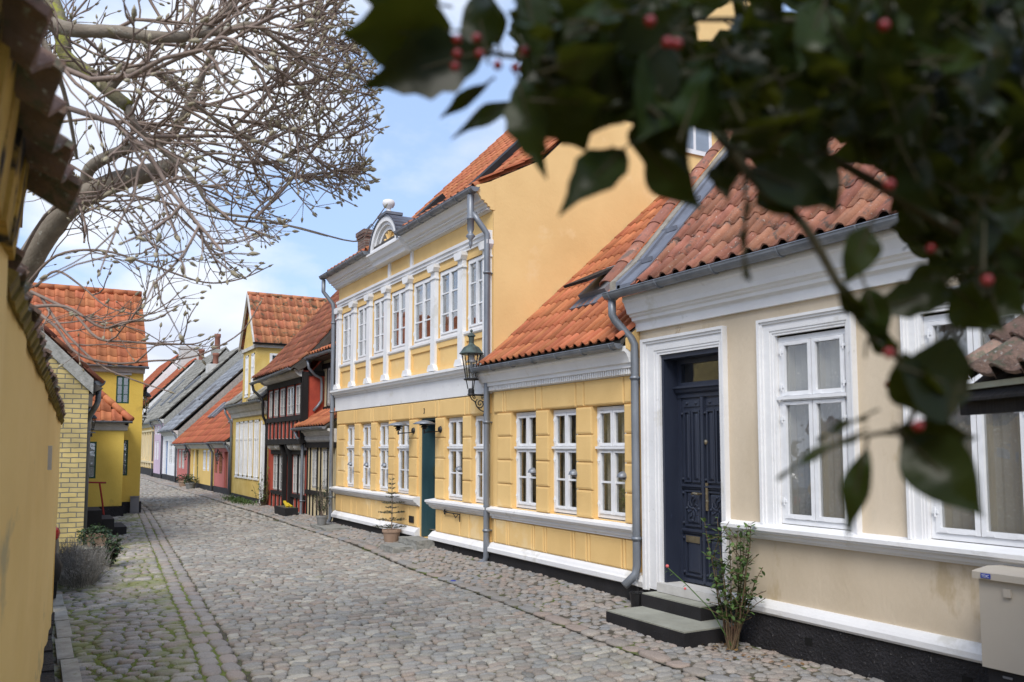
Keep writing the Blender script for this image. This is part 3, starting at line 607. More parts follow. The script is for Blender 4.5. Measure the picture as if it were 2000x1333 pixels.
# door
dr = MB(); X = 5.80
dr.box(5.61, 5.86, 6.765, 6.80, 0.27, 2.60); dr.box(5.61, 5.86, 5.93, 5.965, 0.27, 2.60); dr.box(5.61, 5.86, 5.965, 6.765, 2.55, 2.599)
dr.box(5.79, 5.85, 6.71, 6.765, 0.27, 2.55); dr.box(5.79, 5.85, 5.965, 6.02, 0.27, 2.55)
dr.prism([(5.86, 2.27), (5.72, 2.27), (5.72, 2.25), (5.74, 2.235), (5.75, 2.21), (5.78, 2.19), (5.78, 2.155), (5.86, 2.155)], 'y', 5.97, 6.76)
dr.box(5.78, 5.84, 6.02, 6.71, 2.27, 2.31); dr.box(5.78, 5.84, 6.02, 6.71, 2.50, 2.55)
door = dr.build('door_frame', M['navy'], bh)
g = MB(); g.box(5.81, 5.815, 6.02, 6.71, 2.31, 2.50); g.build('fanlight_glass', M['glass'], door)
def panel(b, y0, y1, z0, z1, X, c=0.018):
    b.box(X - 0.022, X - 0.001, y0, y0 + c, z0, z1); b.box(X - 0.022, X - 0.001, y1 - c, y1, z0, z1); b.box(X - 0.022, X - 0.001, y0 + c, y1 - c, z0, z0 + c); b.box(X - 0.022, X - 0.001, y0 + c, y1 - c, z1 - c, z1)
    b.bevbox(X - 0.016, X - 0.001, y0 + c * 1.9, y1 - c * 1.9, z0 + c * 1.9, z1 - c * 1.9, 0.006, 0.012)
def door_leaf(y0, y1, slot):
    b = MB(); b.box(X + 0.001, X + 0.04, y0, y1, 0.30, 2.155); w_ = y1 - y0; a, c = y0 + 0.045, y1 - 0.045
    panel(b, a, c, 0.37, 0.77, X); panel(b, a, c, 0.86, 1.22, X); panel(b, a, c - w_ * 0.37, 1.30, 2.02, X); panel(b, a + w_ * 0.42, c, 1.30, 2.02, X); b.box(X - 0.012, X, a, c, 2.06, 2.13)
    for z in (1.245, 0.80): b.prism([(X, z + 0.035), (X - 0.035, z + 0.025), (X - 0.035, z + 0.01), (X - 0.02, z), (X - 0.015, z - 0.015), (X, z - 0.02)], 'y', y0 + 0.01, y1 - 0.01)
    b.box(X - 0.03, X, y0 + 0.005, y1 - 0.005, 0.305, 0.34)
    ym = (y0 + y1) / 2; zc = 1.04
    for k in range(8):   # carved rosette with scrolls
        a_ = k * math.pi / 4; b.tube([(X - 0.018, ym + 0.02 * math.cos(a_), zc + 0.03 * math.sin(a_)), (X - 0.026, ym + 0.06 * math.cos(a_ + .3), zc + 0.085 * math.sin(a_ + .3)), (X - 0.018, ym + 0.075 * math.cos(a_ + .6), zc + 0.115 * math.sin(a_ + .6))], 0.008, 5)
    for p_, q_ in ((0, 0), (0, .12), (0, -.12), (.085, 0), (-.085, 0)): b.lathe([(0.0, -0.034), (0.012, -0.028), (0.017, -0.018)], (X, ym + p_, zc + q_), 8, 'x')
    for p_ in (a + 0.05, c - 0.05): b.lathe([(0.0, -0.032), (0.012, -0.026), (0.017, -0.012)], (X, p_, 2.095), 8, 'x')
    for zz in (0.89, 1.19, 1.33, 1.99, 0.40, 0.74):
        for yy in (y0 + 0.022, y1 - 0.022): b.lathe([(0.0, -0.03), (0.012, -0.024), (0.016, -0.012), (0.016, 0)], (X, yy, zz), 8, 'x')
    o = b.build('door', M['navy'], bh)
    if slot:
        h = MB(); h.box(X - 0.026, X - 0.016, ym - 0.10, ym + 0.10, 0.70, 0.765); h.box(X - 0.031, X - 0.026, ym - 0.08, ym + 0.08, 0.715, 0.75); h.build('letter_slot', M['brass'], o)
        h = MB(); h.tube([(X - 0.02, y0 + 0.02, 1.19), (X - 0.08, y0 + 0.02, 1.19)], 0.01, 8); h.tube([(X - 0.075, y0 + 0.02, 1.19), (X - 0.075, y0 + 0.09, 1.195), (X - 0.065, y0 + 0.12, 1.185)], [0.014, 0.011, 0.013], 8)
        h.build('handle', M['brass'], o)
    else:
        h = MB(); h.box(X - 0.032, X - 0.02, y1 - 0.06, y1 - 0.03, 1.03, 1.30); h.lathe([(0, -0.04), (0.02, -0.03), (0.02, -0.02)], (X, y1 - 0.045, 1.12), 8, 'x'); h.build('lock_plate', M['brass'], o); h = MB(); h.lathe([(0, -0.04), (0.024, -0.03), (0.024, -0.015)], (X, y1 - 0.04, 1.70), 10, 'x'); h.build('door_knob', M['brass'], o)
door_leaf(6.385, 6.71, True); door_leaf(6.02, 6.375, False)
b = MB(); b.box(X - 0.035, X + 0.01, 6.362, 6.398, 0.32, 2.15); b.build('door_batten', M['navy'], bh)
b = MB(); b.box(5.54, 5.86, 5.90, 6.83, 0.20, 0.29); b.build('threshold', M['oldwhite'], bh)
roofs_tiles(bh, 5.36, 3.33, [(5.62, 3.56), (8.7, 6.9)], 1.2, 6.93, 'tileold', 0.19, 0.34, jag=0.005)
b = MB(); b.prism([(8.7, 6.9), (11.9, 3.4), (11.9, 3.3), (8.7, 6.8)], 'y', -3, 7.0); b.prism([(5.4, 3.3), (8.7, 6.8), (8.7, 6.7), (5.4, 3.2)], 'y', -3, 1.2); b.build('roof_slope', M['tileold'], bh)
# verge: lead valley, mortar fillet and a cap row of tiles against the neighbour
def slope_strip(b, y0, y1, lift, t=0.03, x0=5.33, z0=3.30, x1=8.75, z1=7.0, m=5.62, mz=3.55):
    b.prism([(x0, z0 + lift), (m, mz + lift), (x1, z1 + lift), (x1, z1 + lift - t), (m, mz + lift - t), (x0, z0 + lift - t)], 'y', y0, y1)
b = MB(); slope_strip(b, 6.92, 7.17, 0.06, 0.05); slope_strip(b, 7.12, 7.19, 0.10, 0.08)
for k in range(9):
    t_ = k / 9; x = 5.62 + t_ * 3.1; z = 3.62 + t_ * 3.42; b.box(x, x + 0.02, 6.95, 7.19, z + 0.0, z + 0.05)
b.build('flashing', M['lead'], bh)
b = MB(); slope_strip(b, 7.19, 7.30, 0.12, 0.22); b.build('verge_mortar', M['mortar'], bh)
b = MB(); sd_ = Vector((3.08, 0, 3.34)).normalized()
for k in range(14):
    p = Vector((5.36 + 0.225 * k * 1.0, 7.39, 3.42 + 0.247 * k)); b.ca = rnd.random()
    for j in range(7):
        a0, a1 = math.pi * j / 7, math.pi * (j + 1) / 7; n_ = Vector((-sd_.z, 0, sd_.x))
        def q_(a, s__, r_): return tuple(p + sd_ * s__ + Vector((0, 1, 0)) * (r_ * math.cos(a)) + n_ * (r_ * 0.55 * math.sin(a) + 0.0))
        b.poly([q_(a1, -0.02, 0.115), q_(a0, -0.02, 0.115), q_(a0, 0.35, 0.095), q_(a1, 0.35, 0.095)]); b.poly([q_(a0, -0.02, 0.115), q_(a1, -0.02, 0.115), q_(a1, -0.02, 0.095), q_(a0, -0.02, 0.095)])
b.build('verge_tiles', M['tileold'], bh)
gutter(bh, 5.31, -3, 7.32, 3.29, 0.068)
downpipe(bh, [(5.33, 7.26, 3.24), (5.33, 7.26, 3.06), (5.36, 7.25, 3.0), (5.49, 7.14, 2.80), (5.515, 7.12, 2.74), (5.515, 7.12, 0.42), (5.50, 7.13, 0.33), (5.38, 7.16, 0.22)], 0.043, 'zinc', [(5.515, 7.12, 2.38), (5.515, 7.12, 0.70)])
text_part(bh, '37', 0.085, (5.598, 6.52, 2.80), 'house_number', 'beige', 0.006)
# steps
b = MB()
st = empty('door_steps', (5.2, 6.3, -0.08), 'two black sided concrete steps at the navy double door', 'steps')
def step(y0, y1, x0, z0, z1, x1=5.57, par=st, ms=('tarsmooth', 'concrete')):
    b = MB(); b.box(x0, x1, y0, y1, z0, z1 - 0.012); b.cm = 1; c = 0.008
    b.box(x0 + c, x1, y0 + c, y1 - c, z1 - 0.012, z1); return b.build('step', [M[ms[0]], M[ms[1]]], par)
step(5.72, 6.86, 4.93, -0.2, 0.065); step(6.0, 6.87, 5.37, 0.064, 0.195)
# ================================================================ single-storey yellow house
yh = empty('single_storey_yellow_house', (5.6, 8.8, 0), 'single storey yellow house with three white windows under new orange tiles', 'house')
b = MB(); yw = [(7.39, 8.01), (8.33, 8.95), (9.25, 9.89)]
ops = [(a, c, 0.84, 2.12) for a, c in yw]
grid_wall(b, XF, 7.14, 10.45, 0.2, 2.6, ops, 0.14)
shell(b, XF, 12.2, 7.14, 10.445, -0.15, [(XF, 2.6), (5.75, 2.9), (9.0, 5.80), (12.2, 2.9)])
def frieze(b, y0, y1, z0, z1, joints, X=5.6):
    e = [y0] + sorted(joints) + [y1]
    for i in range(len(e) - 1): b.bevbox(X - 0.026, X + 0.001, e[i] + 0.006, e[i + 1] - 0.006, z0, z1, 0.008, 0.016)
def pier(b, y0, y1, z0, z1, n, X=5.6, gap=0.012):
    h = (z1 - z0) / n
    for i in range(n): b.bevbox(X - 0.03, X + 0.001, y0, y1, z0 + i * h + gap / 2, z0 + (i + 1) * h - gap / 2, 0.006, 0.022)
for a, c in ((7.15, 7.39), (8.01, 8.33), (8.95, 9.25), (9.89, 10.28)): pier(b, a, c, 0.84, 2.12, 4)
frieze(b, 7.15, 10.40, 2.13, 2.42, [7.22, 7.40, 8.17, 8.34, 9.11, 9.27, 10.05, 10.12])
frieze(b, 7.15, 10.40, 0.345, 0.66, [7.40, 7.46, 8.07, 8.13, 8.38, 8.44, 9.01, 9.07, 9.30, 9.36, 9.96, 10.02, 10.33])
b.build('wall', M['yellow'], yh); room(yh, 5.76, 7.2, 10.4, 0.3, 2.6)
b = MB(); b.prism([(5.60, 2.72), (5.40, 2.72), (5.40, 2.665), (5.43, 2.64), (5.46, 2.58), (5.47, 2.55), (5.50, 2.545), (5.50, 2.50), (5.545, 2.49), (5.555, 2.43), (5.60, 2.42)], 'y', 7.15, 10.62)
y = 7.17
while y < 10.5: b.box(5.515, 5.56, y, y + 0.022, 2.435, 2.495); y += 0.042
b.build('cornice', M['white'], yh)
b = MB(); b.prism([(5.74, 0.85), (5.50, 0.82), (5.475, 0.815), (5.475, 0.785), (5.49, 0.78), (5.50, 0.76), (5.53, 0.745), (5.54, 0.71), (5.56, 0.70), (5.565, 0.675), (5.60, 0.67)], 'y', 7.17, 10.42)
b.prism([(5.62, 0.345), (5.57, 0.335), (5.545, 0.31), (5.53, 0.285), (5.51, 0.27), (5.51, 0.22), (5.54, 0.205), (5.60, 0.20)], 'y', 7.15, 10.45); b.build('moulding', M['white'], yh)
b = MB(); b.box(5.555, 5.7, 7.15, 10.45, -0.3, 0.20); b.build('plinth', M['tarsmooth'], yh)
for a, c in yw: window(yh, 5.655, a, c, 0.855, 2.11, 2, 1.64, (1, 2), bar=0.04, curw=0.45)
roofs_tiles(yh, 5.37, 2.79, [(5.62, 2.98), (9.0, 5.98)], 7.15, 10.44, 'tile', 0.158, 0.36, h=0.026)
b = MB(); b.prism([(9.0, 5.98), (12.4, 2.8), (12.4, 2.7), (9.0, 5.88)], 'y', 7.2, 10.44); b.build('roof_slope', M['tile'], yh)
gutter(yh, 5.34, 7.165, 10.62, 2.745, 0.058, brk=0.5)
# roof window standing open
sk = MB(); sx, sz = 6.55, 3.83; sdv = Vector((3.38, 0, 3.0)).normalized(); nv = Vector((-sdv.z, 0, sdv.x)); c0 = Vector((6.50, 8.90, 3.79)) + nv * 0.06
sk.obox(c0, sdv * 0.32, (0, 0.30, 0), nv * 0.04)
ob = sk.build('roof_window', M['greybox'], yh)
s2 = MB(); s2.obox(c0 - sdv * 0.12 + nv * 0.16, (sdv * 0.32 + nv * -0.10), (0, 0.27, 0), nv * 0.02 ); s2.build('sash', M['tarsmooth'], ob)
s3 = MB(); s3.obox(c0 - sdv * 0.43 - nv * 0.03, sdv * 0.11, (0, 0.32, 0), nv * 0.012); s3.build('apron', M['lead'], ob)
# ================================================================ two-storey yellow house
gh = empty('two_storey_yellow_house', (5.6, 14.0, 0), 'tall yellow house with white pilasters, arched pediment with urn and teal door', 'house')
pil = [17.34, 16.38, 15.46, 14.53, 13.49, 12.41, 11.40, 10.58]
lw = [(11.37, 12.01), (10.48 + 0.06, 11.09), (14.40, 13.44), (15.32, 14.40), (16.27, 15.32), (16.88, 16.27)]
low = [(10.55, 11.09), (11.37, 12.01), (13.44, 14.10), (14.40, 15.02), (15.32, 15.95), (16.27, 16.88)]
ops = [(a, c, 0.84, 2.11) for a, c in low] + [(12.36, 12.99, 0.18, 2.13, 0.25)]
up = []
for i in range(7): up.append((pil[i + 1] + 0.085, pil[i] - 0.085))
up[-1] = (10.665, 11.315)
ops += [(a, c, 3.385, 4.47, 0.05) for a, c in up]
b = MB(); grid_wall(b, XF, 10.46, 17.47, 0.2, 5.1, ops, 0.12)
for a, c in ((12.01, 12.36), (11.09, 11.37), (12.99 + .1, 13.44), (14.10, 14.40), (15.02, 15.32), (15.95, 16.27), (16.88, 17.30)): pier(b, a, c, 0.84, 2.12, 4)
frieze(b, 10.5, 17.42, 2.13, 2.40, [11.16, 11.30, 12.22, 12.36, 13.30, 13.43, 14.26, 14.38, 15.20, 15.33, 16.15, 16.29])
frieze(b, 10.5, 12.34, 0.33, 0.67, [10.56, 11.14, 11.45, 12.10]); frieze(b, 13.06, 17.42, 0.33, 0.67, [13.10, 13.42, 14.02, 14.30, 14.77, 15.23, 15.45, 16.08, 16.36, 16.42, 17.03])
for a, c in up:   # sunk panels below the upper windows
    for q in ((a + .0, c, 3.23, 3.315), (a, c, 2.865, 2.92), (a, a + 0.05, 2.92, 3.23), (c - 0.05, c, 2.92, 3.23)): b.box(5.575, 5.60, *q)
b.build('wall', M['yellow'], gh)
b = MB(); shell(b, XF, 15.6, 10.455, 17.475, -0.15, [(XF, 5.1), (5.58, 5.46), (6.45, 5.925), (10.6, 10.095), (15.0, 5.5)]); b.build('gable_wall', M['yellow2'], gh)
room(gh, 5.74, 10.55, 17.4, 0.3, 2.6); room(gh, 5.74, 10.55, 17.4, 2.8, 5.0)
ply, plz = 14.15, 5.20
b = MB()
corn_ = [(5.60, 5.20), (5.34, 5.20), (5.34, 5.15), (5.36, 5.13), (5.40, 5.06), (5.41, 5.02), (5.46, 5.01), (5.46, 4.965), (5.50, 4.955), (5.515, 4.90), (5.55, 4.895), (5.555, 4.84), (5.60, 4.83)]
corn = [(x, 5.03 + (z - 4.83) * 0.71) for x, z in corn_]
b.prism(corn, 'y', 10.48, 17.6)
b_ = MB(); b_.prism([(5.62, 5.03)] + [(x - .003, z) for x, z in corn if x < 5.595][::-1] + [(5.33, 5.36), (5.45, 5.40), (5.62, 5.47)], 'y', 10.448, 10.481); b_.build('corbelled_gable_edge', M['yellow2'], gh)
y = 10.5
while y < 17.5: b.box(5.52, 5.556, y, y + 0.03, 5.045, 5.075); y += 0.055
b.prism([(5.60, 4.745), (5.525, 4.745), (5.525, 4.70), (5.55, 4.69), (5.55, 4.645), (5.57, 4.64), (5.57, 4.60), (5.60, 4.60)], 'y', 10.48, 17.45)
for y in (13.36, 14.42): b.box(5.57, 5.60, y, y + 0.10, 4.745, 5.03)
b.prism([(5.60, 2.865), (5.47, 2.845), (5.44, 2.84), (5.44, 2.80), (5.46, 2.79), (5.475, 2.755), (5.52, 2.74), (5.53, 2.71), (5.555, 2.70), (5.565, 2.415), (5.60, 2.405)], 'y', 10.48, 17.50)
b.build('cornice', M['white'], gh)
for p in pil:
    b = MB(); w_ = 0.085; b.box(5.535, 5.60, p - w_, p + w_, 2.92, 4.48)
    b.box(5.515, 5.60, p - w_ - .02, p + w_ + .02, 4.36, 4.385); b.prism([(p - w_ - .01, 4.48), (p - w_ - .05, 4.54), (p - w_ - .05, 4.598), (p + w_ + .05, 4.598), (p + w_ + .05, 4.54), (p + w_ + .01, 4.48)], 'x', 5.49, 5.60)
    b.prism([(p - w_ - .05, 2.866), (p - w_ - .05, 2.90), (p - w_ - .02, 2.94), (p - w_ - .0, 2.97), (p + w_ + .0, 2.97), (p + w_ + .02, 2.94), (p + w_ + .05, 2.90), (p + w_ + .05, 2.866)], 'x', 5.50, 5.60)
    b.build('pilaster', M['white'], gh)
b = MB()
for a, c in up: b.prism([(5.645, 3.385), (5.55, 3.375), (5.55, 3.34), (5.575, 3.32), (5.60, 3.32)], 'y', a, c)
b.build('sill', M['white'], gh)
for a, c in up:
    b_ = window(gh, 5.62, a + 0.03 if a > 11 else a, c - 0.03, 3.395, 4.46, 2, None, (3, 3), gm='glassup', bar=0.038, curw=0.3)
for a, c in low: window(gh, 5.655, a, c, 0.855, 2.105, 2, 1.64, (1, 2), bar=0.038, curw=0.45)
for ya, yb in ((10.47, 12.45), (13.0, 17.5)):
    b = MB(); b.prism([(5.74, 0.85), (5.49, 0.82), (5.46, 0.815), (5.46, 0.785), (5.48, 0.78), (5.49, 0.75), (5.53, 0.735), (5.54, 0.71), (5.56, 0.70), (5.60, 0.67)], 'y', ya, yb if yb > 13 else 12.50)
    b.build('sill_course', M['white'], gh)
    b = MB(); b.prism([(5.62, 0.33), (5.57, 0.32), (5.545, 0.295), (5.52, 0.27), (5.50, 0.255), (5.50, 0.20), (5.54, 0.185), (5.60, 0.18)], 'y', ya, 12.44 if yb < 13 else yb); b.build('base_moulding', M['white'], gh)
b = MB(); b.box(5.545, 5.7, 10.46, 12.38, -0.3, 0.18); b.box(5.545, 5.7, 13.02, 17.47, -0.3, 0.18); b.box(5.535, 5.56, 11.60, 11.62, -.05, .18); b.box(5.535, 5.56, 11.38, 11.40, -.05, .18); b.build('plinth', M['tarsmooth'], gh)
b = MB(); b.box(5.562, 5.58, 13.19, 13.39, 0.39, 0.50); b.build('vent', M['iron'], gh)
# teal door, deep in its recess
b = MB(); b.box(5.62, 5.90, 12.955, 12.99, 0.19, 2.13); b.box(5.62, 5.90, 12.36, 12.395, 0.19, 2.13); b.box(5.62, 5.90, 12.395, 12.955, 2.09, 2.13); b.box(5.84, 5.90, 12.395, 12.955, 1.80, 1.86)
dfo = b.build('door_frame', M['teal'], gh)
b = MB(); b.box(5.86, 5.90, 12.395, 12.955, 0.2, 1.80)
panel(b, 12.44, 12.91, 0.28, 0.62, 5.86); panel(b, 12.44, 12.91, 0.70, 1.05, 5.86); panel(b, 12.50, 12.85, 1.15, 1.72, 5.86)
do = b.build('door', M['teal'], gh)
b = MB()
wr = random.Random(3)
for k in range(260):
    a_ = wr.uniform(0, 2 * math.pi); r_ = 0.10 + wr.uniform(-.045, .045); c_ = Vector((5.80 + wr.uniform(-.04, .04), 12.72 + r_ * math.cos(a_), 1.28 + r_ * 1.25 * math.sin(a_))); d = Vector((wr.uniform(-1, 1), wr.uniform(-1, 1), wr.uniform(-1, 1))).normalized() * 0.03; e = d.orthogonal().normalized() * 0.008; b.ca = wr.random()
    b.poly([c_ - d, c_ + e, c_ + d, c_ - e])
tag(b.build('door_wreath', M['spruce']), 'small green wreath hanging on the teal door', 'wreath')
g = MB(); g.box(5.865, 5.87, 12.395, 12.955, 1.86, 2.09); g.build('fanlight_glass', M['glass'], dfo)
# pediment with urn
b = MB(); Rp = 0.62; cy_ = ply; cz = plz + 0.0
def arc(r0, r1, x0, x1, sq=1.0, n=20):
    pr = [(cy_ + r0 * math.cos(math.pi * i / n), cz + r0 * sq * math.sin(math.pi * i / n)) for i in range(n + 1)] + [(cy_ + r1 * math.cos(math.pi * i / n), cz + r1 * sq * math.sin(math.pi * i / n)) for i in range(n, -1, -1)]
    for i in range(n):
        q = [pr[i], pr[i + 1], pr[2 * n + 1 - i - 1], pr[2 * n + 1 - i]]
        b.prism(q, 'x', x0, x1)
b.smooth = False
arc(0.68, 0.58, 5.33, 5.5, .86); arc(0.60, 0.50, 5.37, 5.5, .88); arc(0.52, 0.40, 5.42, 5.5, .9)
b.prism([(cy_ + 0.5 * math.cos(math.pi * i / 16), cz + 0.44 * math.sin(math.pi * i / 16)) for i in range(17)], 'x', 5.5, 5.62)
b.prism([(5.62, 5.235), (5.30, 5.235), (5.30, 5.20), (5.33, 5.185), (5.37, 5.12), (5.42, 5.10), (5.44, 5.03), (5.62, 5.03)], 'y', cy_ - 0.80, cy_ + 0.80)
ped = b.build('pediment', M['white'], gh)
b = MB(); b.prism([(cy_ + 0.26 * math.cos(math.pi * i / 16), cz + 0.04 + 0.30 * math.sin(math.pi * i / 16)) for i in range(17)], 'x', 5.47, 5.505)
for k in range(5):
    a_ = math.pi * (0.14 + 0.18 * k); b.tube([(5.46, cy_, cz + 0.12), (5.45, cy_ + 0.22 * math.cos(a_), cz + 0.12 + 0.22 * math.sin(a_))], [0.015, 0.03], 6)
b.build('fan_relief', M['yellow'], ped)
b = MB(); b.smooth = True; n = 20
pr = [(cy_ + 0.71 * math.cos(math.pi * i / n), cz + 0.615 * math.sin(math.pi * i / n)) for i in range(n + 1)]; pr2 = [(cy_ + 0.685 * math.cos(math.pi * i / n), cz + 0.59 * math.sin(math.pi * i / n)) for i in range(n + 1)]
for i in range(n): b.prism([pr[i], pr[i + 1], pr2[i + 1], pr2[i]], 'x', 5.31, 6.6)
b.build('pediment_lead', M['lead'], ped)
b = MB(); b.box(5.30, 5.62, cy_ - 0.22, cy_ + 0.22, cz + 0.60, cz + 0.65); b.build('urn_base', M['lead'], ped)
b = MB(); b.smooth = True; b.lathe([(r_ * .76, h_ * .86) for r_, h_ in [(0.0, 0.0), (0.13, 0.0), (0.12, 0.03), (0.06, 0.07), (0.045, 0.10), (0.055, 0.125), (0.115, 0.15), (0.145, 0.20), (0.148, 0.24), (0.13, 0.29), (0.105, 0.30), (0.09, 0.29), (0.0, 0.28)]], (5.43, cy_, cz + 0.65), 20); b.build('urn', M['white'], ped)
roofs_tiles(gh, 5.36, 5.36, [(6.45, 5.95), (10.6, 10.12)], 10.50, 17.55, 'tile', 0.235, 0.33, keep=lambda y, s: not (s < 1.25 and 13.42 < y < 14.9))
b = MB(); b.prism([(10.6, 10.12), (15.8, 5.2), (15.8, 5.1), (10.6, 10.02)], 'y', 10.46, 17.5); b.build('roof_slope', M['tile'], gh)
b = MB()   # verge tiles along the near gable
for P0, P1 in (((5.40, 5.43), (6.45, 6.0)), ((6.45, 6.0), (10.6, 10.17))):
    a_, c_ = Vector((P0[0], 10.50, P0[1])), Vector((P1[0], 10.50, P1[1])); L_ = (c_ - a_).length; d = (c_ - a_).normalized(); n_ = Vector((-d.z, 0, d.x)); k = int(L_ / 0.33)
    for i in range(k): b.ca = rnd.random(); b.obox(a_ + d * (i + 0.5) * L_ / k + n_ * (0.015 + 0.01), d * (L_ / k / 2 + 0.012) - n_ * 0.008, (0, 0.075, 0), n_ * 0.012)
b.build('verge_tiles', M['tile'], gh)
b = MB(); b.prism([(5.42, 2.70), (5.42, 2.80), (5.62, 2.955), (6.6, 3.82), (6.6, 2.6), (5.60, 2.6)], 'y', 7.142, 7.152); b.build('verge', M['yellow'], yh)
gutter(gh, 5.29, 10.42, 13.36, 5.32, 0.068, brk=0.42); gutter(gh, 5.29, 14.94, 17.72, 5.32, 0.068, brk=0.42)
b = MB(); b.smooth = True; b.lathe([(0.0, -0.78), (0.012, -0.76), (0.03, -0.70), (0.018, -0.66), (0.07, -0.60), (0.05, -0.57), (0.03, -0.55), (0.05, -0.50), (0.05, -0.36), (0.058, -0.355), (0.058, -0.33), (0.05, -0.325), (0.05, 0)], (5.30, 10.58, 5.24), 14); b.build('pipe_finial', M['zinc'], gh)
downpipe(gh, [(5.32, 10.56, 4.98), (5.40, 10.53, 4.86), (5.48, 10.50, 4.74), (5.515, 10.485, 4.68), (5.515, 10.485, 4.55), (5.515, 10.485, 0.14), (5.49, 10.50, 0.07), (5.36, 10.60, -0.01), (5.31, 10.62, -0.02)], 0.043, 'zinc', [(5.515, 10.485, 4.12), (5.515, 10.485, 0.50), (5.515, 10.485, 2.0)])
downpipe(gh, [(5.30, 17.62, 5.24), (5.30, 17.62, 4.98), (5.36, 17.60, 4.9), (5.48, 17.52, 4.72), (5.50, 17.51, 4.6), (5.50, 17.51, 0.16), (5.47, 17.53, 0.08), (5.36, 17.6, 0.03)], 0.043, 'zinc', [(5.50, 17.51, 4.3), (5.50, 17.51, 0.6), (5.50, 17.51, 2.4)])
# long dark roof windows on the slope
for y, s0, s1 in ((15.55, 0.4, 1.95), (13.05, 0.8, 3.4), (11.55, 2.3, 4.6)):
    d = Vector((4.15, 0, 4.17)).normalized(); n_ = Vector((-d.z, 0, d.x)); o = Vector((6.45, y, 5.95)) - d * 0.9; b = MB(); m_ = o + d * (s0 + s1) / 2 + n_ * 0.11
    b.obox(m_, d * (s1 - s0) / 2, (0, 0.16, 0), n_ * 0.06); w_ = b.build('roof_window', M['tarsmooth'], gh); g = MB(); g.obox(m_ + n_ * 0.05, d * ((s1 - s0) / 2 - .06), (0, 0.11, 0), n_ * 0.004); g.build('glass', M['greybox'], w_)
b = MB()   # brown brick chimney behind the far end of the roof
chx, chy = 8.0, 22.9
# gable window high in the near gable
window_g = MB(); window_g.box(9.0, 9.75, 10.42, 10.46, 6.50, 7.45)
wg = window_g.build('gable_window', M['frame'], gh); g = MB(); g.box(9.07, 9.34, 10.415, 10.42, 6.58, 7.38); g.box(9.40, 9.68, 10.415, 10.42, 6.58, 7.38); g.build('glass', M['glassup'], wg)
text_part(gh, '3', 0.13, (5.572, 12.80, 2.20), 'house_number', 'iron', 0.004)
s_g = empty('granite_steps', (5.2, 12.6, 0), 'two rough grey granite steps below the teal door', 'steps')
def rough_step(par, x0, x1, y0, y1, z0, z1, sd):
    r_ = random.Random(sd); bm = bmesh.new(); bmesh.ops.create_cube(bm, size=1)
    for v in bm.verts: v.co = ((x0 + x1) / 2 + v.co.x * (x1 - x0), (y0 + y1) / 2 + v.co.y * (y1 - y0), (z0 + z1) / 2 + v.co.z * (z1 - z0))
    bmesh.ops.subdivide_edges(bm, edges=bm.edges[:], cuts=5, use_grid_fill=True)
    for v in bm.verts: v.co += Vector((r_.uniform(-.008, .008), r_.uniform(-.008, .008), r_.uniform(-.005, .005)))
    me = bpy.data.meshes.new('step'); bm.to_mesh(me); bm.free(); me.materials.append(M['granite']); o = bpy.data.objects.new('step', me); COL.objects.link(o)
    me.transform(Matrix.Translation(-Vector(par.location))); o.parent = par; return o
rough_step(s_g, 5.24, 5.56, 12.28, 13.02, -0.05, 0.20, 1); rough_step(s_g, 4.90, 5.23, 12.42, 12.98, -0.1, 0.105, 2)

# white boarded dormer on the beige roof (glimpsed through the holly)
b = MB(); b.box(6.15, 8.9, 2.2, 4.45, 4.0, 6.3); b.prism([(2.1, 6.3), (3.32, 7.4), (4.55, 6.3)], 'x', 6.15, 8.9)
for k in range(16): b.box(6.135, 6.16, 2.22 + k * .145, 2.24 + k * .145, 4.2, 6.3)
b.build('dormer_wall', M['white'], bh)
b = MB(); b.prism([(2.0, 6.18), (3.32, 7.4), (4.65, 6.18), (4.65, 6.28), (3.32, 7.5), (2.0, 6.28)], 'x', 6.0, 9.0); b.build('dormer_roof', M['lead'], bh)
for a_ in (2.55, 3.45):
    window(bh, 6.10, a_, a_ + .65, 4.6, 5.9, 2, None, (3, 3), gm='glassup', hinges=False)
b = MB(); b.lathe([(0.0, 0), (.05, 0), (.075, .19), (.08, .20), (.06, .20), (.04, .02), (0, .02)], (5.40, 6.98, -.02), 10); tag(b.build('drain_hopper', M['iron']), 'small black iron drain hopper beside the black concrete steps', 'drain')
b = MB(); b.lathe([(0, .0), (.035, .0), (.037, .012), (.03, .016), (0, .016)], (4.66, 9.75, gz(4.66, 9.75) + .028), 16); tag(b.build('blue_lid', M['blueplate']), 'flat blue plastic lid lying on the cobbles by the kerb line', 'litter')
# ================================================================ half-timbered lean-to house beside the tall house
sh = empty('cream_timber_house', (5.6, 18.7, 0), 'narrow cream half-timbered house with small orange lean-to roof beside the tall yellow house', 'house')
b = MB(); grid_wall(b, XF, 17.50, 19.66, 0.0, 1.70, [(18.86, 19.32, 0.72, 1.62), (18.06, 18.50, 0.72, 1.62), (17.58, 17.80, 0.05, 1.66, 0.2)], 0.08)
b.poly([(5.6, 19.7, 0), (5.6, 19.7, 2.1), (6.0, 19.7, 2.1), (6.0, 19.7, 0)])
b.poly([(5.96, 17.5, 2.3), (5.96, 17.5, 3.75), (5.96, 19.78, 3.75), (5.96, 19.78, 2.3)]); shell(b, 5.96, 11, 17.51, 19.70, 0, [(5.96, 3.7), (6.3, 3.98), (11, 3.7)])
b.build('wall', M['cream'], sh)
b = MB()
for y in (17.86, 18.03, 18.55, 18.80, 19.36, 19.60): b.box(5.572, 5.60, y - 0.02, y + 0.02, 0.10, 1.66)
for y in (18.02, 18.55, 19.10): b.box(5.57, 5.60, y - 0.015, y + 0.015, 0.06, 0.57)
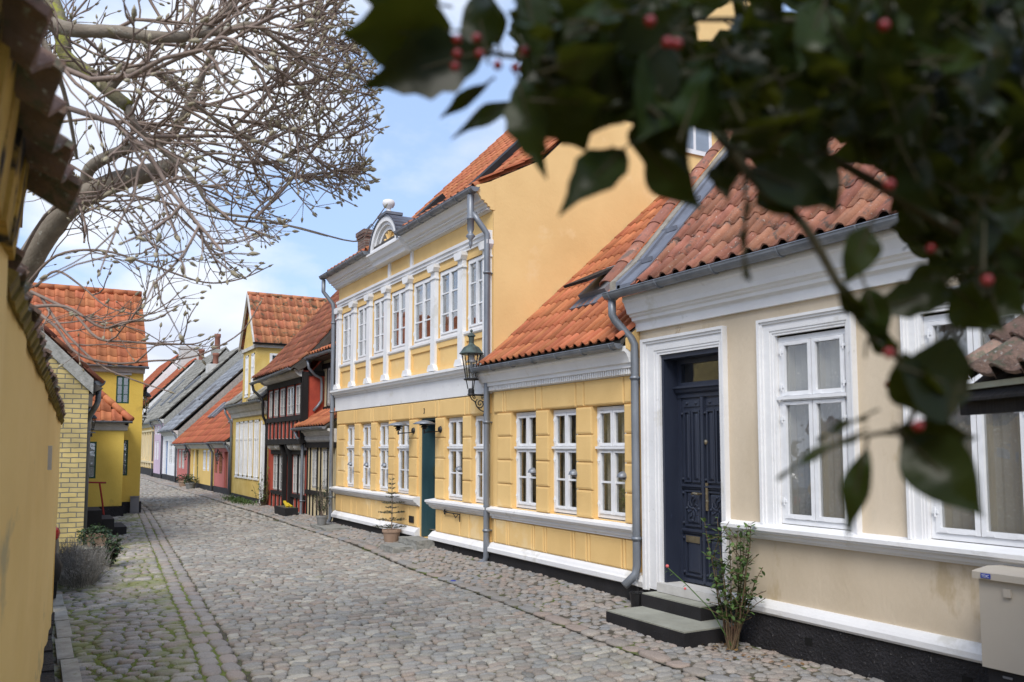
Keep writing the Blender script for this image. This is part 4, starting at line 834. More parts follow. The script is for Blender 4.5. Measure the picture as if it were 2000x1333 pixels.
b.box(5.555, 5.60, 17.84, 19.66, 0.57, 0.67); b.box(5.54, 5.60, 17.50, 19.68, 1.64, 1.76); b.box(5.56, 5.62, 17.84, 19.66, -0.1, 0.07)
b.box(5.93, 5.97, 17.5, 19.75, 2.50, 2.60); b.box(5.93, 5.97, 17.5, 19.75, 3.50, 3.62)
for y in (18.74, 19.30): b.box(5.93, 5.965, y - .03, y + .03, 2.6, 3.5)
b.build('timber_frame', M['timber'], sh)
b = MB(); b.prism([(5.62, 2.05), (5.42, 2.05), (5.42, 2.0), (5.46, 1.98), (5.49, 1.92), (5.52, 1.90), (5.52, 1.80), (5.56, 1.76), (5.62, 1.76)], 'y', 17.5, 19.70)
y = 17.52
while y < 19.65: b.box(5.50, 5.53, y, y + 0.03, 1.82, 1.89); y += 0.07
b.build('cornice', M['oldwhite'], sh)
for a, c in ((18.86, 19.32), (18.06, 18.50)): window(sh, 5.62, a, c, 0.73, 1.61, 2, None, (4, 4), m='oldwhite', gm='glassd', cur='dimcurtain', bar=0.03, mun=0.012, hinges=False)
window(sh, 5.93, 18.80, 19.24, 2.62, 3.49, 2, None, (3, 3), m='oldwhite', gm='glassd', cur='dimcurtain', bar=0.03, mun=0.014, hinges=False)
b = MB(); b.box(5.70, 5.76, 17.58, 17.80, 0.05, 1.66); panel(b, 17.60, 17.78, 0.12, 0.6, 5.70, 0.012); b.build('door', M['greybox'], sh)
roofs_tiles(sh, 5.36, 2.12, [(5.99, 2.52)], 17.55, 19.95, 'tile', 0.2, 0.33); gutter(sh, 5.33, 17.52, 19.98, 2.09, 0.055)
roofs_tiles(sh, 5.55, 3.80, [(6.35, 4.16)], 17.6, 19.45, 'tile', 0.2, 0.33, name='upper_roof'); gutter(sh, 5.50, 17.6, 19.6, 3.74, 0.05)
b = MB(); b.poly([(5.6, 17.58, 3.7), (5.96, 17.58, 3.7), (5.96, 19.7, 3.7), (5.6, 19.7, 3.7)]); b.build('soffit', M['oldtimber'], sh)
downpipe(sh, [(5.36, 19.86, 2.02), (5.38, 19.84, 1.9), (5.46, 19.76, 1.78), (5.50, 19.74, 1.68), (5.50, 19.74, 0.12), (5.47, 19.74, 0.06), (5.36, 19.7, 0.0)], 0.035, 'zinc', [(5.5, 19.74, 0.4)])
room(sh, 5.75, 17.6, 19.6, 0.1, 1.7)
ss = empty('stone_doorstep', (5.1, 17.2, 0), 'low grey stone slabs before the cream half-timbered house', 'doorstep')
rough_step(ss, 5.0, 5.45, 16.15, 17.3, -0.06, 0.08, 5); rough_step(ss, 5.0, 5.5, 17.32, 18.9, -0.08, 0.03, 6)
# ================================================================ red half-timbered house
rh = empty('red_timber_house', (5.6, 21.5, 0), 'red and black half-timbered house with jettied upper floor and steep brown tile roof', 'house')
b = MB(); ops = [(19.86, 20.92, 0.52, 1.47), (21.62, 22.9, 0.52, 1.47), (21.0, 21.5, 0.0, 1.62, 0.3)]
grid_wall(b, 5.60, 19.72, 23.43, -0.05, 1.85, ops, 0.1)
XU = 5.45
wu = [(19.68, 20.22), (20.30, 21.02), (21.12, 21.70), (21.78, 22.32), (22.40, 22.86)]
grid_wall(b, XU, 19.60, 22.98, 1.75, 3.45, [(a, c, 2.42, 3.14) for a, c in wu], 0.06)
b.poly([(XU, 19.60, 1.75), (XU, 19.60, 3.45), (6.0, 19.60, 3.45), (6.0, 19.60, 1.75)]); b.poly([(XU, 22.98, 1.75), (6.0, 22.98, 1.75), (6.0, 22.98, 3.45), (XU, 22.98, 3.45)])
shell(b, 5.62, 11.5, 19.74, 23.42, -0.1, [(5.62, 3.4), (8.6, 6.9), (11.5, 3.6)])
b.build('wall', M['red'], rh); b = MB(); b.poly([(5.66, 19.70, 3.40), (8.6, 19.70, 6.95), (11.4, 19.70, 3.5)][::-1]); b.build('gable_boards', M['oldtimber'], rh); room(rh, 5.72, 19.8, 23.3, 0, 1.7); room(rh, 5.55, 19.8, 22.9, 1.95, 3.3)
b = MB(); T = 0.035
def posts(b, X, ys_, z0, z1, w_=0.045):
    for y in ys_: b.box(X - T, X + 0.001, y - w_, y + w_, z0, z1)
posts(b, XU, (19.64,), 1.85, 3.42, 0.055); posts(b, XU, [20.26, 21.07, 21.74, 22.36, 22.93], 2.36, 3.2, 0.02); posts(b, XU, [20.0, 20.35, 20.7, 21.07, 21.45, 21.8, 22.2, 22.6, 22.93], 1.84, 2.32, 0.018)
b.box(XU - T, XU, 19.60, 22.98, 3.16, 3.32); b.box(XU - T - .01, XU, 19.60, 22.98, 2.29, 2.41); b.box(XU - T - .02, XU + 0.05, 19.60, 22.98, 1.72, 1.85)
b.box(XU, 5.62, 19.565, 19.60, 1.75, 3.42) if False else b.box(XU, XU + 0.12, 19.565, 19.60, 1.75, 3.42); b.box(XU + .12, 6.0, 19.57, 19.60, 3.33, 3.45)
for y in (20.98, 21.52): b.box(5.50, 5.60, y - 0.045, y + 0.045, -0.03, 1.66)
b.box(5.555, 5.60, 19.74, 20.95, 0.43, 0.52); b.box(5.555, 5.60, 21.6, 22.95, 0.43, 0.52); b.box(5.555, 5.60, 19.74, 23.0, 1.47, 1.58)
posts(b, 5.6, [20.39, 22.26], 0.52, 1.47, 0.02); posts(b, 5.6, [19.80, 20.1, 20.45, 20.8, 21.7, 22.1, 22.5, 22.93], 0.0, 0.45, 0.016)
for y in (20.98, 21.52): b.prism([(5.50, 1.40), (5.60, 1.30), (5.60, 1.72), (5.40, 1.72)], 'y', y - 0.05, y + 0.05)
b.box(5.57, 5.62, 19.74, 23.0, -0.1, 0.03)
b.build('timber_frame', M['timber'], rh)
b = MB(); b.smooth = True   # plastered coving under the jetty
for ya, yb in ((19.74, 20.40), (20.44, 20.92), (21.58, 22.2), (22.24, 22.92)): b.prism([(5.60, 1.56)] + [(5.60 - 0.17 * math.sin(a_ * math.pi / 12), 1.72 - 0.15 * math.cos(a_ * math.pi / 12)) for a_ in range(1, 7)] + [(5.60, 1.72)], 'y', ya, yb)
b.prism([(XU, 3.30)] + [(XU - 0.20 * math.sin(a_ * math.pi / 12), 3.47 - 0.17 * math.cos(a_ * math.pi / 12)) for a_ in range(1, 7)] + [(XU, 3.47)], 'y', 19.6, 23.2)
b.build('coving', M['oldwhite'], rh)
b = MB()
def outline(b, X, y0, y1, z0, z1, t=0.010):
    for q in ((y0, y1, z0, z0 + t), (y0, y1, z1 - t, z1), (y0, y0 + t, z0 + t, z1 - t), (y1 - t, y1, z0 + t, z1 - t)): b.box(X - 0.004, X + .001, *q)
e = [19.69, 20.0, 20.35, 20.7, 21.07, 21.45, 21.8, 22.2, 22.6, 22.93]
for i in range(len(e) - 1): outline(b, XU, e[i] + .03, e[i + 1] - .03, 1.86, 2.28)
b.build('panel_outline', M['oldwhite'], rh)
for e in ([19.80, 20.1, 20.45, 20.8, 20.95], [21.6, 21.7, 22.1, 22.5, 22.93]):
    b = MB()
    for i in range(len(e) - 1): outline(b, 5.6, e[i] + .028, e[i + 1] - .028, 0.04, 0.42)
    b.build('panel_outline', M['oldwhite'], rh)
for a, c in wu: window(rh, XU + .01, a + .01, c - .01, 2.43, 3.13, 2, None, (3, 3), m='oldwhite', gm='glassd', cur='dimcurtain', bar=0.022, mun=0.012, hinges=False)
for a, c in ((19.88, 20.37), (20.41, 20.90), (21.64, 22.24), (22.28, 22.88)): window(rh, 5.61, a, c, 0.53, 1.46, 2, None, (4, 4), m='oldwhite', gm='glassd', cur='dimcurtain', bar=0.022, mun=0.012, hinges=False)
b = MB(); b.box(5.85, 5.90, 21.0, 21.5, 0, 1.62); panel(b, 21.04, 21.46, 0.1, 0.7, 5.85, 0.015); panel(b, 21.04, 21.46, 0.8, 1.5, 5.85, 0.015); b.build('door', M['tiledark'], rh)
roofs_tiles(rh, 5.17, 3.52, [(5.60, 3.88), (8.6, 7.4)], 19.62, 23.62, 'tiledark', 0.215, 0.33, jag=0.01)
b = MB(); b.prism([(8.6, 7.4), (11.8, 3.5), (11.8, 3.4), (8.6, 7.3)], 'y', 19.6, 23.6); b.build('roof_slope', M['tiledark'], rh)
b = MB(); b.prism([(5.22, 3.50), (5.60, 3.82), (8.6, 7.34), (8.6, 7.14), (5.70, 3.72), (5.45, 3.50), (5.30, 3.44)], 'y', 19.52, 19.60); b.prism([(5.85, 3.9), (8.6, 7.1), (8.6, 6.95), (5.95, 3.85)], 'y', 19.60, 19.66)
for t_ in range(6): b.box(6.2 + t_ * 0.4, 6.36 + t_ * 0.4, 19.61, 19.64 , 3.5, 4.2 + t_ * 0.44)
b.build('barge_board', M['oldtimber'], rh)
gutter(rh, 5.15, 19.65, 23.7, 3.50, 0.055, ze=3.40); downpipe(rh, [(5.16, 23.6, 3.36), (5.2, 23.6, 3.2), (5.36, 23.42, 3.0), (5.40, 23.40, 2.9), (5.42, 23.40, 2.5), (5.50, 23.42, 2.35), (5.53, 23.43, 2.2), (5.53, 23.43, 0.1)], 0.036, 'iron')
downpipe(rh, [(5.52, 19.5, 3.68), (5.55, 19.5, 3.5), (5.70, 19.52, 3.34), (5.86, 19.55, 3.28), (5.88, 19.55, 3.1), (5.88, 19.55, 2.75), (5.80, 19.56, 2.62), (5.7, 19.57, 2.5)], 0.034, 'zinc')
# ================================================================ yellow house with tall gabled dormer
dh = empty('yellow_dormer_house', (5.6, 25.9, 0), 'pale yellow house with five white shuttered windows and tall gabled dormer under patchy orange tiles', 'house')
b = MB(); dw = [(24.55, 25.15), (25.35, 25.85), (26.0, 26.5), (26.62, 27.1), (27.25, 27.7)]
grid_wall(b, XF, 23.45, 28.3, 0.0, 2.95, [(a, c, 0.75, 2.45) for a, c in dw] + [(23.62, 24.2, 0.08, 2.3, 0.1)], 0.06)
uw = [(25.35, 25.75), (26.15, 26.55)]
grid_wall(b, XF - .005, 25.15, 26.92, 2.75, 4.68, [(a, c, 3.2, 4.45) for a, c in uw], 0.05)
b.poly([(5.595, 25.15, 4.68), (5.595, 26.92, 4.68), (5.595, 26.03, 6.15)][::-1])
grid = [(5.595, 25.15, 2.75), (5.595, 25.15, 4.68), (8.2, 25.15, 4.68), (8.2, 25.15, 2.75)]; b.poly(grid[::-1])
b.poly([(5.595, 26.92, 2.75), (8.2, 26.92, 2.75), (8.2, 26.92, 4.68), (5.595, 26.92, 4.68)][::-1])
shell(b, XF, 11, 23.46, 28.29, -0.1, [(XF, 2.9), (8.3, 5.2), (11, 2.9)])
b.build('wall', M['palebrick'], dh); room(dh, 5.7, 23.5, 28.2, 0.1, 2.8)
b = MB(); b.prism([(5.6, 2.92), (5.38, 2.92), (5.38, 2.86), (5.44, 2.82), (5.47, 2.74), (5.52, 2.70), (5.55, 2.58), (5.6, 2.56)], 'y', 23.45, 28.35); b.build('cornice', M['oldwhite'], dh)
b = MB(); b.box(5.57, 5.65, 23.45, 28.3, -0.3, 0.20); b.build('plinth', M['tar'], dh)
def blind(par, X, y0, y1, z0, z1):
    b = MB(); f = 0.05
    b.box(X - 0.02, X + 0.03, y0, y0 + f, z0, z1); b.box(X - 0.02, X + 0.03, y1 - f, y1, z0, z1); b.box(X - 0.02, X + 0.03, y0, y1, z1 - f, z1); b.box(X - 0.02, X + 0.03, y0, y1, z0, z0 + f); b.box(X - 0.02, X + .03, (y0 + y1) / 2 - .02, (y0 + y1) / 2 + .02, z0, z1)
    b.box(X + 0.005, X + 0.02, y0, y1, z0, z1); b.box(X - 0.03, X + 0.0, y0 - 0.03, y1 + 0.03, z0 - 0.05, z0)
    b.box(X - 0.015, X + 0.0, y0 + f, y1 - f, z0 + (z1 - z0) * .66, z0 + (z1 - z0) * .69)
    for k in (0.3, 0.6, 0.8): b.box(X - 0.005, X + 0.004, y0 + f + .03, (y0 + y1) / 2 - .04, z0 + (z1 - z0) * (k - .1), z0 + (z1 - z0) * (k + .06))
    return b.build('window', M['frame'], par)
for a, c in dw: blind(dh, XF, a, c, 0.76, 2.44)
for a, c in uw: blind(dh, XF, a, c, 3.21, 4.44)
b = MB(); b.box(5.585, 5.66, 23.64, 24.18, 0.08, 2.28); b.box(5.56, 5.60, 23.56, 23.64, 0.08, 2.4); b.box(5.56, 5.60, 24.18, 24.26, 0.08, 2.4); b.build('door', M['frame'], dh)
# side window of the dormer (faces the viewer)
b = MB(); b.box(5.98, 6.36, 25.11, 25.15, 3.75, 4.42); so_ = b.build('side_window', M['frame'], dh); g = MB(); g.box(6.05, 6.29, 25.105, 25.11, 3.80, 4.36); g.build('glass', M['glassd'], so_)
# dormer roof: ridge runs away from the street
b = MB(); r0, r1 = (26.03, 6.30), (25.0, 4.68)
d1 = Vector((0, 26.03 - 25.02, 6.27 - 4.70)); tiles(b, (5.50, 25.02, 4.70), (1, 0, 0), d1, 13, 6, 0.23, d1.length / 6, jag=0.01)
d2 = Vector((0, 26.03 - 27.04, 6.27 - 4.70)); tiles(b, (5.50, 27.04, 4.70), (1, 0, 0), d2, 13, 6, 0.23, d2.length / 6)
b.smooth = True
for k in range(9): b.ca = rnd.random(); b.tube([(5.48 + k * .34, 26.03, 6.30), (5.83 + k * .34, 26.03, 6.305)], [0.075, 0.065], 8)
b.build('dormer_roof', M['tilepatch'], dh)
b = MB(); b.prism([(25.0, 4.62), (26.03, 6.22), (27.06, 4.62), (27.06, 4.72), (26.03, 6.33), (25.0, 4.72)], 'x', 5.46, 5.52); b.prism([(25.12, 4.56), (25.12, 4.66), (26.95, 4.66), (26.95, 4.56)], 'x', 5.54, 5.62); b.box(5.5, 8.4, 25.06, 25.15, 4.58, 4.68); b.build('barge_board', M['oldwhite'], dh)
b = MB(); b.halfpipe((5.46, 25.0, 4.70), (8.4, 25.0, 4.70), 0.045); b.build('gutter', M['iron'], dh)
roofs_tiles(dh, 5.36, 2.98, [(8.3, 5.45)], 23.5, 25.1, 'greyroof', 0.22, 0.33); roofs_tiles(dh, 5.36, 2.98, [(8.3, 5.45)], 26.97, 28.3, 'greyroof', 0.22, 0.33)
gutter(dh, 5.33, 23.5, 28.35, 2.95, 0.05); downpipe(dh, [(5.34, 28.3, 2.9), (5.36, 28.3, 2.75), (5.5, 28.24, 2.5), (5.54, 28.22, 2.4), (5.54, 28.22, 0.1)], 0.036, 'zinc')
# ================================================================ the small houses farther along the street
def far_house(label, y0, y1, ze, zr, wall, roof, wins=(), doors=(), plinth=0.25, xr=9.2, cor='oldwhite', gable=None, wm='frame', gut='zinc', tw=0.24, xf=5.6, name=None, rh_=None):
    h = empty(name or 'terraced_house', (xf, (y0 + y1) / 2, 0), label, 'house', 'small terraced houses farther down the street')
    b = MB(); grid_wall(b, xf, y0, y1, plinth, ze, [(a, c, e, f) for a, c, e, f in wins] + [(a, c, plinth - .05, f, 0.15) for a, c, f, _ in doors], 0.07); b.build('wall', M[wall], h)
    b = MB(); b.cm = 0; shell(b, xf, 2 * xr - xf, y0 + .005, y1 - .005, -0.1, [(xf, ze), (xr, zr), (2 * xr - xf, ze)]); b.build('gable', M[gable or wall], h)
    b = MB(); b.box(xf - .02, xf + .05, y0, y1, -0.2, plinth); b.build('plinth', M['tarsmooth'], h)
    b = MB(); b.prism([(xf, ze), (xf - .18, ze), (xf - .18, ze - .05), (xf - .1, ze - .1), (xf - .04, ze - .2), (xf, ze - .2)], 'y', y0, y1); b.build('cornice', M[cor], h)
    for a, c, e, f in wins: window(h, xf + .02, a, c, e, f, 2, None, (3, 3), m=wm, gm='glassd', bar=0.04, mun=0.02, hinges=False)
    for a, c, f, m_ in doors: bb = MB(); bb.box(xf + .08, xf + .12, a, c, plinth - .05, f); panel(bb, a + .06, c - .06, plinth + .05, (plinth + f) / 2, xf + .08, .02); panel(bb, a + .06, c - .06, (plinth + f) / 2 + .05, f - .08, xf + .08, .02); bb.build('door', M[m_], h)
    roofs_tiles(h, xf - .22, ze + .03, [(xr, zr + .15)], y0 + .03, y1 - .03, roof, tw, 0.36, prof=5, jag=0.01)
    b = MB(); b.prism([(xr, zr + .15), (2 * xr - xf + .2, ze), (2 * xr - xf + .2, ze - .08), (xr, zr + .05)], 'y', y0 + .03, y1 - .03); b.build('roof_slope', M[roof], h)
    gutter(h, xf - .25, y0, y1, ze, 0.05, gut); downpipe(h, [(xf - .24, y0 + .1, ze - .03), (xf - .1, y0 + .1, ze - .25), (xf - .05, y0 + .1, ze - .35), (xf - .05, y0 + .1, 0.1)], 0.04, gut)
    return h
def rooflight(h, y, x, s_l, xr0, zr0, dirv, wd=0.22, m='zinc'):
    d = Vector(dirv).normalized(); n_ = Vector((-d.z, 0, d.x)); t_ = (x - xr0) / d.x; c = Vector((xr0, y, zr0)) + d * t_ + n_ * 0.10; b = MB(); b.obox(c, d * s_l, (0, wd, 0), n_ * 0.04); o = b.build('roof_window', M[m], h); g = MB(); g.obox(c + n_ * 0.045, d * (s_l - .06), (0, wd - .06, 0), n_ * 0.004); g.build('glass', M['greybox'], o)
f1 = far_house('low rose pink house with dark windows and lantern next to the pale yellow dormer house', 28.33, 31.35, 1.82, 5.0, 'pink', 'tilewarm', [(30.75, 31.25, .75, 1.50), (29.9, 30.5, .75, 1.50), (28.45, 28.85, .75, 1.50)], [(29.0, 29.55, 1.50, 'tiledark')], 0.3, wm='tiledark')
f2 = far_house('low yellow house with white windows between the two rose pink houses', 31.37, 36.6, 1.80, 5.4, 'farhouseyellow', 'tilewarm', [(31.6, 32.1, .78, 1.55), (32.3, 32.85, .78, 1.55), (33.05, 33.7, .78, 1.55)], [(34.7, 35.3, 1.55, 'green'), (35.6, 36.2, 1.55, 'frame')], 0.27)
f3 = far_house('small rose pink house between the yellow house and the white one', 36.62, 40.2, 1.78, 5.4, 'pink', 'tilewarm', [(38.2, 38.9, .74, 1.55), (39.1, 39.8, .74, 1.55)], [], 0.2, wm='oldwhite')
f4 = far_house('white house with blue door and slate roof in the row down the street', 40.25, 45.1, 2.40, 6.0, 'white', 'slate', [(40.6, 41.6, .85, 2.0), (41.9, 43.0, .85, 2.0)], [(43.4, 44.3, 1.95, 'blue')], 0.35, gable='roughcast', tw=0.4)
f5 = far_house('narrow lilac house with blue door beyond the white one', 45.15, 48.7, 3.05, 6.7, 'lilac', 'greyroof', [(46.8, 47.5, 1.0, 2.0), (47.8, 48.4, 1.0, 2.0), (46.8, 47.5, 2.3, 2.75), (47.8, 48.4, 2.3, 2.75)], [(45.4, 46.1, 1.95, 'blue')], 0.3, gable='roughcast')
f6 = far_house('ochre house with a long row of pilasters at the end of the row', 48.75, 58.5, 2.95, 7.1, 'farhouseyellow', 'greyroof', [(49.6 + k * 1.15, 50.2 + k * 1.15, 1.0, 2.3) for k in range(7)], [], 0.5, gable='roughcast')
b = MB()
for k in range(9): b.box(5.5, 5.6, 49.1 + k * 1.15, 49.35 + k * 1.15, 0.55, 2.5)
b.box(5.48, 5.6, 48.8, 58.4, 2.5, 2.6); b.box(5.48, 5.6, 48.8, 58.4, 0.8, 0.9); b.build('pilaster_row', M['cream'], f6)
f7 = far_house('orange roofed house farthest down the street', 59.0, 66.0, 3.6, 7.4, 'white', 'tilewarm', [], [], 0.3)
f8 = far_house('orange roofed house with white gable beyond the ochre one', 66.2, 78.0, 4.2, 8.4, 'white', 'tilewarm', [], [], 0.3)
for y, x, l_ in ((30.4, 6.3, .45), (31.5, 6.9, .55), (33.0, 7.1, .7), (36.0, 6.7, .45), (36.8, 6.7, .45)): rooflight(f2 if y > 31.4 else f1, y, x, l_, 5.38, 1.85, (3.82, 0, 3.7))
for y, x in ((42.2, 7.2), (43.4, 6.5)): rooflight(f4, y, x, .5, 5.38, 2.43, (3.82, 0, 3.72), m='greybox')
for y, x in ((47.2, 7.3), (47.9, 6.6)): rooflight(f5, y, x, .5, 5.38, 3.08, (3.82, 0, 3.8))
for y, x in ((51.0, 6.6), (53.2, 7.4), (55.4, 6.4)): rooflight(f6, y, x, .55, 5.38, 2.98, (3.82, 0, 4.2))
def brickmat(name, c1, c2, cm_, sc_=1.0, bw=0.24, rh_=0.075, mo=0.012, dark=None, bump=0.6):
    m = bpy.data.materials.new(name); m.use_nodes = True; t = m.node_tree; L = t.links.new; p = t.nodes['Principled BSDF']; p.inputs['Roughness'].default_value = 0.9
    tcx = N('ShaderNodeTexCoord', t); sp = N('ShaderNodeSeparateXYZ', t); L(tcx.outputs['Object'], sp.inputs[0]); ad = N('ShaderNodeMath', t, operation='ADD'); L(sp.outputs[0], ad.inputs[0]); L(sp.outputs[1], ad.inputs[1]); cb = N('ShaderNodeCombineXYZ', t); L(ad.outputs[0], cb.inputs[0]); L(sp.outputs[2], cb.inputs[1])
    nz = N('ShaderNodeTexNoise', t); nz.inputs['Scale'].default_value = 6; L(tcx.outputs['Object'], nz.inputs['Vector']); mxv = N('ShaderNodeMixRGB', t, blend_type='LINEAR_LIGHT'); mxv.inputs[0].default_value = 0.012; L(cb.outputs[0], mxv.inputs[1]); L(nz.outputs['Color'], mxv.inputs[2])
    bt = N('ShaderNodeTexBrick', t); bt.inputs['Scale'].default_value = 1; bt.inputs['Brick Width'].default_value = bw; bt.inputs['Row Height'].default_value = rh_; bt.inputs['Mortar Size'].default_value = mo; bt.inputs['Mortar Smooth'].default_value = 0.4
    bt.inputs['Color1'].default_value = tuple(c1) + (1,); bt.inputs['Color2'].default_value = tuple(c2) + (1,); bt.inputs['Mortar'].default_value = tuple(cm_) + (1,); L(mxv.outputs[0], bt.inputs['Vector'])
    n2 = N('ShaderNodeTexNoise', t); n2.inputs['Scale'].default_value = 3; n2.inputs['Detail'].default_value = 6; L(tcx.outputs['Object'], n2.inputs['Vector']); mr = N('ShaderNodeMapRange', t); mr.inputs['From Min'].default_value = .3; mr.inputs['From Max'].default_value = .7; mr.inputs['To Min'].default_value = .75; mr.inputs['To Max'].default_value = 1.15; L(n2.outputs['Fac'], mr.inputs['Value'])
    mu = N('ShaderNodeMixRGB', t, blend_type='MULTIPLY'); mu.inputs[0].default_value = 1; L(bt.outputs[0], mu.inputs[1]); L(mr.outputs[0], mu.inputs[2]); L(mu.outputs[0], p.inputs['Base Color'])
    bp = N('ShaderNodeBump', t); bp.inputs['Strength'].default_value = bump; bp.inputs['Distance'].default_value = 0.01; bp.invert = True; L(bt.outputs['Fac'], bp.inputs['Height']); L(bp.outputs[0], p.inputs['Normal']); return m
M['chimbrick'] = brickmat('dark_chimney_brick', (0.12, 0.065, 0.05), (0.18, 0.11, 0.085), (0.24, 0.225, 0.20), mo=.008)
M['wallbrick'] = brickmat('yellow_painted_brick', (0.58, 0.45, 0.18), (0.46, 0.37, 0.17), (0.17, 0.16, 0.13), bw=0.235, rh_=0.078, mo=0.009)
def chimney(x, y, z0, z1, w_, m, label, pots=(), par=None, cap=True):
    b = MB(); b.box(x - w_, x + w_, y - w_, y + w_, z0, z1)
    if cap: b.box(x - w_ - .05, x + w_ + .05, y - w_ - .05, y + w_ + .05, z1 - 0.12, z1 + 0.0); b.box(x - w_ - .03, x + w_ + .03, y - w_ - .03, y + w_ + .03, z1 - 0.2, z1 - 0.12)
    o = b.build('chimney', M[m], par)
    for px, py, h_, r_ in pots:
        b = MB(); b.smooth = True; b.lathe([(r_, 0), (r_ * 0.92, h_ * .75), (r_ * 1.15, h_ * .8), (r_ * 1.15, h_), (r_ * .8, h_), (r_ * .8, h_ * .8)], (px, py, z1), 12); b.build('chimney_pot', M['brickred'], o)
    return o
M['brickred'] = mat('red_clay_pot', (0.27, 0.12, 0.085), 0.9, 0.1, 6, 0.2)
c = at(709, 480, 25); c1 = chimney(8.3, 23.0, 5.5, 7.86, 0.30, 'chimbrick', '', par=rh)
b = MB(); b.tube([(8.1, 22.8, 7.86), (8.3, 23.0, 8.12), (8.5, 22.8, 7.86)], 0.012, 5); b.tube([(8.1, 23.2, 7.86), (8.3, 23.0, 8.12), (8.5, 23.2, 7.86)], 0.012, 5); b.build('cowl', M['iron'], c1)
chimney(9.0, 55.7, 6.3, 7.1, 0.35, 'roughcast', '', [(9, 55.7, 0.7, 0.17)], f6, cap=False); chimney(9.0, 50.4, 6.2, 7.25, 0.3, 'roughcast', '', [(9, 50.4, 0.9, 0.16)], f6, cap=False)
chimney(8.2, 46.3, 4.8, 6.0, 0.42, 'oldwhite', '', [(8.2, 46.3, 0.6, 0.15)], f5, cap=False)
chimney(9.2, 62, 6.5, 8.6, 0.6, 'oldwhite', '', [], f7)
# ================================================================ left side: garden wall
gw = empty('garden_wall', (0, 5, 0), 'long ochre limewashed garden wall at far left with mossy tile coping and dark foot', 'wall')
def wx(y): return -0.195 + 0.044 * y
nrw = random.Random(9)
b = MB(); b.smooth = True; zs = [-0.3] + [0.02 + i * 0.14 for i in range(15)]; ysw = [-1.5 + i * 0.185 for i in range(61)]
def wtop(y): return 2.13 if y < 2.45 else float(np.interp(y, [2.45, 9.6], [2.08, 1.90]))
for y in ysw:
    for i in range(15):
        z = -0.2 + (wtop(y) + 0.2) * i / 14; off = 0.006 * math.sin(y * 3.1 + z * 2) + 0.005 * math.sin(y * 7.3 - z * 5) + nrw.uniform(-.0015, .0015)
        b.v.append((wx(y) + off + (0.02 if y < 2.42 else 0) - 0.010 * z * 0, y, z))
n = 15
for j in range(len(ysw) - 1):
    for i in range(14): b.face([j * n + i, j * n + i + 1, (j + 1) * n + i + 1, (j + 1) * n + i])
b.smooth = False; b.poly([(wx(9.6), 9.6, -.2), (wx(9.6), 9.6, 1.9), (wx(9.6) - .3, 9.6, 1.9), (wx(9.6) - .3, 9.6, -.2)]); b.poly([(wx(-1.5) - .4, -1.5, -.2), (wx(-1.5) - .4, -1.5, 2.1), (wx(9.6) - .3, 9.6, 1.9), (wx(9.6) - .3, 9.6, -.2)])
b.build('wall_face', M['wallyellow'], gw)
b = MB(); b.box(-0.02, 0, 0, 1, 0, 0.01) if False else None
for k in range(30):
    y0 = 4.2 + k * 0.18; zt = 0.04 + 0.012 * math.sin(k * 1.7) + max(0, (9.0 - y0)) * 0.02
    b.prism([(wx(y0) - 0.02, y0), (max(wx(y0) + 0.02, 0.19 + 0.006 * (y0 - 7)), y0), (max(wx(y0 + .18) + 0.02, 0.19 + 0.006 * (y0 - 6.82)), y0 + 0.18), (wx(y0) - 0.02, y0 + 0.18)], 'z', -0.3, zt)
b.build('wall_foot', M['tar'], gw)
# mossy coping of old tiles on the low wall
b = MB(); cr_ = random.Random(11)
def cop_tile(b, c, d, up, w_, ln, th=0.014):
    """one S-curved tile: c tip centre, d pointing outwards/down, w_ half width along the wall"""
    d = Vector(d).normalized(); s = Vector((0.044, 1, 0)).normalized(); n_ = s.cross(d) * -1
    if n_.z < 0: n_ = -n_
    k = len(b.v); K = 9
    for (l_, dz) in ((0, 0.0), (0, -th), (-ln, 0.01)):
        for i in range(K):
            t_ = i / (K - 1); z = 0.026 * math.cos(2 * math.pi * t_) + 0.012 * math.sin(2 * math.pi * t_)
            b.v.append(tuple(Vector(c) + s * ((t_ - 0.5) * 2 * w_) + d * (l_ + cr_.uniform(-.002, .002)) + n_ * (z + dz)))
    for l_ in (-0.0001,):
        for i in range(K): t_ = i / (K - 1); z = 0.026 * math.cos(2 * math.pi * t_) + 0.012 * math.sin(2 * math.pi * t_); b.v.append(tuple(Vector(c) + s * ((t_ - 0.5) * 2 * w_) - d * ln + n_ * (z + 0.01 - th)))
    b.smooth = True
    for i in range(K - 1):
        b.face([k + i, k + i + 1, k + 2 * K + i + 1, k + 2 * K + i]); b.face([k + K + i + 1, k + K + i, k + 3 * K + i, k + 3 * K + i + 1])
    b.smooth = False
    for i in range(K - 1): b.face([k + K + i, k + K + i + 1, k + i + 1, k + i])
    b.face([k, k + K, k + 3 * K, k + 2 * K]); b.face([k + K - 1, k + 3 * K - 1, k + 4 * K - 1, k + 2 * K - 1])
for i in range(36):
    y = 2.55 + i * 0.2; b.ca = cr_.random()
    cop_tile(b, (wx(y) + 0.035 + cr_.uniform(-.012, .012), y, wtop(y) + 0.035 + cr_.uniform(-.01, .01)), (0.86, 0, -0.5), None, 0.11, 0.30)
b.build('low_coping', M['tilemoss'], gw)
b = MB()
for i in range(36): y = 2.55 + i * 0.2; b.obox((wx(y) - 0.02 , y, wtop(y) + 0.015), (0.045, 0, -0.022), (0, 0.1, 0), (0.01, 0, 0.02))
b.build('coping_mortar', M['mossymortar'] if 'mossymortar' in M else mat('mossy_mortar', (0.30, 0.22, 0.05), 0.95, 0.15, 10, 0.8, 40, col2=(0.10, 0.08, 0.04)), gw)
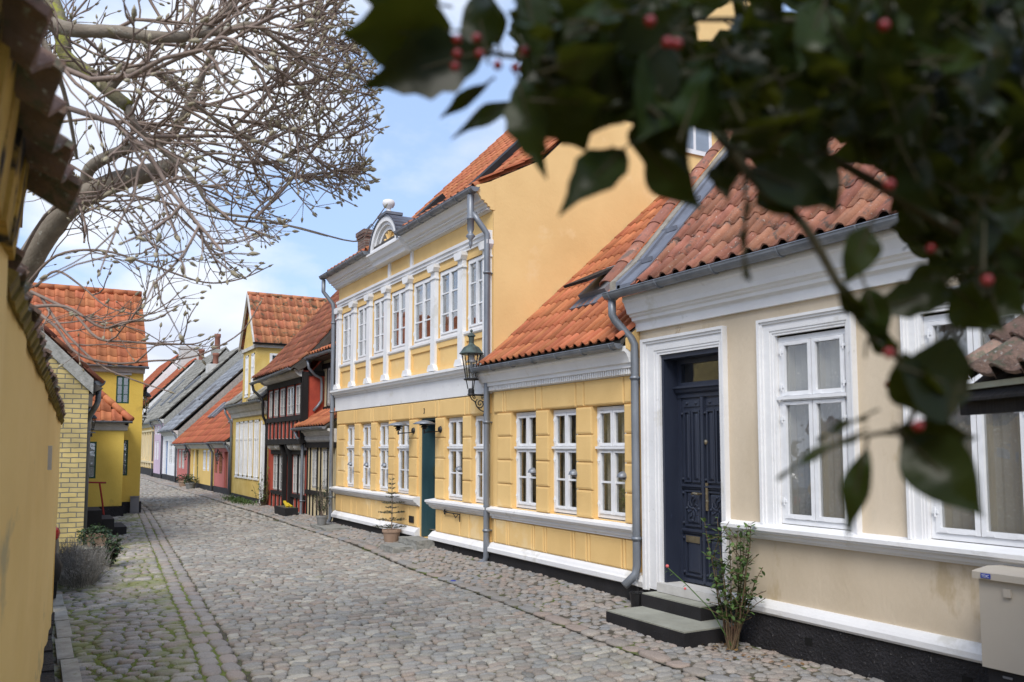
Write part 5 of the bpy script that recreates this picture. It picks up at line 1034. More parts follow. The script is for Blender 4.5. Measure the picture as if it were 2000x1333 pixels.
tips = [(-0.045, 1.14, 2.375), (-0.03, 1.34, 2.345), (-0.008, 1.555, 2.31), (0.018, 1.77, 2.315), (0.028, 1.995, 2.315), (0.05, 2.215, 2.315), (0.075, 2.42, 2.29)]
for i, t_ in enumerate(tips):
    b = MB(); b.ca = cr_.random(); cop_tile(b, t_, (0.90, 0.05, -0.42 + cr_.uniform(-.07, .07)), None, 0.098, 0.17, 0.017); b.build('coping_tile', M['tilemoss'], gw)
for k in range(12): b = MB(); b.ca = cr_.random(); cop_tile(b, (-0.05 - .004 * k, 0.93 - 0.205 * k, 2.375), (0.84, 0, -0.55), None, 0.115, 0.36, 0.018); b.build('coping_tile', M['tilemoss'], gw)
b = MB()
for k in range(12):
    y = -0.2 + k * 0.22; b.obox((wx(y) + 0.005 + cr_.uniform(-.01, .01), y + 0.1, 2.225 + cr_.uniform(-.01, .01)), (0.05, 0, 0.0), (0, 0.112, 0), (0.012, 0, 0.11))
b.build('coping_bed', mat('blotched_mortar', (0.50, 0.33, 0.07), 0.95, 0.1, 6, 0.8, 30, col2=(0.36, 0.22, 0.05), spots=((0.03, 0.026, 0.022), 5, 0.50)), gw)  # ochre mortar colour broken by near-black noise blotches
b = MB(); p_ = (wx(6.55) + .008, 6.55, 1.61); b.box(wx(6.5) - .01, wx(6.5) + 0.02, 6.42, 6.62, 1.50, 1.66); b.build('wall_plate', M['oldwhite'], gw)
b = MB()
for k in range(6):
    y0 = 6.0 + k * 0.85; b.obox((0.30 + .012 * math.sin(k * 2.3), y0 + .4, -0.045), (0.06, 0, 0), (0, 0.405, 0), (0, 0, 0.03))
tag(b.build('slab_strip', M['slab']), 'strip of pale stone slabs along the foot of the garden wall', 'paving')
# ================================================================ car tucked behind the wall end
ca = empty('parked_car', (-0.55, 11.6, 0), 'dark car parked behind the garden wall end, only its bumper corner and red lamp showing', 'car')
def loft(sec, name, m, par):   # sections: list of (y, [(x,z)...])
    b = MB(); b.smooth = True; n = len(sec[0][1])
    for y, pr in sec:
        for x, z in pr: b.v.append((x, y, z))
    for i in range(len(sec) - 1):
        for j in range(n): b.face([i * n + j, i * n + (j + 1) % n, (i + 1) * n + (j + 1) % n, (i + 1) * n + j])
    b.face(list(range(n))[::-1]); b.face([(len(sec) - 1) * n + j for j in range(n)]); return b.build(name, m, par)
cx = -0.47
def csec(hw, z0, z1): return [(cx - hw, z0 + .05), (cx - hw - .02, (z0 + z1) / 2), (cx - hw + .04, z1 - .03), (cx - hw + .14, z1), (cx + hw - .14, z1), (cx + hw - .04, z1 - .03), (cx + hw + .02, (z0 + z1) / 2), (cx + hw, z0 + .05), (cx + hw - .1, z0), (cx - hw + .1, z0)]
M['carpaint'] = mat('dark_car_paint', (0.02, 0.022, 0.026), 0.3, 0.05, 2, 0, spec=0.6); M['rubber'] = mat('black_plastic', (0.018, 0.018, 0.019), 0.6, 0.05, 3, 0.1); M['lampred'] = mat('red_lamp_lens', (0.35, 0.01, 0.01), 0.2, 0, 3, 0, spec=0.7)
loft([(9.95, csec(.62, .3, .85)), (10.05, csec(.70, .24, .95)), (10.6, csec(.74, .2, .98)), (12.4, csec(.74, .2, .94)), (13.1, csec(.72, .22, .82)), (13.25, csec(.62, .3, .7))], 'body', M['carpaint'], ca)
loft([(10.15, csec(.60, .93, .96)), (10.35, csec(.58, .93, 1.36)), (11.4, csec(.58, .93, 1.42)), (12.1, csec(.60, .93, 1.3)), (12.6, csec(.62, .9, .95))], 'cabin', M['glassd'], ca)
loft([(9.86, csec(.66, .26, .55)), (9.93, csec(.75, .24, .58)), (10.2, csec(.77, .24, .58)), (10.35, csec(.755, .26, .56))], 'bumper', M['rubber'], ca)
for s_ in (-1, 1):
    b = MB(); b.smooth = True; b.lathe([(0, -.06), (.07, -.05), (.09, 0), (.07, .05), (0, .06)], (cx + s_ * .66, 10.02, .76), 12, 'y'); b.build('tail_lamp', M['lampred'], ca)
    for y in (10.75, 12.5): b = MB(); b.lathe([(0, -.1), (.2, -.1), (.29, -.09), (.3, -.05), (.3, .05), (.29, .09), (.2, .1), (0, .1)], (cx + s_ * .66, y, .28), 20, 'x'); w__ = b.build('wheel', M['rubber'], ca)
# ================================================================ brick house behind the wall
kh = empty('yellow_brick_house', (-1.5, 17, 0), 'yellow painted brick house behind the garden wall with grey roughcast verge', 'house')
b = MB(); b.poly([(0.74, 15.1, -.1), (0.74, 15.1, 2.62), (-2.0, 15.1, 5.3), (-4.7, 15.1, 2.62), (-4.7, 15.1, -.1)][::-1])
b.poly([(0.74, 15.1, -.1), (0.74, 21.5, -.1), (0.74, 21.5, 2.62), (0.74, 15.1, 2.62)]); b.poly([(-4.7, 15.1, -.1), (-4.7, 15.1, 2.62), (-4.7, 21.5, 2.62), (-4.7, 21.5, -.1)]); b.poly([(0.74, 21.5, -.1), (0.74, 21.5, 2.62), (-2.0, 21.5, 5.3), (-4.7, 21.5, 2.62), (-4.7, 21.5, -.1)])
b.build('wall', M['wallbrick'], kh)
b = MB(); b.prism([(0.80, 2.50), (0.80, 2.74), (-2.0, 5.48), (-2.0, 5.2)], 'y', 15.04, 15.16); b.build('verge', M['roughcast'], kh)
b = MB(); b.box(0.74, 0.80, 15.1, 21.5, 2.30, 2.60); b.prism([(0.74, 2.5), (0.95, 2.6), (0.74, 2.72)], 'y', 15.1, 21.5); b.build('eaves_board', M['oldtimber'], kh)
b = MB(); s1_ = Vector((-2.74, 0, 2.68)); tiles(b, (0.90, 15.06, 2.68), (0, 1, 0), s1_, 27, 12, 0.235, 0.33); b.build('roof', M['tiledark'], kh)
b = MB(); b.prism([(-2.0, 5.5), (-4.9, 2.6), (-4.9, 2.5), (-2.0, 5.4)], 'y', 15.05, 21.5); b.build('roof_slope', M['tiledark'], kh)
gb = MB(); gb.halfpipe((0.90, 15.15, 2.72), (0.90, 21.6, 2.70), 0.075)
for k in range(28): yy = 15.2 + k * 0.22; gb.tube([(0.90 + .079 * math.cos(math.pi * j / 8), yy, 2.72 - .079 * math.sin(math.pi * j / 8)) for j in range(9)], 0.008, 5)
gb.build('gutter', M['zinc'], kh)
downpipe(kh, [(0.90, 15.45, 2.64), (0.90, 15.45, 2.42), (0.88, 15.5, 2.34), (0.80, 15.9, 2.16), (0.79, 16.0, 2.06), (0.79, 16.0, 0.25)], 0.045, 'zinc', [(0.79, 16.0, 1.9)])
downpipe(kh, [(0.82, 16.6, 2.5), (0.82, 16.6, 0.2), (0.90, 16.5, 0.08)], 0.035, 'zinc')
# ================================================================ house with green windows
eh = empty('green_window_house', (0, 24, 0), 'deep yellow house with dark green windows, orange tile roof and small hipped extension', 'house')
b = MB(); Yf = 23.1
def wallY(b, Y, x0, x1, z0, z1, ops, d=0.08):
    xs = sorted({x0, x1, *[v for o in ops for v in o[:2]]}); zs = sorted({z0, z1, *[v for o in ops for v in o[2:4]]})
    for i in range(len(xs) - 1):
        for j in range(len(zs) - 1):
            cx_, cz_ = (xs[i] + xs[i + 1]) / 2, (zs[j] + zs[j + 1]) / 2
            if any(o[0] < cx_ < o[1] and o[2] < cz_ < o[3] for o in ops): continue
            b.poly([(xs[i], Y, zs[j]), (xs[i + 1], Y, zs[j]), (xs[i + 1], Y, zs[j + 1]), (xs[i], Y, zs[j + 1])])
    for a, c, e, f in ops:
        b.poly([(a, Y, e), (a, Y, f), (a, Y + d, f), (a, Y + d, e)]); b.poly([(c, Y, e), (c, Y + d, e), (c, Y + d, f), (c, Y, f)]); b.poly([(a, Y, f), (c, Y, f), (c, Y + d, f), (a, Y + d, f)]); b.poly([(a, Y, e), (a, Y + d, e), (c, Y + d, e), (c, Y, e)])
mw = [(1.74, 2.04, 2.74, 3.42), (1.80, 2.06, 0.95, 1.83)]
wallY(b, Yf, -4, 2.36, -.1, 3.64, mw); b.poly([(2.36, Yf, -.1), (2.36, 27.3, -.1), (2.36, 27.3, 3.64), (2.36, 25.2, 5.75), (2.36, Yf, 3.64)]); b.poly([(-4, 27.3, -.1), (-4, 27.3, 3.64), (2.36, 27.3, 3.64), (2.36, 27.3, -.1)]); b.poly([(-4, Yf, -.1), (-4, Yf, 3.64), (-4, 25.2, 5.75), (-4, 27.3, 3.64), (-4, 27.3, -.1)])
b.build('wall', M['deepyellow'], eh)
b = MB(); b.box(-4, 2.40, Yf - .04, Yf, -.1, 0.30); b.box(2.36, 2.40, Yf, 27.3, -.1, 0.30); b.build('plinth', M['tar'], eh)
b = MB(); b.prism([(Yf, 3.50), (Yf - .06, 3.52), (Yf - .10, 3.62), (Yf - .10, 3.68), (Yf, 3.68)], 'x', -4, 2.38); b.box(1.70, 2.08, Yf - .03, Yf, 3.45, 3.50); b.build('cornice', M['oldwhite'], eh)
def winY(par, Y, x0, x1, z0, z1, nr_=3):
    b = MB(); f = 0.035; b.box(x0, x0 + f, Y, Y + .05, z0, z1); b.box(x1 - f, x1, Y, Y + .05, z0, z1); b.box(x0, x1, Y + .001, Y + .05, z0, z0 + f); b.box(x0, x1, Y + .001, Y + .05, z1 - f, z1); xm = (x0 + x1) / 2; b.box(xm - .02, xm + .02, Y - .005, Y + .05, z0, z1)
    for k in range(1, nr_): zz = z0 + (z1 - z0) * k / nr_; b.box(x0, x1, Y + .005, Y + .04, zz - .008, zz + .008)
    o = b.build('window', M['green'], par); g = MB(); g.box(x0 + f, x1 - f, Y + .02, Y + .025, z0 + f, z1 - f); g.build('glass', M['glassd'], o)
    g = MB(); g.poly([(x0, Y + .1, z0), (x1, Y + .1, z0), (x1, Y + .1, z1), (x0, Y + .1, z1)]); g.build('room_behind', M['inner'], o)
for q in mw: winY(eh, Yf + .005, *q)
b = MB(); sv = Vector((0, 2.15, 2.13)); tiles(b, (-3.9, Yf - .12, 3.68), (1, 0, 0), sv, 27, 9, 0.235, sv.length / 9, jag=0.004)
b.smooth = True
for k in range(18): b.ca = rnd.random(); b.tube([(-3.9 + k * .352, 25.2 - .08, 5.86), (-3.54 + k * .352, 25.2 - .08, 5.865)], [0.09, 0.08], 8)
b.build('roof', M['tilewarm2'] if 'tilewarm2' in M else M['tile'], eh)
b = MB(); b.prism([(25.15, 5.8), (27.45, 3.6), (27.45, 3.5), (25.15, 5.7)], 'x', -4, 2.44); b.build('roof_slope', M['tile'], eh)
b = MB(); b.halfpipe((-4, Yf - .16, 3.66), (2.46, Yf - .16, 3.66), 0.05); b.build('gutter', M['zinc'], eh)
b = MB(); Ye = 22.2; wallY(b, Ye, -1, 1.88, -.1, 2.1, [(0.86, 1.30, 0.92, 1.78)]); b.poly([(1.88, Ye, -.1), (1.88, Yf, -.1), (1.88, Yf, 2.1), (1.88, Ye, 2.1)]); b.build('extension_wall', M['deepyellow'], eh)
b = MB(); b.prism([(Ye, 2.04), (Ye - .04, 2.06), (Ye - .07, 2.14), (Ye - .10, 2.17), (Ye - .10, 2.24), (Ye, 2.24)], 'x', -1, 1.95); b.box(1.88, 1.97, Ye - .1, Yf, 2.15, 2.24); b.build('extension_cornice', M['oldwhite'], eh)
b = MB(); b.box(-1, 1.92, Ye - .035, Ye + .3, -.1, 0.26); b.box(1.88, 1.93, Ye, Yf, -.1, .26); b.build('extension_plinth', M['tar'], eh)
winY(eh, Ye + .005, 0.86, 1.30, 0.92, 1.78)
b = MB(); sv = Vector((0, 0.95, 0.98)); tiles(b, (-1.0, Ye - .15, 2.26), (1, 0, 0), sv, 13, 4, 0.235, sv.length / 4, keep=lambda u_, s__: u_ < 3.05 - s__ * 0.72)
b.smooth = True
for k in range(5):
    p0 = Vector((2.02, Ye - .16, 2.30)) + Vector((-0.98, 0.95, 0.98)).normalized() * k * .32; p1 = p0 + Vector((-0.98, 0.95, 0.98)).normalized() * .34; b.ca = rnd.random(); b.tube([p0, p1], [0.085, 0.075], 8)
b.smooth = False; b.poly([(2.0, Ye - .1, 2.26), (2.0, Yf, 2.26), (1.05, Yf, 3.2)])
b.build('extension_roof', M['tile'], eh)
b = MB(); b.halfpipe((-1, Ye - .17, 2.26), (2.04, Ye - .17, 2.26), 0.045); b.build('extension_gutter', M['zinc'], eh)
b = MB(); b.box(2.14, 2.34, 22.98, 23.05, 0.02, 0.42); b.box(2.13, 2.35, 22.96, 23.055, 0.42, 0.44); b.box(2.16, 2.32, 22.975, 22.98, 0.05, 0.38); tag(b.build('utility_box', M['greybox']), 'small grey utility box standing at the corner of the green windowed house', 'utility box')
# ================================================================ lanterns and wall lights
def lantern(par, c, s=1.0, m='bronze', n=4, rot=math.pi / 4):
    x, y, z = c; b = MB()    # z = underside of the cap
    b.lathe([(0.0, 0.35), (0.012, 0.345), (0.022, 0.325), (0.012, 0.305), (0.016, 0.295), (0.055, 0.265), (0.06, 0.25), (0.04, 0.235), (0.035, 0.15), (0.05, 0.125), (0.11, 0.09), (0.15, 0.03), (0.175, 0.0), (0.15, -0.012), (0.0, -0.012)], (x, y, z), 12)
    b.v = [(x + (a - x) * s, y + (q - y) * s, z + (w_ - z) * s) for a, q, w_ in b.v]; b.build('lantern_cap', M[m], par)
    b = MB(); t = 0.135 * s; u_ = 0.075 * s; h = 0.36 * s; pts = []
    for k in range(6):
        a = rot + k * math.pi / 3; p0 = (x + t * math.cos(a), y + t * math.sin(a), z - .01 * s); p1 = (x + u_ * math.cos(a), y + u_ * math.sin(a), z - h); b.tube([p0, p1], 0.008 * s, 5); pts.append((p0, p1))
        b.tube([p1, (x + .045 * s * math.cos(a), y + .045 * s * math.sin(a), z - h - .14 * s)], 0.008 * s, 5) if k % 2 == 0 else None
    b.lathe([(0.10 * s, 0.0), (0.11 * s, -0.01 * s), (0.10 * s, -0.025 * s), (0.0, -0.03 * s)], (x, y, z - h + .01 * s), 12)
    b.lathe([(0.03 * s, 0.0), (0.045 * s, -0.02 * s), (0.045 * s, -0.07 * s), (0.06 * s, -0.09 * s), (0.0, -0.10 * s)], (x, y, z - h - .13 * s), 10)
    b.build('lantern_frame', M['iron'], par)
    g = MB()
    for k in range(6): p0, p1 = pts[k]; q0, q1 = pts[(k + 1) % 6]; g.poly([p0, q0, q1, p1])
    g.build('lantern_glass', M['glass'], par)
    b = MB(); b.smooth = True; b.lathe([(0.0, 0.0), (0.04 * s, 0.0), (0.05 * s, -0.06 * s), (0.085 * s, -0.10 * s), (0.02 * s, -0.09 * s), (0.015 * s, -0.28 * s), (0, -0.29 * s)], (x, y, z - .02 * s), 12); b.build('bulb_holder', M['frame'], par)
def spiral(b, c, r0, turns, a0, ax, ay, rad=0.007, n=22, sgn=1):
    pts = []
    for i in range(n):
        t = i / (n - 1); r = r0 * (1 - 0.82 * t); a = a0 + sgn * turns * 2 * math.pi * t; pts.append(Vector(c) + Vector(ax) * (r * math.cos(a)) + Vector(ay) * (r * math.sin(a)))
    b.tube(pts, rad, 5); b.lathe([(0, -.012), (.012, 0), (0, .012)], pts[-1], 6)
la = empty('street_lantern', (5.57, 10.6, 2.3), 'old green copper street lantern on scrolled iron bracket in front of the tall yellow house', 'street lamp')
lantern(la, (5.33, 10.6, 2.965), 1.0)
b = MB(); X_, Z_ = (1, 0, 0), (0, 0, 1)
b.tube([(5.30, 10.6, 2.385), (5.58, 10.6, 2.385)], 0.013, 6); b.tube([(5.30, 10.6, 2.37), (5.30, 10.6, 2.40)], 0.016, 6); b.tube([(5.57, 10.6, 2.06), (5.57, 10.6, 2.40)], 0.010, 6)
b.tube([(5.31, 10.6, 2.37), (5.34, 10.6, 2.32), (5.39, 10.6, 2.29), (5.42, 10.6, 2.22), (5.48, 10.6, 2.17), (5.56, 10.6, 2.14)], 0.009, 5)
spiral(b, (5.47, 10.6, 2.265), 0.075, 1.6, 2.2, X_, Z_, 0.008); spiral(b, (5.535, 10.6, 2.27), 0.035, 1.2, 0, X_, Z_, 0.006); spiral(b, (5.375, 10.6, 2.345), 0.03, 1.2, 3.2, X_, Z_, 0.006, sgn=-1); spiral(b, (5.545, 10.6, 2.10), 0.03, 1.2, 1, X_, Z_, 0.006); spiral(b, (5.52, 10.6, 2.35), 0.03, 1.2, 2, X_, Z_, 0.006)
b.build('scroll_bracket', M['iron'], la)
lf = empty('street_lantern', (2.36, 25.0, 2.3), 'dark lantern on bracket at the corner of the green windowed house', 'street lamp')
lantern(lf, (2.62, 25.0, 3.04), 0.9, 'iron')
b = MB(); b.tube([(2.36, 25, 2.45), (2.66, 25, 2.45)], 0.018, 6); b.tube([(2.37, 25, 2.15), (2.37, 25, 2.5)], 0.014, 6); spiral(b, (2.52, 25, 2.34), .09, 1.6, 2, X_, Z_, .012); spiral(b, (2.42, 25, 2.25), .05, 1.3, 1, X_, Z_, .012); b.tube([(2.62, 25, 2.43), (2.55, 25, 2.26), (2.38, 25, 2.17)], 0.012, 5); b.build('scroll_bracket', M['iron'], lf)
def small_lantern(loc, label, d=-1, s=.55):
    o = empty('wall_lantern', loc, label, 'wall lantern'); lantern(o, (loc[0] + d * .2, loc[1], loc[2] + .15), s, 'iron'); b = MB(); b.tube([loc, (loc[0] + d * .2, loc[1], loc[2] + .35), (loc[0] + d * .2, loc[1], loc[2] + .2)], .012, 6); b.build('bracket', M['iron'], o)
small_lantern((5.6, 29.7, 1.25), 'small dark lantern beside the door of the nearer rose pink house')
small_lantern((5.6, 36.55, 1.30), 'small dark lantern at the joint of the low yellow and farther pink house')
small_lantern((0.74, 17.9, 2.05), 'small dark lantern on the side of the yellow brick house', 1, .6)
for (y, z, lab) in ((16.36, 1.30, 'grey hooded wall light farthest from the teal door on the tall yellow house'), (15.41, 1.30, 'middle of three grey hooded wall lights left of the teal door'), (14.46, 1.31, 'grey hooded wall light just above the small potted spruce'), (11.39, 1.31, 'grey hooded wall light between the two windows right of the teal door'),
                    (9.25, 1.33, 'grey hooded wall light between left and middle windows of the low yellow house'), (8.31, 1.33, 'grey hooded wall light between middle and right windows of the low yellow house'), (7.36, 1.33, 'grey hooded wall light on the pier beside the thick zinc downpipe')):
    y2 = y + 0.06 if y > 11.5 else y + 0.05
    wl = empty('wall_light', (5.57, y2, z), lab, 'wall light', 'grey hooded lights on the yellow facades'); b = MB(); b.smooth = True; n1_, n2_ = 8, 10; k0 = len(b.v)
    for i in range(n1_ + 1):
        ph = math.pi / 2 * i / n1_
        for j in range(n2_ + 1):
            th = math.pi / 2 + math.pi * j / n2_; r = 0.058; b.v.append((5.57 + 1.35 * r * math.cos(ph) * math.cos(th), y2 + r * math.cos(ph) * math.sin(th), z + 1.05 * r * math.sin(ph) + 0.0))
    for i in range(n1_):
        for j in range(n2_): b.face([k0 + i * (n2_ + 1) + j, k0 + i * (n2_ + 1) + j + 1, k0 + (i + 1) * (n2_ + 1) + j + 1, k0 + (i + 1) * (n2_ + 1) + j])
    b.smooth = False
    b.tube([(5.57 + 1.36 * .058 * math.cos(math.pi / 2 + math.pi * j / 10), y2 + .0585 * math.sin(math.pi / 2 + math.pi * j / 10), z) for j in range(11)], .004, 4); b.build('hood', M['zinc'], wl)
    b = MB(); b.box(5.562, 5.57, y2 - .05, y2 + .05, z - .03, z + .03); b.lathe([(0, -.02), (.025, -.01), (.025, .02)], (5.545, y2, z), 8); b.build('lamp_base', M['greybox'], wl)
for (y, lab) in ((13.22, 'shaded disc lamp on iron arm left of the teal door'), (12.14, 'shaded disc lamp on iron arm right of the teal door')):
    pl = empty('door_lamp', (5.57, y, 1.90), lab, 'wall lamp', 'two disc lamps flanking the teal door'); cx_, cz_ = 5.29, 1.965
    b = MB(); b.lathe([(0, -.035), (.04, -.03), (.055, 0), (.055, .005)], (5.567, y, 1.93), 14, 'x'); b.tube([(5.56, y, 1.90), (cx_, y, 1.88)], .009, 6); b.tube([(cx_, y, 1.86), (cx_, y, 1.92)], .014, 8); b.build('lamp_arm', M['iron'], pl)
    b = MB(); b.smooth = True; b.lathe([(0.0, .045), (.05, .04), (.12, .02), (.185, -.012), (.18, -.016), (.10, .008), (0, .02)], (cx_, y, cz_ + .06), 24); b.build('lamp_shade', M['zinc'], pl)
    b = MB(); b.lathe([(.03, .03), (.085, 0), (.08, -.006), (.03, .0), (.06, -.035), (.055, -.04), (.025, -.03), (.04, -.065), (.035, -.07), (0, -.07)], (cx_, y, cz_ + .03), 20); b.build('inner_shade', M['iron'], pl)
    
b = MB(); b.tube([(5.53, 11.93, .66), (5.53, 11.36, .66)], .009, 6); b.tube([(5.53, 11.36, .67), (5.53, 11.36, .55)], .008, 6); b.tube([(5.53, 11.42, .65), (5.53, 11.50, .60), (5.53, 11.56, .64), (5.53, 11.60, .655)], .006, 5); b.tube([(5.55, 11.93, .62), (5.55, 11.93, .70)], .013, 6); b.box(5.53, 5.60, 11.92, 11.94, .65, .67); tag(b.build('iron_bracket', M['iron']), 'small black iron bracket with scroll below the sill right of the teal door', 'bracket')
# ================================================================ pots and plants
pr = random.Random(21)
def leafpoly(b, c, d, w_, fold=0.15, up=(0, 0, 1)):
    c, d = Vector(c), Vector(d); s = d.cross(Vector(up)); s = s.normalized() if s.length > 1e-6 else Vector((1, 0, 0)); n_ = s.cross(d).normalized(); s *= w_; L_ = d.length
    b.ca = pr.random(); p = [c, c + d * .3 + s * .9 + n_ * fold * w_, c + d * .65 + s * .8 + n_ * fold * w_, c + d, c + d * .65 - s * .8 + n_ * fold * w_, c + d * .3 - s * .9 + n_ * fold * w_, c + d * .35 , c + d * .68]
    k = len(b.v); b.v += [tuple(q) for q in p]; b.face([k, k + 1, k + 6]); b.face([k + 1, k + 2, k + 7, k + 6]); b.face([k + 2, k + 3, k + 7]); b.face([k, k + 6, k + 5]); b.face([k + 6, k + 7, k + 4, k + 5]); b.face([k + 7, k + 3, k + 4])
def pot(par, x, y, z, r, h, m, name='pot'):
    b = MB(); b.smooth = True; b.lathe([(0, 0), (r * .68, 0), (r * .74, h * .1), (r * .94, h * .78), (r * .95, h * .8)], (x, y, z), 24); b.smooth = False; b.lathe([(r * .94, h * .8), (r * 1.04, h * .82), (r * 1.05, h * .98), (r * 1.0, h), (r * .9, h), (r * .86, h * .85), (0, h * .85)], (x, y, z), 24); return b.build(name, M[m], par)
ps = empty('potted_spruce', (5.34, 13.62, 0.06), 'small sparse spruce in a pale terracotta pot beside the granite steps', 'potted plant')
pot(ps, 5.34, 13.60, 0.02, .155, .245, 'terracotta')
b = MB(); b.tube([(5.34, 13.6, .22), (5.345, 13.6, .6), (5.335, 13.59, 1.0), (5.34, 13.6, 1.19)], [.012, .009, .006, .003], 6)
nb_ = MB()
def needles(nb_, p0, p1, dens=70, ln=.017):
    p0, p1 = Vector(p0), Vector(p1); d = (p1 - p0); L_ = d.length; d.normalize()
    for k in range(int(L_ * dens * 3)):
        t = pr.random(); p = p0.lerp(p1, t); q = Vector((pr.uniform(-1, 1), pr.uniform(-1, 1), pr.uniform(-.5, 1))); q = (q - d * q.dot(d)).normalized() * ln + d * ln * .7; e = q.cross(d).normalized() * .0028; nb_.ca = pr.random(); nb_.poly([p - e, p + e, p + q + e * .3, p + q - e * .3])
for zt, ln_, n_ in ((.30, .30, 8), (.42, .27, 6), (.54, .24, 6), (.62, .14, 4), (.70, .20, 6), (.80, .12, 4), (.86, .13, 5), (.95, .08, 4), (1.02, .08, 4), (1.10, .05, 3)):
    a0 = pr.uniform(0, 6)
    for k in range(n_):
        a = a0 + k * 2 * math.pi / n_ + pr.uniform(-.25, .25); L_ = ln_ * pr.uniform(.75, 1.15); p0 = Vector((5.34, 13.6, zt)); p1 = p0 + Vector((math.cos(a) * L_ * .5, math.sin(a) * L_ * .5, .0)); p2 = p0 + Vector((math.cos(a) * L_, math.sin(a) * L_, .02)); b.tube([p0, p1, p2], [.004, .003, .002], 4); needles(nb_, p0.lerp(p1, .2), p1); needles(nb_, p1, p2)
        for s_ in (-1, 1):
            for f_ in (.45, .7):
                q0 = p0.lerp(p2, f_); q1 = q0 + Vector((math.cos(a + s_ * .8), math.sin(a + s_ * .8), .02)) * L_ * .3; b.tube([q0, q1], .002, 3); needles(nb_, q0, q1)
b.build('stem', M['twig'], ps); nb_.build('needles', M['spruce'], ps)
ph = empty('potted_cypress', (5.15, 16.9, 0.04), 'feathery evergreen shrub in a round grey pot by the cream half-timbered house', 'potted plant')
pot(ph, 5.15, 16.95, 0.07, .115, .20, 'greypot'); nb_ = MB(); b = MB()
for k in range(34):
    a = pr.uniform(0, 6.28); r = pr.uniform(.02, .19); h_ = pr.uniform(.28, .72) * (1.05 - r); p0 = Vector((5.15, 16.95, .25)); p2 = p0 + Vector((math.cos(a) * r, math.sin(a) * r, h_)); p1 = p0.lerp(p2, .5) + Vector((math.cos(a) * .03, math.sin(a) * .03, 0)); b.tube([p0, p1, p2], .003, 3)
    for f_ in (.3, .5, .7, .85, 1): q0 = p0.lerp(p2, f_); q1 = q0 + Vector((pr.uniform(-1, 1), pr.uniform(-1, 1), pr.uniform(.2, 1.2))).normalized() * .10; needles(nb_, q0, q1, 60, .022)
b.build('stem', M['twig'], ph); nb_.build('foliage', M['spruce'], ph)
pb = empty('planter_box', (5.35, 20.3, 0), 'low black planter box at the foot of the red half-timbered house', 'planter')
b = MB(); b.prism([(5.14, 0), (5.42, 0), (5.44, .24), (5.12, .24)], 'y', 19.75, 20.75); b.build('box', M['tarsmooth'], pb); b = MB(); b.box(5.15, 5.41, 19.78, 20.72, .2, .245); b.build('soil', m_earth, pb)
b = MB(); b.obox((5.26, 20.2, .31), (.02, .22, .05), (.03, 0, 0), (0, -.01, .016)); b.obox((5.33, 20.15, .29), (-.01, .18, .03), (.025, 0, 0), (0, -.01, .014)); tag(b.build('yellow_board', M['yellowpaint']), 'yellow painted boards lying on the black planter box', 'board')
def bush(name, par, base, n, h, spread, leafn, leafs, stemm='twig', leafm='leafg', r0=.006, lo=.25, droop=0.0, curve=.3, sub=2):
    sb, lb = MB(), MB(); base = Vector(base)
    for k in range(n):
        a = pr.uniform(0, 6.283); hh = h * pr.uniform(.55, 1.0); sp = spread * pr.uniform(.2, 1); p = base + Vector((pr.uniform(-.03, .03), pr.uniform(-.03, .03), 0)); d = Vector((math.cos(a) * sp, math.sin(a) * sp, hh)); pts = [p]; seg = 6
        for i in range(1, seg + 1):
            t = i / seg; pts.append(p + Vector((d.x * t ** (1 - curve), d.y * t ** (1 - curve), d.z * (t - droop * t * t))) + Vector((pr.uniform(-.012, .012), pr.uniform(-.012, .012), 0)))
        sb.tube(pts, [r0 * (1.15 - .85 * i / seg) for i in range(seg + 1)], 5)
        def lv(p, q):
            for _ in range(leafn):
                t = pr.uniform(0, 1); c = p.lerp(q, t)
                if c.z < base.z + lo * h: continue
                dd = Vector((pr.uniform(-1, 1), pr.uniform(-1, 1), pr.uniform(-.5, .7))).normalized() * leafs * pr.uniform(.7, 1.3); leafpoly(lb, c + dd * .15, dd, leafs * .32)
        for i in range(1, seg):
            lv(pts[i], pts[i + 1])
            for _ in range(sub):
                if pr.random() < .6:
                    dv = Vector((pr.uniform(-1, 1), pr.uniform(-1, 1), pr.uniform(0.1, 1.2))).normalized() * h * .18; sb.tube([pts[i], pts[i] + dv * .5 + Vector((0, 0, .01)), pts[i] + dv], r0 * .4, 4); lv(pts[i], pts[i] + dv)
    sb.build('stem', M[stemm], par); lb.build('foliage', M[leafm], par); return sb
M['rosestem'] = mat('rose_cane', (0.13, 0.11, 0.055), 0.7, 0.2, 8, 0.2, 40, col2=(0.10, 0.05, 0.035))
rb = empty('rose_bush', (5.28, 5.56, -0.06), 'leggy rose bush with small leaves and pink buds beside the black steps', 'rose bush')
bush('rose', rb, (5.27, 5.50, -.07), 14, 1.12, .30, 8, .055, 'rosestem', 'leafg', .008, .22, 0, .25, 1)
b = MB(); b.smooth = True
for c, r in (((4.93, 5.93, .60), .016), ((5.0, 5.78, .42), .012)):
    b.lathe([(0, -r), (r * .8, -r * .6), (r, 0), (r * .7, r * .8), (0, r)], c, 8)
b.build('rose_bud', M['flower'], rb); b = MB(); b.tube([(5.27, 5.50, -.05), (5.15, 5.62, .25), (5.02, 5.78, .45), (4.93, 5.93, .59)], .005, 5)
for q in ((5.02, 5.78, .45), (4.96, 5.88, .54), (4.93, 5.92, .56)): b.ca = .5; leafpoly(b, q, (0.03, -.02, -.03), .015); leafpoly(b, q, (-.03, .02, -.02), .015)
b.build('long_cane', M['leafg'], rb)
r2 = empty('rose_bush', (5.42, 23.3, 0), 'thin climbing rose at the joint of the red timber house and the pale yellow house', 'rose bush'); bush('rose', r2, (5.45, 23.35, 0), 12, 1.1, .35, 2, .06, 'rosestem', 'leafg', .008, .15, 0, .25)
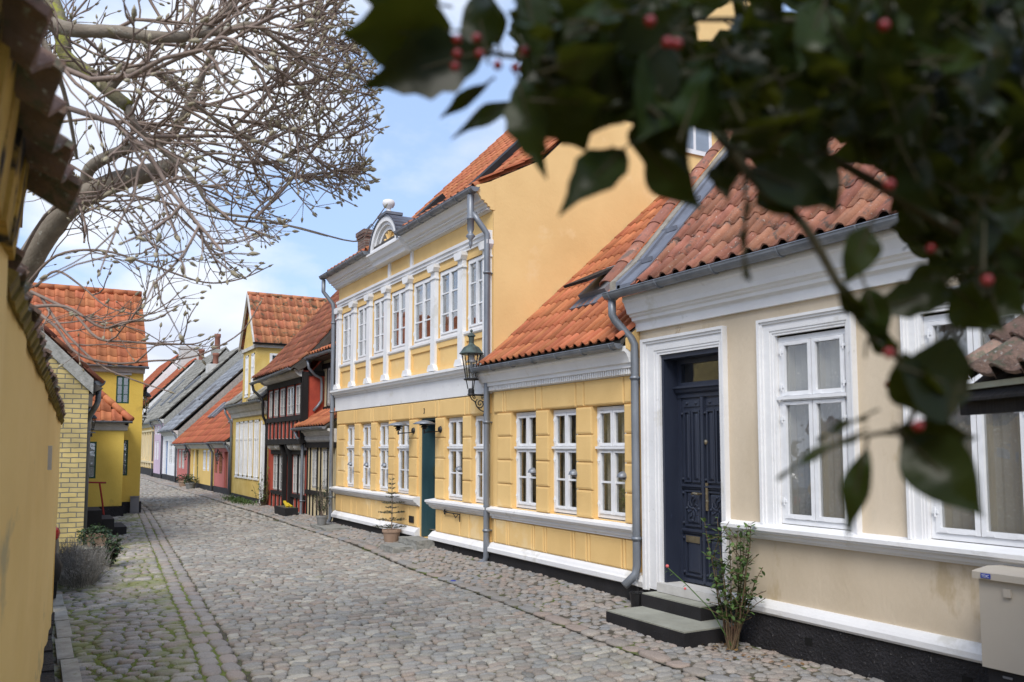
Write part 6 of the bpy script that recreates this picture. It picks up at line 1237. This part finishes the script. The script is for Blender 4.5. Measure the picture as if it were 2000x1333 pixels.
lv_ = empty('lavender_bush', (0.62, 12.2, 0), 'grey twiggy lavender bush growing at the foot of the yellow brick house', 'lavender')
sb, lb = MB(), MB()
for k in range(1500):
    a = pr.uniform(0, 6.283); q = pr.uniform(0, 1) ** .5; bx, by = .52 + .30 * q * math.cos(a), 12.25 + 1.0 * q * math.sin(a); top = Vector((bx + .10 * math.cos(a) * q + pr.uniform(-.06, .06), by + .1 * math.sin(a) * q + pr.uniform(-.06, .06), (.40 - .16 * q) * (1 + .35 * math.sin(bx * 17 + by * 5) * math.cos(by * 9)) * pr.uniform(.55, 1.2)))
    p0 = Vector((bx * .9 + .06, by, 0)); m_ = p0.lerp(top, .55) + Vector((pr.uniform(-.03, .03), pr.uniform(-.03, .03), 0)); sb.ca = pr.random(); sb.tube([p0, m_, top], [.003, .0025, .0015], 3, False)
    for _ in range(3): t = pr.uniform(.35, 1); c = m_.lerp(top, t); d = Vector((pr.uniform(-1, 1), pr.uniform(-1, 1), pr.uniform(0, 1.3))).normalized() * .03; e = d.orthogonal().normalized() * .0035; lb.ca = pr.random(); lb.poly([c - e, c + e, c + d])
sb.build('twigs', M['lavender'], lv_); lb.build('foliage', M['lavender'], lv_)
gp = empty('green_shrub', (1.0, 13.3, 0), 'low leafy green plant between the lavender and the planter step', 'shrub'); bush('s', gp, (0.98, 13.3, 0), 22, .42, .3, 3, .055, 'twig', 'ivy', .004, .05, 0, .3)
stp = MB(); stp.box(.62, 1.08, 14.55, 15.02, -.1, .10); stp.cm = 1; stp.box(.63, 1.07, 14.56, 15.02, .10, .115)
tag(stp.build('doorstep', [M['tarsmooth'], M['concrete']]), 'low dark doorstep carrying the ivy planter at the corner of the brick house', 'doorstep')
ip = empty('ivy_planter', (.9, 14.85, .115), 'terracotta trough overflowing with variegated ivy on the low doorstep', 'planter')
b = MB(); b.prism([(.80, .115), (1.02, .115), (1.06, .30), (.76, .30)], 'y', 14.68, 14.98); b.build('trough', M['terracotta'], ip)
lb = MB()
for k in range(420):
    c = Vector((pr.uniform(.66, 1.12), pr.uniform(14.58, 15.02), pr.uniform(.26, .46))); c.z -= abs(c.x - .9) * .45; d = Vector((pr.uniform(-1, 1), pr.uniform(-1, .4), pr.uniform(-1, .5))).normalized() * .05; leafpoly(lb, c, d, .022)
lb.build('foliage', M['ivy'], ip)
bs = empty('black_steps', (1.2, 18.5, 0), 'three black painted steps at the side of the yellow brick house', 'steps')
for x1, z1 in ((1.18, .46), (1.40, .29), (1.62, .13)):
    b = MB(); b.box(.76 if z1 > .4 else (1.182 if z1 > .2 else 1.402), x1, 17.9, 19.0, -.1, z1); b.build('step', M['tarsmooth'], bs)
b = MB(); b.tube([(.82, 19.15, .95), (1.32, 19.15, .93)], .018, 6); b.tube([(1.20, 19.15, .93), (1.27, 19.15, .5), (1.32, 19.15, .1)], .018, 6); tag(b.build('red_handrail', M['redpaint']), 'red painted handrail standing at the black steps', 'handrail')
# weeds and fallen leaves
def weeds(name, label, n, area, h, m, kind='stuff'):
    b = MB()
    for k in range(n):
        x, y = area(pr); z = gz(x, y); a = pr.uniform(0, 6.28); d = Vector((math.cos(a) * h * .6, math.sin(a) * h * .6, h * pr.uniform(.4, 1.1))); e = Vector((-math.sin(a), math.cos(a), 0)) * h * .12; p = Vector((x, y, z)); b.ca = pr.random(); b.poly([p - e, p + e, p + d * .6 + e * .7 , p + d, p + d * .6 - e * .7])
    o = b.build(name, M[m]); o['kind'] = kind; o['label'] = label; o['category'] = 'grass'; return o
M['grassm'] = mat('joint_moss', (0.17, 0.21, 0.05), 0.9, 0.15, 5, 0.1, 40, attr=.4)
weeds('grass', 'moss and grass tufts growing in the joints of the left cobbles', 11000, lambda r: (lambda y: (r.uniform(.3, kerb_l(y) - .1), y))(r.choice((r.uniform(5.5, 9), r.gauss(14.5, 1.2), r.gauss(10, 1.5), r.gauss(7.2, .6)))), .026, 'grassm')
weeds('grass', 'moss and grass tufts growing along the double gutter stones', 1500, lambda r: (lambda y: (kerb_l(y) + r.choice((-.15, .005, .155)) + r.gauss(0, .012), y))(r.uniform(6, 22)), .02, 'grassm')
weeds('weeds', 'green weeds at the foot of the pale yellow house wall', 900, lambda r: (5.35 + r.gauss(0, .12), 25.8 + r.gauss(0, .9)), .11, 'leafg')
weeds('grass', 'moss tufts between the road cobbles near the camera', 2400, lambda r: (lambda y: (r.uniform(kerb_l(y), kerb_r(y)), y))(r.uniform(4.5, 13)), .014, 'grassm')
b = MB()
M['deadleaf'] = mat('dead_leaf', (0.20, 0.12, 0.05), 0.8, 0.2, 8, 0.2, attr=.4)
for k in range(60): x, y = 5.25 + pr.gauss(0, .12), 5.4 + pr.gauss(0, .25); leafpoly(b, (x, y, gz(x, y) + .03), (pr.uniform(-.05, .05), pr.uniform(-.05, .05), .01), .018)
o = b.build('fallen_leaves', M['deadleaf']); o['kind'] = 'stuff'; o['label'] = 'brown fallen leaves around the foot of the rose bush'; o['category'] = 'leaves'
# behind the glass
cn = empty('candle', (5.74, 8.55, .86), 'lit white candle standing behind the middle window of the low yellow house', 'candle')
b = MB(); b.smooth = True; b.lathe([(0, 0), (.03, 0), (.03, .01), (.008, .02), (.008, .08), (.014, .09), (.011, .10), (.011, .30), (0, .30)], (5.74, 8.55, .86), 10); b.build('candlestick', M['frame'], cn)
fm = bpy.data.materials.new('candle_flame'); fm.use_nodes = True; fm.node_tree.nodes['Principled BSDF'].inputs['Emission Color'].default_value = (1, .45, .12, 1); fm.node_tree.nodes['Principled BSDF'].inputs['Emission Strength'].default_value = 3; M['flame'] = fm
b = MB(); b.smooth = True; b.lathe([(0, 0), (.006, .01), (.007, .02), (0, .045)], (5.74, 8.55, 1.165), 8); b.build('flame', M['flame'], cn)
wp = empty('window_plant', (5.76, 7.62, .86), 'bright green pot plant behind the right window of the low yellow house', 'potted plant')
pot(wp, 5.78, 7.62, .86, .06, .10, 'greypot'); lb = MB()
M['brightleaf'] = mat('bright_leaf', (0.16, 0.26, 0.04), 0.6, 0.15, 8, 0, attr=.3)
for k in range(110): c = Vector((5.78 + pr.uniform(-.04, .04), 7.62 + pr.gauss(0, .05), 1.0 + pr.uniform(-.04, .15))); leafpoly(lb, c, Vector((pr.uniform(-1, .3), pr.uniform(-1, 1), pr.uniform(-.4, 1))).normalized() * .06, .02)
lb.build('foliage', M['brightleaf'], wp)
# ================================================================ telephone cabinet at lower right
tb = empty('street_cabinet', (5.35, 2.9, 0), 'beige metal telephone cabinet on a black vented foot at lower right', 'cabinet')
b = MB(); b.box(5.22, 5.53, 2.3, 3.26, .285, .83); b.build('body', M['cabinet'], tb)
b = MB(); b.prism([(5.19, .83), (5.19, .872), (5.20, .876), (5.36, .895), (5.545, .885), (5.545, .83)], 'y', 2.27, 3.285); b.build('lid', M['cabinet'], tb)
b = MB(); b.box(5.25, 5.53, 2.32, 3.24, -.1, .285); b.cm = 1
for k, y in enumerate((3.12, 3.02, 2.9, 2.78, 2.66)):
    for j in range(3): b.box(5.246, 5.252, y - .03, y + .03, .235 - j * .055 - (k % 2) * .02, .248 - j * .055 - (k % 2) * .02)
b.build('vented_foot', [M['tarsmooth'], M['greybox']], tb)
b = MB(); b.box(5.205, 5.222, 3.055, 3.10, .735, .785); b.build('lock_cover', M['cabinet'], tb)
b = MB(); b.box(5.184, 5.192, 3.165, 3.225, .838, .866); bp_ = b.build('badge', M['blueplate'], tb); text_part(bp_, 'TDC', .025, (5.183, 3.195, .843), 'badge_lettering', 'frame', .0008)
# ================================================================ tiled gate canopy close by on the right
gc = empty('gate_canopy', (4.2, 1.5, 0), 'small canopy of old patchy tiles over a dark board at the right edge', 'canopy')
P = at(1882, 762, 3.9); E = Vector((-.47, -.883, 0)); U = Vector((.883, -.47, 0))
b = MB(); c = P + E * 1.0; b.obox(c + Vector((0, 0, -.062)), E * 1.0, U * .02, (0, 0, .055)); b.obox(c + Vector((0, 0, -.062)) + U * .9, E * 1.0, U * .02, (0, 0, .055)); b.build('fascia', M['timber'], gc)
M['palewood'] = mat('algae_pale_board', (0.42, 0.42, 0.32), 0.8, 0.1, 8, 0.3, 40, spots=((0.16, 0.18, 0.05), 9, .58))
b = MB(); b.obox(c + Vector((0, 0, .006)) - U * .012, E * 1.0, U * .028, (0, 0, .013)); b.build('drip_board', M['palewood'], gc)
b = MB(); sl_ = (U * .80 + Vector((0, 0, .60))); tiles(b, P + E * .0 - U * .03 + Vector((0, 0, .035)), E, sl_, 11, 3, .185, .26, h=.038, jag=.02, prof=9, step=.03)
b.cm = 1; b.obox(P + E * 1.0 + U * .31 + Vector((0, 0, .23)), E * .98, (U * .38 + Vector((0, 0, .285))), Vector((-.0, 0, .006))); b.cm = 0
for k in range(6): b.ca = pr.random(); b.tube([P + E * (.0 + k * .33) + U * .66 + Vector((0, 0, .56)), P + E * (.36 + k * .33) + U * .66 + Vector((0, 0, .565))], [.10, .09], 9)
b.build('roof_tiles', [M['tilepatch2'] if 'tilepatch2' in M else M['tilemoss'], M['timber']], gc)
b = MB(); b.obox(P + E * .62 + U * .1 + Vector((0, 0, -.16)), E * .03, U * .05, (0, 0, .045)); b.build('corbel', M['timber'], gc)
for e_, u_ in ((1.25, .05), (1.25, .85), (1.95, .45)): b = MB(); b.obox(Vector((P.x, P.y, .88)) + E * e_ + U * u_, E * .05, U * .05, (0, 0, .98)); b.build('post', M['timber'], gc)

for (x, y, r, m_, lab) in ((5.33, 36.3, .22, 'terracotta', 'round clay pot with flowering shrub by the farther rose pink house'), (5.3, 34.4, .20, 'greypot', 'low grey pot with dark shrub before the low yellow house')):
    o = empty('potted_shrub', (x, y, gz(x, y)), lab, 'potted plant'); pot(o, x, y, gz(x, y), r, .26, m_); lb = MB()
    for k in range(240): a_, q = pr.uniform(0, 6.28), pr.random() ** .5 * .28; c = Vector((x + q * math.cos(a_), y + q * math.sin(a_), .28 + pr.uniform(0, .34) * (1.1 - q * 2))); leafpoly(lb, c, Vector((pr.uniform(-1, 1), pr.uniform(-1, 1), pr.uniform(-.2, 1))).normalized() * .07, .025)
    lb.build('foliage', M['ivy'], o)
# ================================================================ bare magnolia behind the garden wall
tr = empty('magnolia_tree', (-0.9, 7.6, 0), 'bare magnolia with mossy limbs and downy buds leaning over the garden wall', 'tree')
tg = random.Random(31)
def px_line(pts): return [at(u, v, d) for u, v, d in pts]
def smooth_path(P, k=4):
    out = []
    for i in range(len(P) - 1):
        p0, p1, p2, p3 = P[max(i - 1, 0)], P[i], P[i + 1], P[min(i + 2, len(P) - 1)]
        for j in range(k):
            t = j / k; out.append(0.5 * ((2 * p1) + (p2 - p0) * t + (2 * p0 - 5 * p1 + 4 * p2 - p3) * t * t + (3 * p1 - p0 - 3 * p2 + p3) * t ** 3))
    out.append(P[-1]); return out
def proj(p):
    d = Vector(p) - CAM; z = d.dot(FW); return 1000 + F_PX * d.dot(RT) / z, CY - F_PX * d.dot(UP) / z
POLY = [(-200, -400), (700, -400), (690, 60), (735, 140), (750, 245), (715, 300), (735, 360), (660, 400), (600, 420), (560, 470), (480, 490), (525, 530), (400, 560), (500, 650), (400, 705), (300, 735), (150, 730), (60, 700), (-200, 700)]
def inside(u, v):
    c = False; n = len(POLY)
    for i in range(n):
        x1, y1 = POLY[i]; x2, y2 = POLY[(i + 1) % n]
        if (y1 > v) != (y2 > v) and u < (x2 - x1) * (v - y1) / (y2 - y1) + x1: c = not c
    return c
own = []
tk, mo, tw_, bd, t2_ = MB(), MB(), MB(), MB(), MB(); t2_.smooth = True
for q in (tk, mo, tw_): q.smooth = True
def limb(b, pts, r0, r1, n=10, k=5, rough=.06):
    if b is tk: b = MB(); b.smooth = True; own.append(b)
    P = smooth_path([Vector(p) for p in pts], k); m = len(P); b.tube(P, [(r0 + (r1 - r0) * i / (m - 1)) * (1 + tg.uniform(-rough, rough)) for i in range(m)], n); return P
base = Vector((-0.95, 7.9, -.1)); A0 = at(30, 560, 6.6)
limbs = []
limb(t2_, [base, base + Vector((.05, 0, 1.0)), (A0 + base) / 2 + Vector((-.1, 0, .4)), A0], .15, .115)
limbs.append(limb(tk, [A0] + px_line([(85, 465, 6.5), (140, 400, 6.4), (210, 362, 6.35), (275, 342, 6.3), (340, 325, 6.25)]), .10, .06, 12))
limbs.append(limb(tk, px_line([(170, 385, 6.4), (175, 330, 6.3), (250, 290, 6.1), (330, 270, 6.0), (380, 180, 5.9), (420, 90, 5.8)]), .05, .018))
limbs.append(limb(tk, [base + Vector((0, 0, 1.6))] + px_line([(10, 420, 6.0), (25, 250, 5.6), (60, 30, 5.4), (90, -120, 5.4)]), .09, .05))
limbs.append(limb(mo, px_line([(60, -80, 5.0), (105, 10, 4.9), (122, 75, 4.8), (130, 112, 4.8), (180, 148, 4.8), (212, 178, 4.8), (250, 208, 4.8)]), .045, .036, 10))
limbs.append(limb(tk, px_line([(40, 20, 4.6), (95, 45, 4.5), (150, 60, 4.5), (230, 62, 4.5), (300, 72, 4.5), (370, 70, 4.6), (420, 40, 4.7), (470, -10, 4.8)]), .042, .022))
limbs.append(limb(tk, px_line([(360, 72, 4.6), (440, 60, 4.6), (500, 50, 4.6), (560, 95, 4.7), (620, 130, 4.8), (700, 150, 4.9)]), .024, .006, 8))
limbs.append(limb(tk, px_line([(210, 178, 4.8), (235, 150, 4.8), (275, 140, 4.9), (320, 150, 5.0), (360, 185, 5.1), (430, 240, 5.2), (520, 285, 5.3), (620, 330, 5.4)]), .028, .006, 8))
limbs.append(limb(tk, px_line([(250, 208, 4.8), (262, 240, 4.8), (300, 280, 4.9), (370, 340, 5.0), (420, 410, 5.1), (520, 430, 5.2), (640, 462, 5.3)]), .022, .004, 7))
limbs.append(limb(tk, px_line([(45, 20, 3.4), (95, 100, 3.4), (125, 180, 3.5), (142, 260, 3.6), (150, 310, 3.7)]), .012, .007, 7))
extra = [[(40, 505, 6.2), (90, 420, 6.1), (160, 388, 6.0), (250, 383, 5.9), (330, 398, 5.8), (430, 428, 5.7), (560, 440, 5.6), (690, 472, 5.5), (720, 448, 5.5), (750, 408, 5.5)],
         [(40, 445, 5.4), (60, 270, 5.3), (150, 235, 5.3), (240, 238, 5.3), (330, 258, 5.3), (400, 300, 5.3), (500, 330, 5.3)],
         [(50, 560, 6.0), (110, 500, 5.9), (200, 490, 5.9), (300, 520, 5.8), (400, 552, 5.8), (470, 545, 5.8), (523, 522, 5.8)],
         [(60, 600, 5.6), (110, 640, 5.5), (150, 690, 5.4), (220, 710, 5.4), (300, 705, 5.4), (340, 703, 5.4), (400, 690, 5.4), (470, 650, 5.3), (505, 598, 5.3)],
         [(60, 570, 5.6), (140, 610, 5.5), (190, 660, 5.4), (250, 668, 5.4), (330, 672, 5.4), (380, 672, 5.4), (411, 660, 5.4)],
         [(60, 600, 5.2), (130, 600, 5.2), (200, 640, 5.2), (260, 628, 5.2), (300, 625, 5.2), (338, 605, 5.2)],
         [(80, 580, 5.6), (120, 640, 5.5), (190, 710, 5.4), (260, 742, 5.4), (330, 765, 5.4)],
         [(70, 560, 6.2), (110, 530, 6.1), (160, 560, 6.0), (210, 600, 5.9), (270, 615, 5.9)],
         [(20, 350, 5.6), (80, 300, 5.6), (150, 330, 5.5), (250, 400, 5.5), (300, 470, 5.5), (310, 520, 5.5)],
         [(300, -60, 5.0), (380, 20, 5.0), (470, 100, 5.1), (560, 170, 5.2), (650, 200, 5.3), (735, 130, 5.4)],
         [(260, -60, 5.6), (330, 60, 5.5), (420, 150, 5.5), (500, 240, 5.4), (600, 300, 5.4), (700, 350, 5.4), (732, 352, 5.4)],
         [(420, -60, 5.2), (500, 30, 5.2), (580, 60, 5.2), (660, 80, 5.3), (715, 130, 5.3)],
         [(150, 60, 4.8), (230, 130, 5.0), (330, 200, 5.1), (450, 230, 5.2), (560, 250, 5.3), (660, 270, 5.4), (750, 250, 5.4)],
         [(500, -60, 5.6), (590, 20, 5.6), (660, 40, 5.6), (700, 60, 5.6)],
         [(330, 330, 6.2), (420, 300, 6.1), (520, 320, 6.0), (610, 360, 5.9), (690, 400, 5.8)]]
for e in extra:
    P = limb(tw_, px_line(e), .011, .0035, 6, 5, .05); limbs.append(P)
    if True:
        d = (P[-1] - P[-2]).normalized(); r = .008; o = d.orthogonal().normalized(); q = d.cross(o); k = len(bd.v); bd.v.append(tuple(P[-1] - d * .004))
        for f_, rr in ((.35, 1), (.7, .7)):
            for j in range(5): a = j * 2 * math.pi / 5; bd.v.append(tuple(P[-1] + d * (.04 * f_) + (o * math.cos(a) + q * math.sin(a)) * r * rr))
        bd.v.append(tuple(P[-1] + d * .045))
        for j in range(5): bd.face([k, k + 1 + (j + 1) % 5, k + 1 + j]); bd.face([k + 1 + j, k + 1 + (j + 1) % 5, k + 6 + (j + 1) % 5, k + 6 + j]); bd.face([k + 6 + j, k + 6 + (j + 1) % 5, k + 11])
def bud(p, d, s):
    d = d.normalized(); o = d.orthogonal().normalized(); q = d.cross(o); k = len(bd.v); bd.v.append(tuple(p - d * .002))
    for f_, rr in ((.3, 1), (.65, .75)):
        for j in range(5): a = j * 2 * math.pi / 5; bd.v.append(tuple(p + d * (s * f_) + (o * math.cos(a) + q * math.sin(a)) * s * .21 * rr))
    bd.v.append(tuple(p + d * s)); bd.smooth = True
    for j in range(5): bd.face([k, k + 1 + (j + 1) % 5, k + 1 + j]); bd.face([k + 1 + j, k + 1 + (j + 1) % 5, k + 6 + (j + 1) % 5, k + 6 + j]); bd.face([k + 6 + j, k + 6 + (j + 1) % 5, k + 11])
ntw = [0]
def grow(p, d, L_, r, lev):
    d = d.normalized(); seg = 5 if lev < 3 else 3; pts = [p]; dirs = [d]; c = p
    bend = Vector((tg.uniform(-.5, .5), tg.uniform(-.4, .4), tg.uniform(-.1, .55)))
    for i in range(seg):
        d = (d + bend * (.20 if lev < 3 else .3) + Vector((tg.gauss(0, .17), tg.gauss(0, .17), tg.gauss(0, .17)))).normalized(); c = c + d * L_ / seg
        u, v = proj(c)
        if not inside(u, v) or (lev > 1 and tg.random() < .03 + max(0, (u - 520) / 900)): break
        pts.append(c); dirs.append(d)
    if len(pts) < 2: return
    m = len(pts); tw_.tube(pts, [r * (1 - .55 * i / (m - 1)) for i in range(m)], 4 if lev > 1 else 5, False); ntw[0] += 1
    if lev >= 2 or m < seg + 1: bud(pts[-1], dirs[-1], tg.uniform(.025, .055))
    if lev >= 3: return
    nc = {1: 8, 2: 4}[lev]
    for k in range(nc):
        i = min(m - 2, int(tg.uniform(.15, 1) * (m - 1))); t = tg.random(); q = pts[i].lerp(pts[i + 1], t); a = tg.uniform(0, 6.283); o = dirs[i].orthogonal().normalized(); o = o * math.cos(a) + dirs[i].cross(o) * math.sin(a); o.z += .25
        grow(q, dirs[i] * .75 + o * tg.uniform(.5, .95), L_ * tg.uniform(.28, .55), r * .60, lev + 1)
for P in limbs:
    m = len(P); n = int(3 + sum((P[i + 1] - P[i]).length for i in range(m - 1)) * 1.2)
    for _ in range(n):
        i = tg.randrange(int(m * .1), m - 1); p = P[i].lerp(P[i + 1], tg.random()); u, v = proj(p); d = (P[i + 1] - P[i]).normalized(); a = tg.uniform(0, 6.283); o = d.orthogonal().normalized(); o = o * math.cos(a) + d.cross(o) * math.sin(a)
        dd = d * .5 + o * .7 + RT * tg.uniform(.1, .9) + Vector((0, 0, tg.uniform(-.3, .4)))
        if v > 430: grow(p, dd, tg.uniform(.3, .6), .006, 2)
        else: grow(p, dd, tg.uniform(.6, 1.5), tg.uniform(.008, .014), 1)
t2_.build('trunk', M['bark'], tr); [q.build('limb', M['bark'], tr) for q in own]; mo.build('mossy_limb', M['mossbark'], tr); tw_.build('twigs', M['twig'], tr); bd.build('buds', M['bud'], tr)
print('twigs', ntw[0], len(tw_.f), len(bd.f))
# ================================================================ holly close to the camera
hb = empty('holly_tree', (1.5, -0.2, 0), 'glossy dark holly boughs with red berries hanging close across the upper right', 'holly')
hg = random.Random(77)
lf_, st_ = MB(), MB()
def hleaf(pb, pt, w_, tilt=0.0, bow=.12, spiny=0.0):
    """leaf blade from base to tip, half width w_, turned about its axis by tilt"""
    pb, pt = Vector(pb), Vector(pt); d = pt - pb; L_ = d.length; d.normalize(); view = (CAM - (pb + pt) / 2).normalized(); s = d.cross(view).normalized(); n_ = s.cross(d).normalized(); ca, sa = math.cos(tilt), math.sin(tilt); s, n_ = s * ca + n_ * sa, n_ * ca - s * sa
    K = 10; lf_.ca = hg.random(); lf_.smooth = True; k = len(lf_.v); W = [.06, .45, .78, .96, 1, .94, .8, .6, .36, .15, 0]
    for i in range(K + 1):
        t = i / K; c = pb + d * (L_ * t) + n_ * (bow * L_ * (-(2 * t - 1) ** 2) ); ww = w_ * W[i] * (1 + (spiny * (1 if i % 2 else -.7) if 0 < i < K else 0))
        for j, q in enumerate((-1, -.5, 0, .5, 1)): lf_.v.append(tuple(c + s * (ww * q) + n_ * (abs(q) ** 1.3 * ww * .28 + .0025 * math.sin(i * 1.3 + q * 2))))
    for i in range(K):
        for j in range(4): lf_.face([k + i * 5 + j, k + i * 5 + j + 1, k + (i + 1) * 5 + j + 1, k + (i + 1) * 5 + j])
    st_.tube([pb - d * .012, pb, pb + d * L_ * .5], [.0013, .0012, .0007], 4)
HL = [ # base px, tip px, half width px, depth, tilt, spiny
 ((885, 60), (662, 70), 80, .78, .3, .10), ((860, 10), (690, -20), 60, .8, .2, .08), ((945, 100), (702, 168), 62, .76, .3, .12), ((900, 95), (760, 150), 50, .77, -.2, .1), ((948, 165), (855, 233), 15, .8, .2, 0), ((1003, 195), (884, 266), 19, .8, .3, 0),
 ((950, 105), (925, -30), 42, .78, .4, 0), ((975, 90), (955, -20), 22, .8, .3, 0), ((1090, 60), (985, 25), 40, .8, .2, .1), ((1120, 90), (1030, 50), 35, .82, .3, 0), ((1080, 40), (1010, 0), 30, .8, .1, 0),
 ((1010, 150), (1060, 345), 42, .75, .3, .12), ((1075, 160), (1150, 300), 60, .76, .2, .1), ((1100, 100), (1010, 165), 45, .78, .3, .1), ((1030, 170), (1060, 300), 34, .8, .8, .1), ((1120, 130), (1060, 230), 50, .78, .2, 0),
 ((1225, 285), (1092, 412), 46, .72, .4, .06), ((1185, 300), (1110, 380), 32, .74, .2, 0), ((1262, 290), (1368, 412), 44, .72, .3, .0), ((1265, 220), (1262, 330), 35, .74, .3, 0),
 ((1320, 60), (1150, 215), 85, .70, .2, .0), ((1310, 110), (1250, 275), 75, .7, .5, 0), ((1270, 140), (1340, 335), 62, .71, .2, 0), ((1190, 40), (1130, 170), 55, .74, .4, 0), ((1240, 20), (1140, 90), 55, .74, .2, 0), ((1330, 120), (1420, 280), 60, .72, .3, .05), ((1220, 140), (1160, 260), 60, .73, .3, .05),
 ((1420, 300), (1418, 392), 34, .74, .3, .1), ((1440, 290), (1405, 380), 26, .76, .6, .1), ((1470, 330), (1648, 400), 45, .72, .3, 0), ((1480, 360), (1560, 425), 35, .73, .2, 0), ((1560, 300), (1640, 420), 45, .74, .4, 0),
 ((1455, 395), (1452, 552), 6, .72, 1.0, 0), ((1700, 440), (1650, 560), 36, .74, .3, 0), ((1690, 560), (1732, 688), 34, .72, .3, 0), ((1640, 560), (1700, 640), 20, .72, .5, 0), ((1710, 600), (1895, 565), 36, .76, .3, .08), ((1770, 560), (1880, 520), 30, .8, .3, 0),
 ((1770, 720), (1912, 770), 82, .66, .25, .0), ((1760, 700), (1835, 840), 50, .67, .5, 0), ((1755, 850), (1912, 858), 42, .68, .3, .0), ((1765, 850), (1927, 1012), 64, .66, .2, 0), ((1690, 878), (1652, 1050), 27, .68, .3, .0),
 ((1690, 812), (1590, 858), 10, .7, .9, 0), ((1668, 850), (1512, 930), 12, .68, .8, 0), ((1750, 700), (1690, 620), 24, .72, .4, 0), ((1860, 560), (1960, 650), 50, .74, .3, 0), ((1900, 560), (2010, 620), 45, .75, .3, .1)]
for (bu, bv), (tu, tv), hw, D, ti, sp in HL:
    dd = hg.uniform(-.02, .02); hleaf(at(bu, bv, D + dd), at(tu, tv, D - dd), hw * D / F_PX * 1.04, ti * (1 if hg.random() < .5 else -1), .08, sp)
MASS = [(1000, -60), (1010, 120), (1060, 230), (1160, 230), (1290, 240), (1400, 270), (1440, 330), (1540, 350), (1640, 380), (1720, 400), (1760, 470), (1850, 540), (1960, 600), (2060, 620), (2060, -60)]
def inm(u, v):
    c = False; n = len(MASS)
    for i in range(n):
        x1, y1 = MASS[i]; x2, y2 = MASS[(i + 1) % n]
        if (y1 > v) != (y2 > v) and u < (x2 - x1) * (v - y1) / (y2 - y1) + x1: c = not c
    return c
holes = [(1385, 55, 26), (1440, 32, 12), (1548, 15, 22), (1322, 128, 12), (1330, 145, 12), (1690, 155, 0), (1780, 70, 8), (1840, 90, 12), (1850, 40, 0), (1680, 130, 0), (1850, 205, 13), (1960, 130, 8), (1925, 250, 14), (1480, 330, 14), (1690, 385, 55), (1130, 160, 10), (1380, 265, 34), (1640, 280, 22), (1600, 420, 10)]
cnt = 0
while cnt < 1150:
    u, v = hg.uniform(1000, 2080), hg.uniform(-60, 620)
    if not inm(u, v): continue
    a = hg.uniform(0, 6.283); L_ = hg.uniform(80, 180); tu, tv = u + math.cos(a) * L_, v + math.sin(a) * L_; mu, mv = (u + tu) / 2, (v + tv) / 2
    if not inm(tu, tv) or any(math.hypot(mu - hx, mv - hy) < hr + 30 or math.hypot(tu - hx, tv - hy) < hr + 14 or math.hypot(u - hx, v - hy) < hr + 8 for hx, hy, hr in holes if hr): continue
    D = hg.uniform(.66, 1.6) ; hleaf(at(u, v, D), at(tu, tv, D + hg.uniform(-.05, .05)), L_ * hg.uniform(.20, .3) * D / F_PX, hg.uniform(-1.0, 1.0), .1, hg.choice((0, 0, .1))); cnt += 1
for line, D, r0, r1 in (([(2100, 600), (1990, 525), (1850, 440), (1720, 365), (1600, 300), (1500, 285)], .80, .008, .003), ([(1500, 285), (1440, 300), (1380, 240), (1300, 160), (1200, 130), (1080, 120), (960, 105), (880, 90)], .78, .005, .002), ([(1430, 300), (1500, 380), (1570, 440), (1640, 560), (1690, 640), (1760, 705), (1800, 760)], .73, .005, .0025),
                        ([(1800, 760), (1770, 830), (1700, 850), (1640, 860)], .69, .0025, .0015), ([(1455, 330), (1455, 420), (1452, 545)], .72, .002, .001), ([(2100, 300), (1900, 180), (1700, 60), (1500, 40), (1300, 40)], .9, .007, .002), ([(2100, 0), (1900, 60), (1750, 100)], .95, .006, .003), ([(1760, 705), (1700, 660), (1690, 700)], .72, .002, .001)):
    P = smooth_path([at(u, v, D) for u, v in line], 4); m = len(P); st_.tube(P, [r0 + (r1 - r0) * i / (m - 1) for i in range(m)], 7)
tp = at(2100, 600, .8); st_.tube(smooth_path([tp, at(2500, 700, .9), Vector((1.45, -.1, 1.5))], 4), .011, 8); st_.tube(smooth_path([at(2100, 300, .9), at(2500, 300, 1.0), Vector((1.46, -.15, 1.9))], 4), .010, 8); st_.tube(smooth_path([at(2100, 0, .95), at(2600, 0, 1.0), Vector((1.47, -.2, 2.3))], 4), .010, 8)
st_.tube([(1.5, -.15, -.1), (1.46, -.12, .8), (1.45, -.1, 1.5), (1.47, -.2, 2.4), (1.5, -.2, 3.0)], [.06, .05, .04, .03, .01], 10)
st_.build('boughs', M['hollystem'], hb); lf_.build('foliage', M['holly'], hb)
BR = [(893, 78), (893, 106), (889, 131), (931, 75), (937, 106), (972, 128), (1007, 134), (1025, 100), (1078, 84), (1270, 42), (1322, 86), (1304, 84), (1727, 50), (1722, 32), (1605, 206), (1737, 361), (1835, 416), (1862, 440), (1905, 452), (1831, 480), (1818, 486), (1872, 515), (1928, 548), (1940, 486), (1972, 478), (1966, 300), (1736, 690), (1793, 832), (1735, 752), (1598, 95), (1800, 900 - 30), (1990, 470), (1900, 520), (1590, 215)]
br0 = None
for i, (u, v) in enumerate(BR):
    r = hg.uniform(.0042, .0056) if i > 8 else .0042; D = (.62 if i in (9, 10, 11, 12, 15, 26, 27, 22) else hg.uniform(.72, .95)) if i > 8 else .72
    if i in (30,): continue
    c = at(u, v, D)
    if br0 is None:
        b = MB(); b.smooth = True; b.lathe([(0, -r), (r * .6, -r * .8), (r * .95, -r * .3), (r * .95, r * .3), (r * .6, r * .8), (0, r)], c, 12); br0 = b.build('berry', M['berry'], hb); c0 = c.copy()
    else:
        o = br0.copy(); COL.objects.link(o); o.parent = hb; o.location = (c - c0);
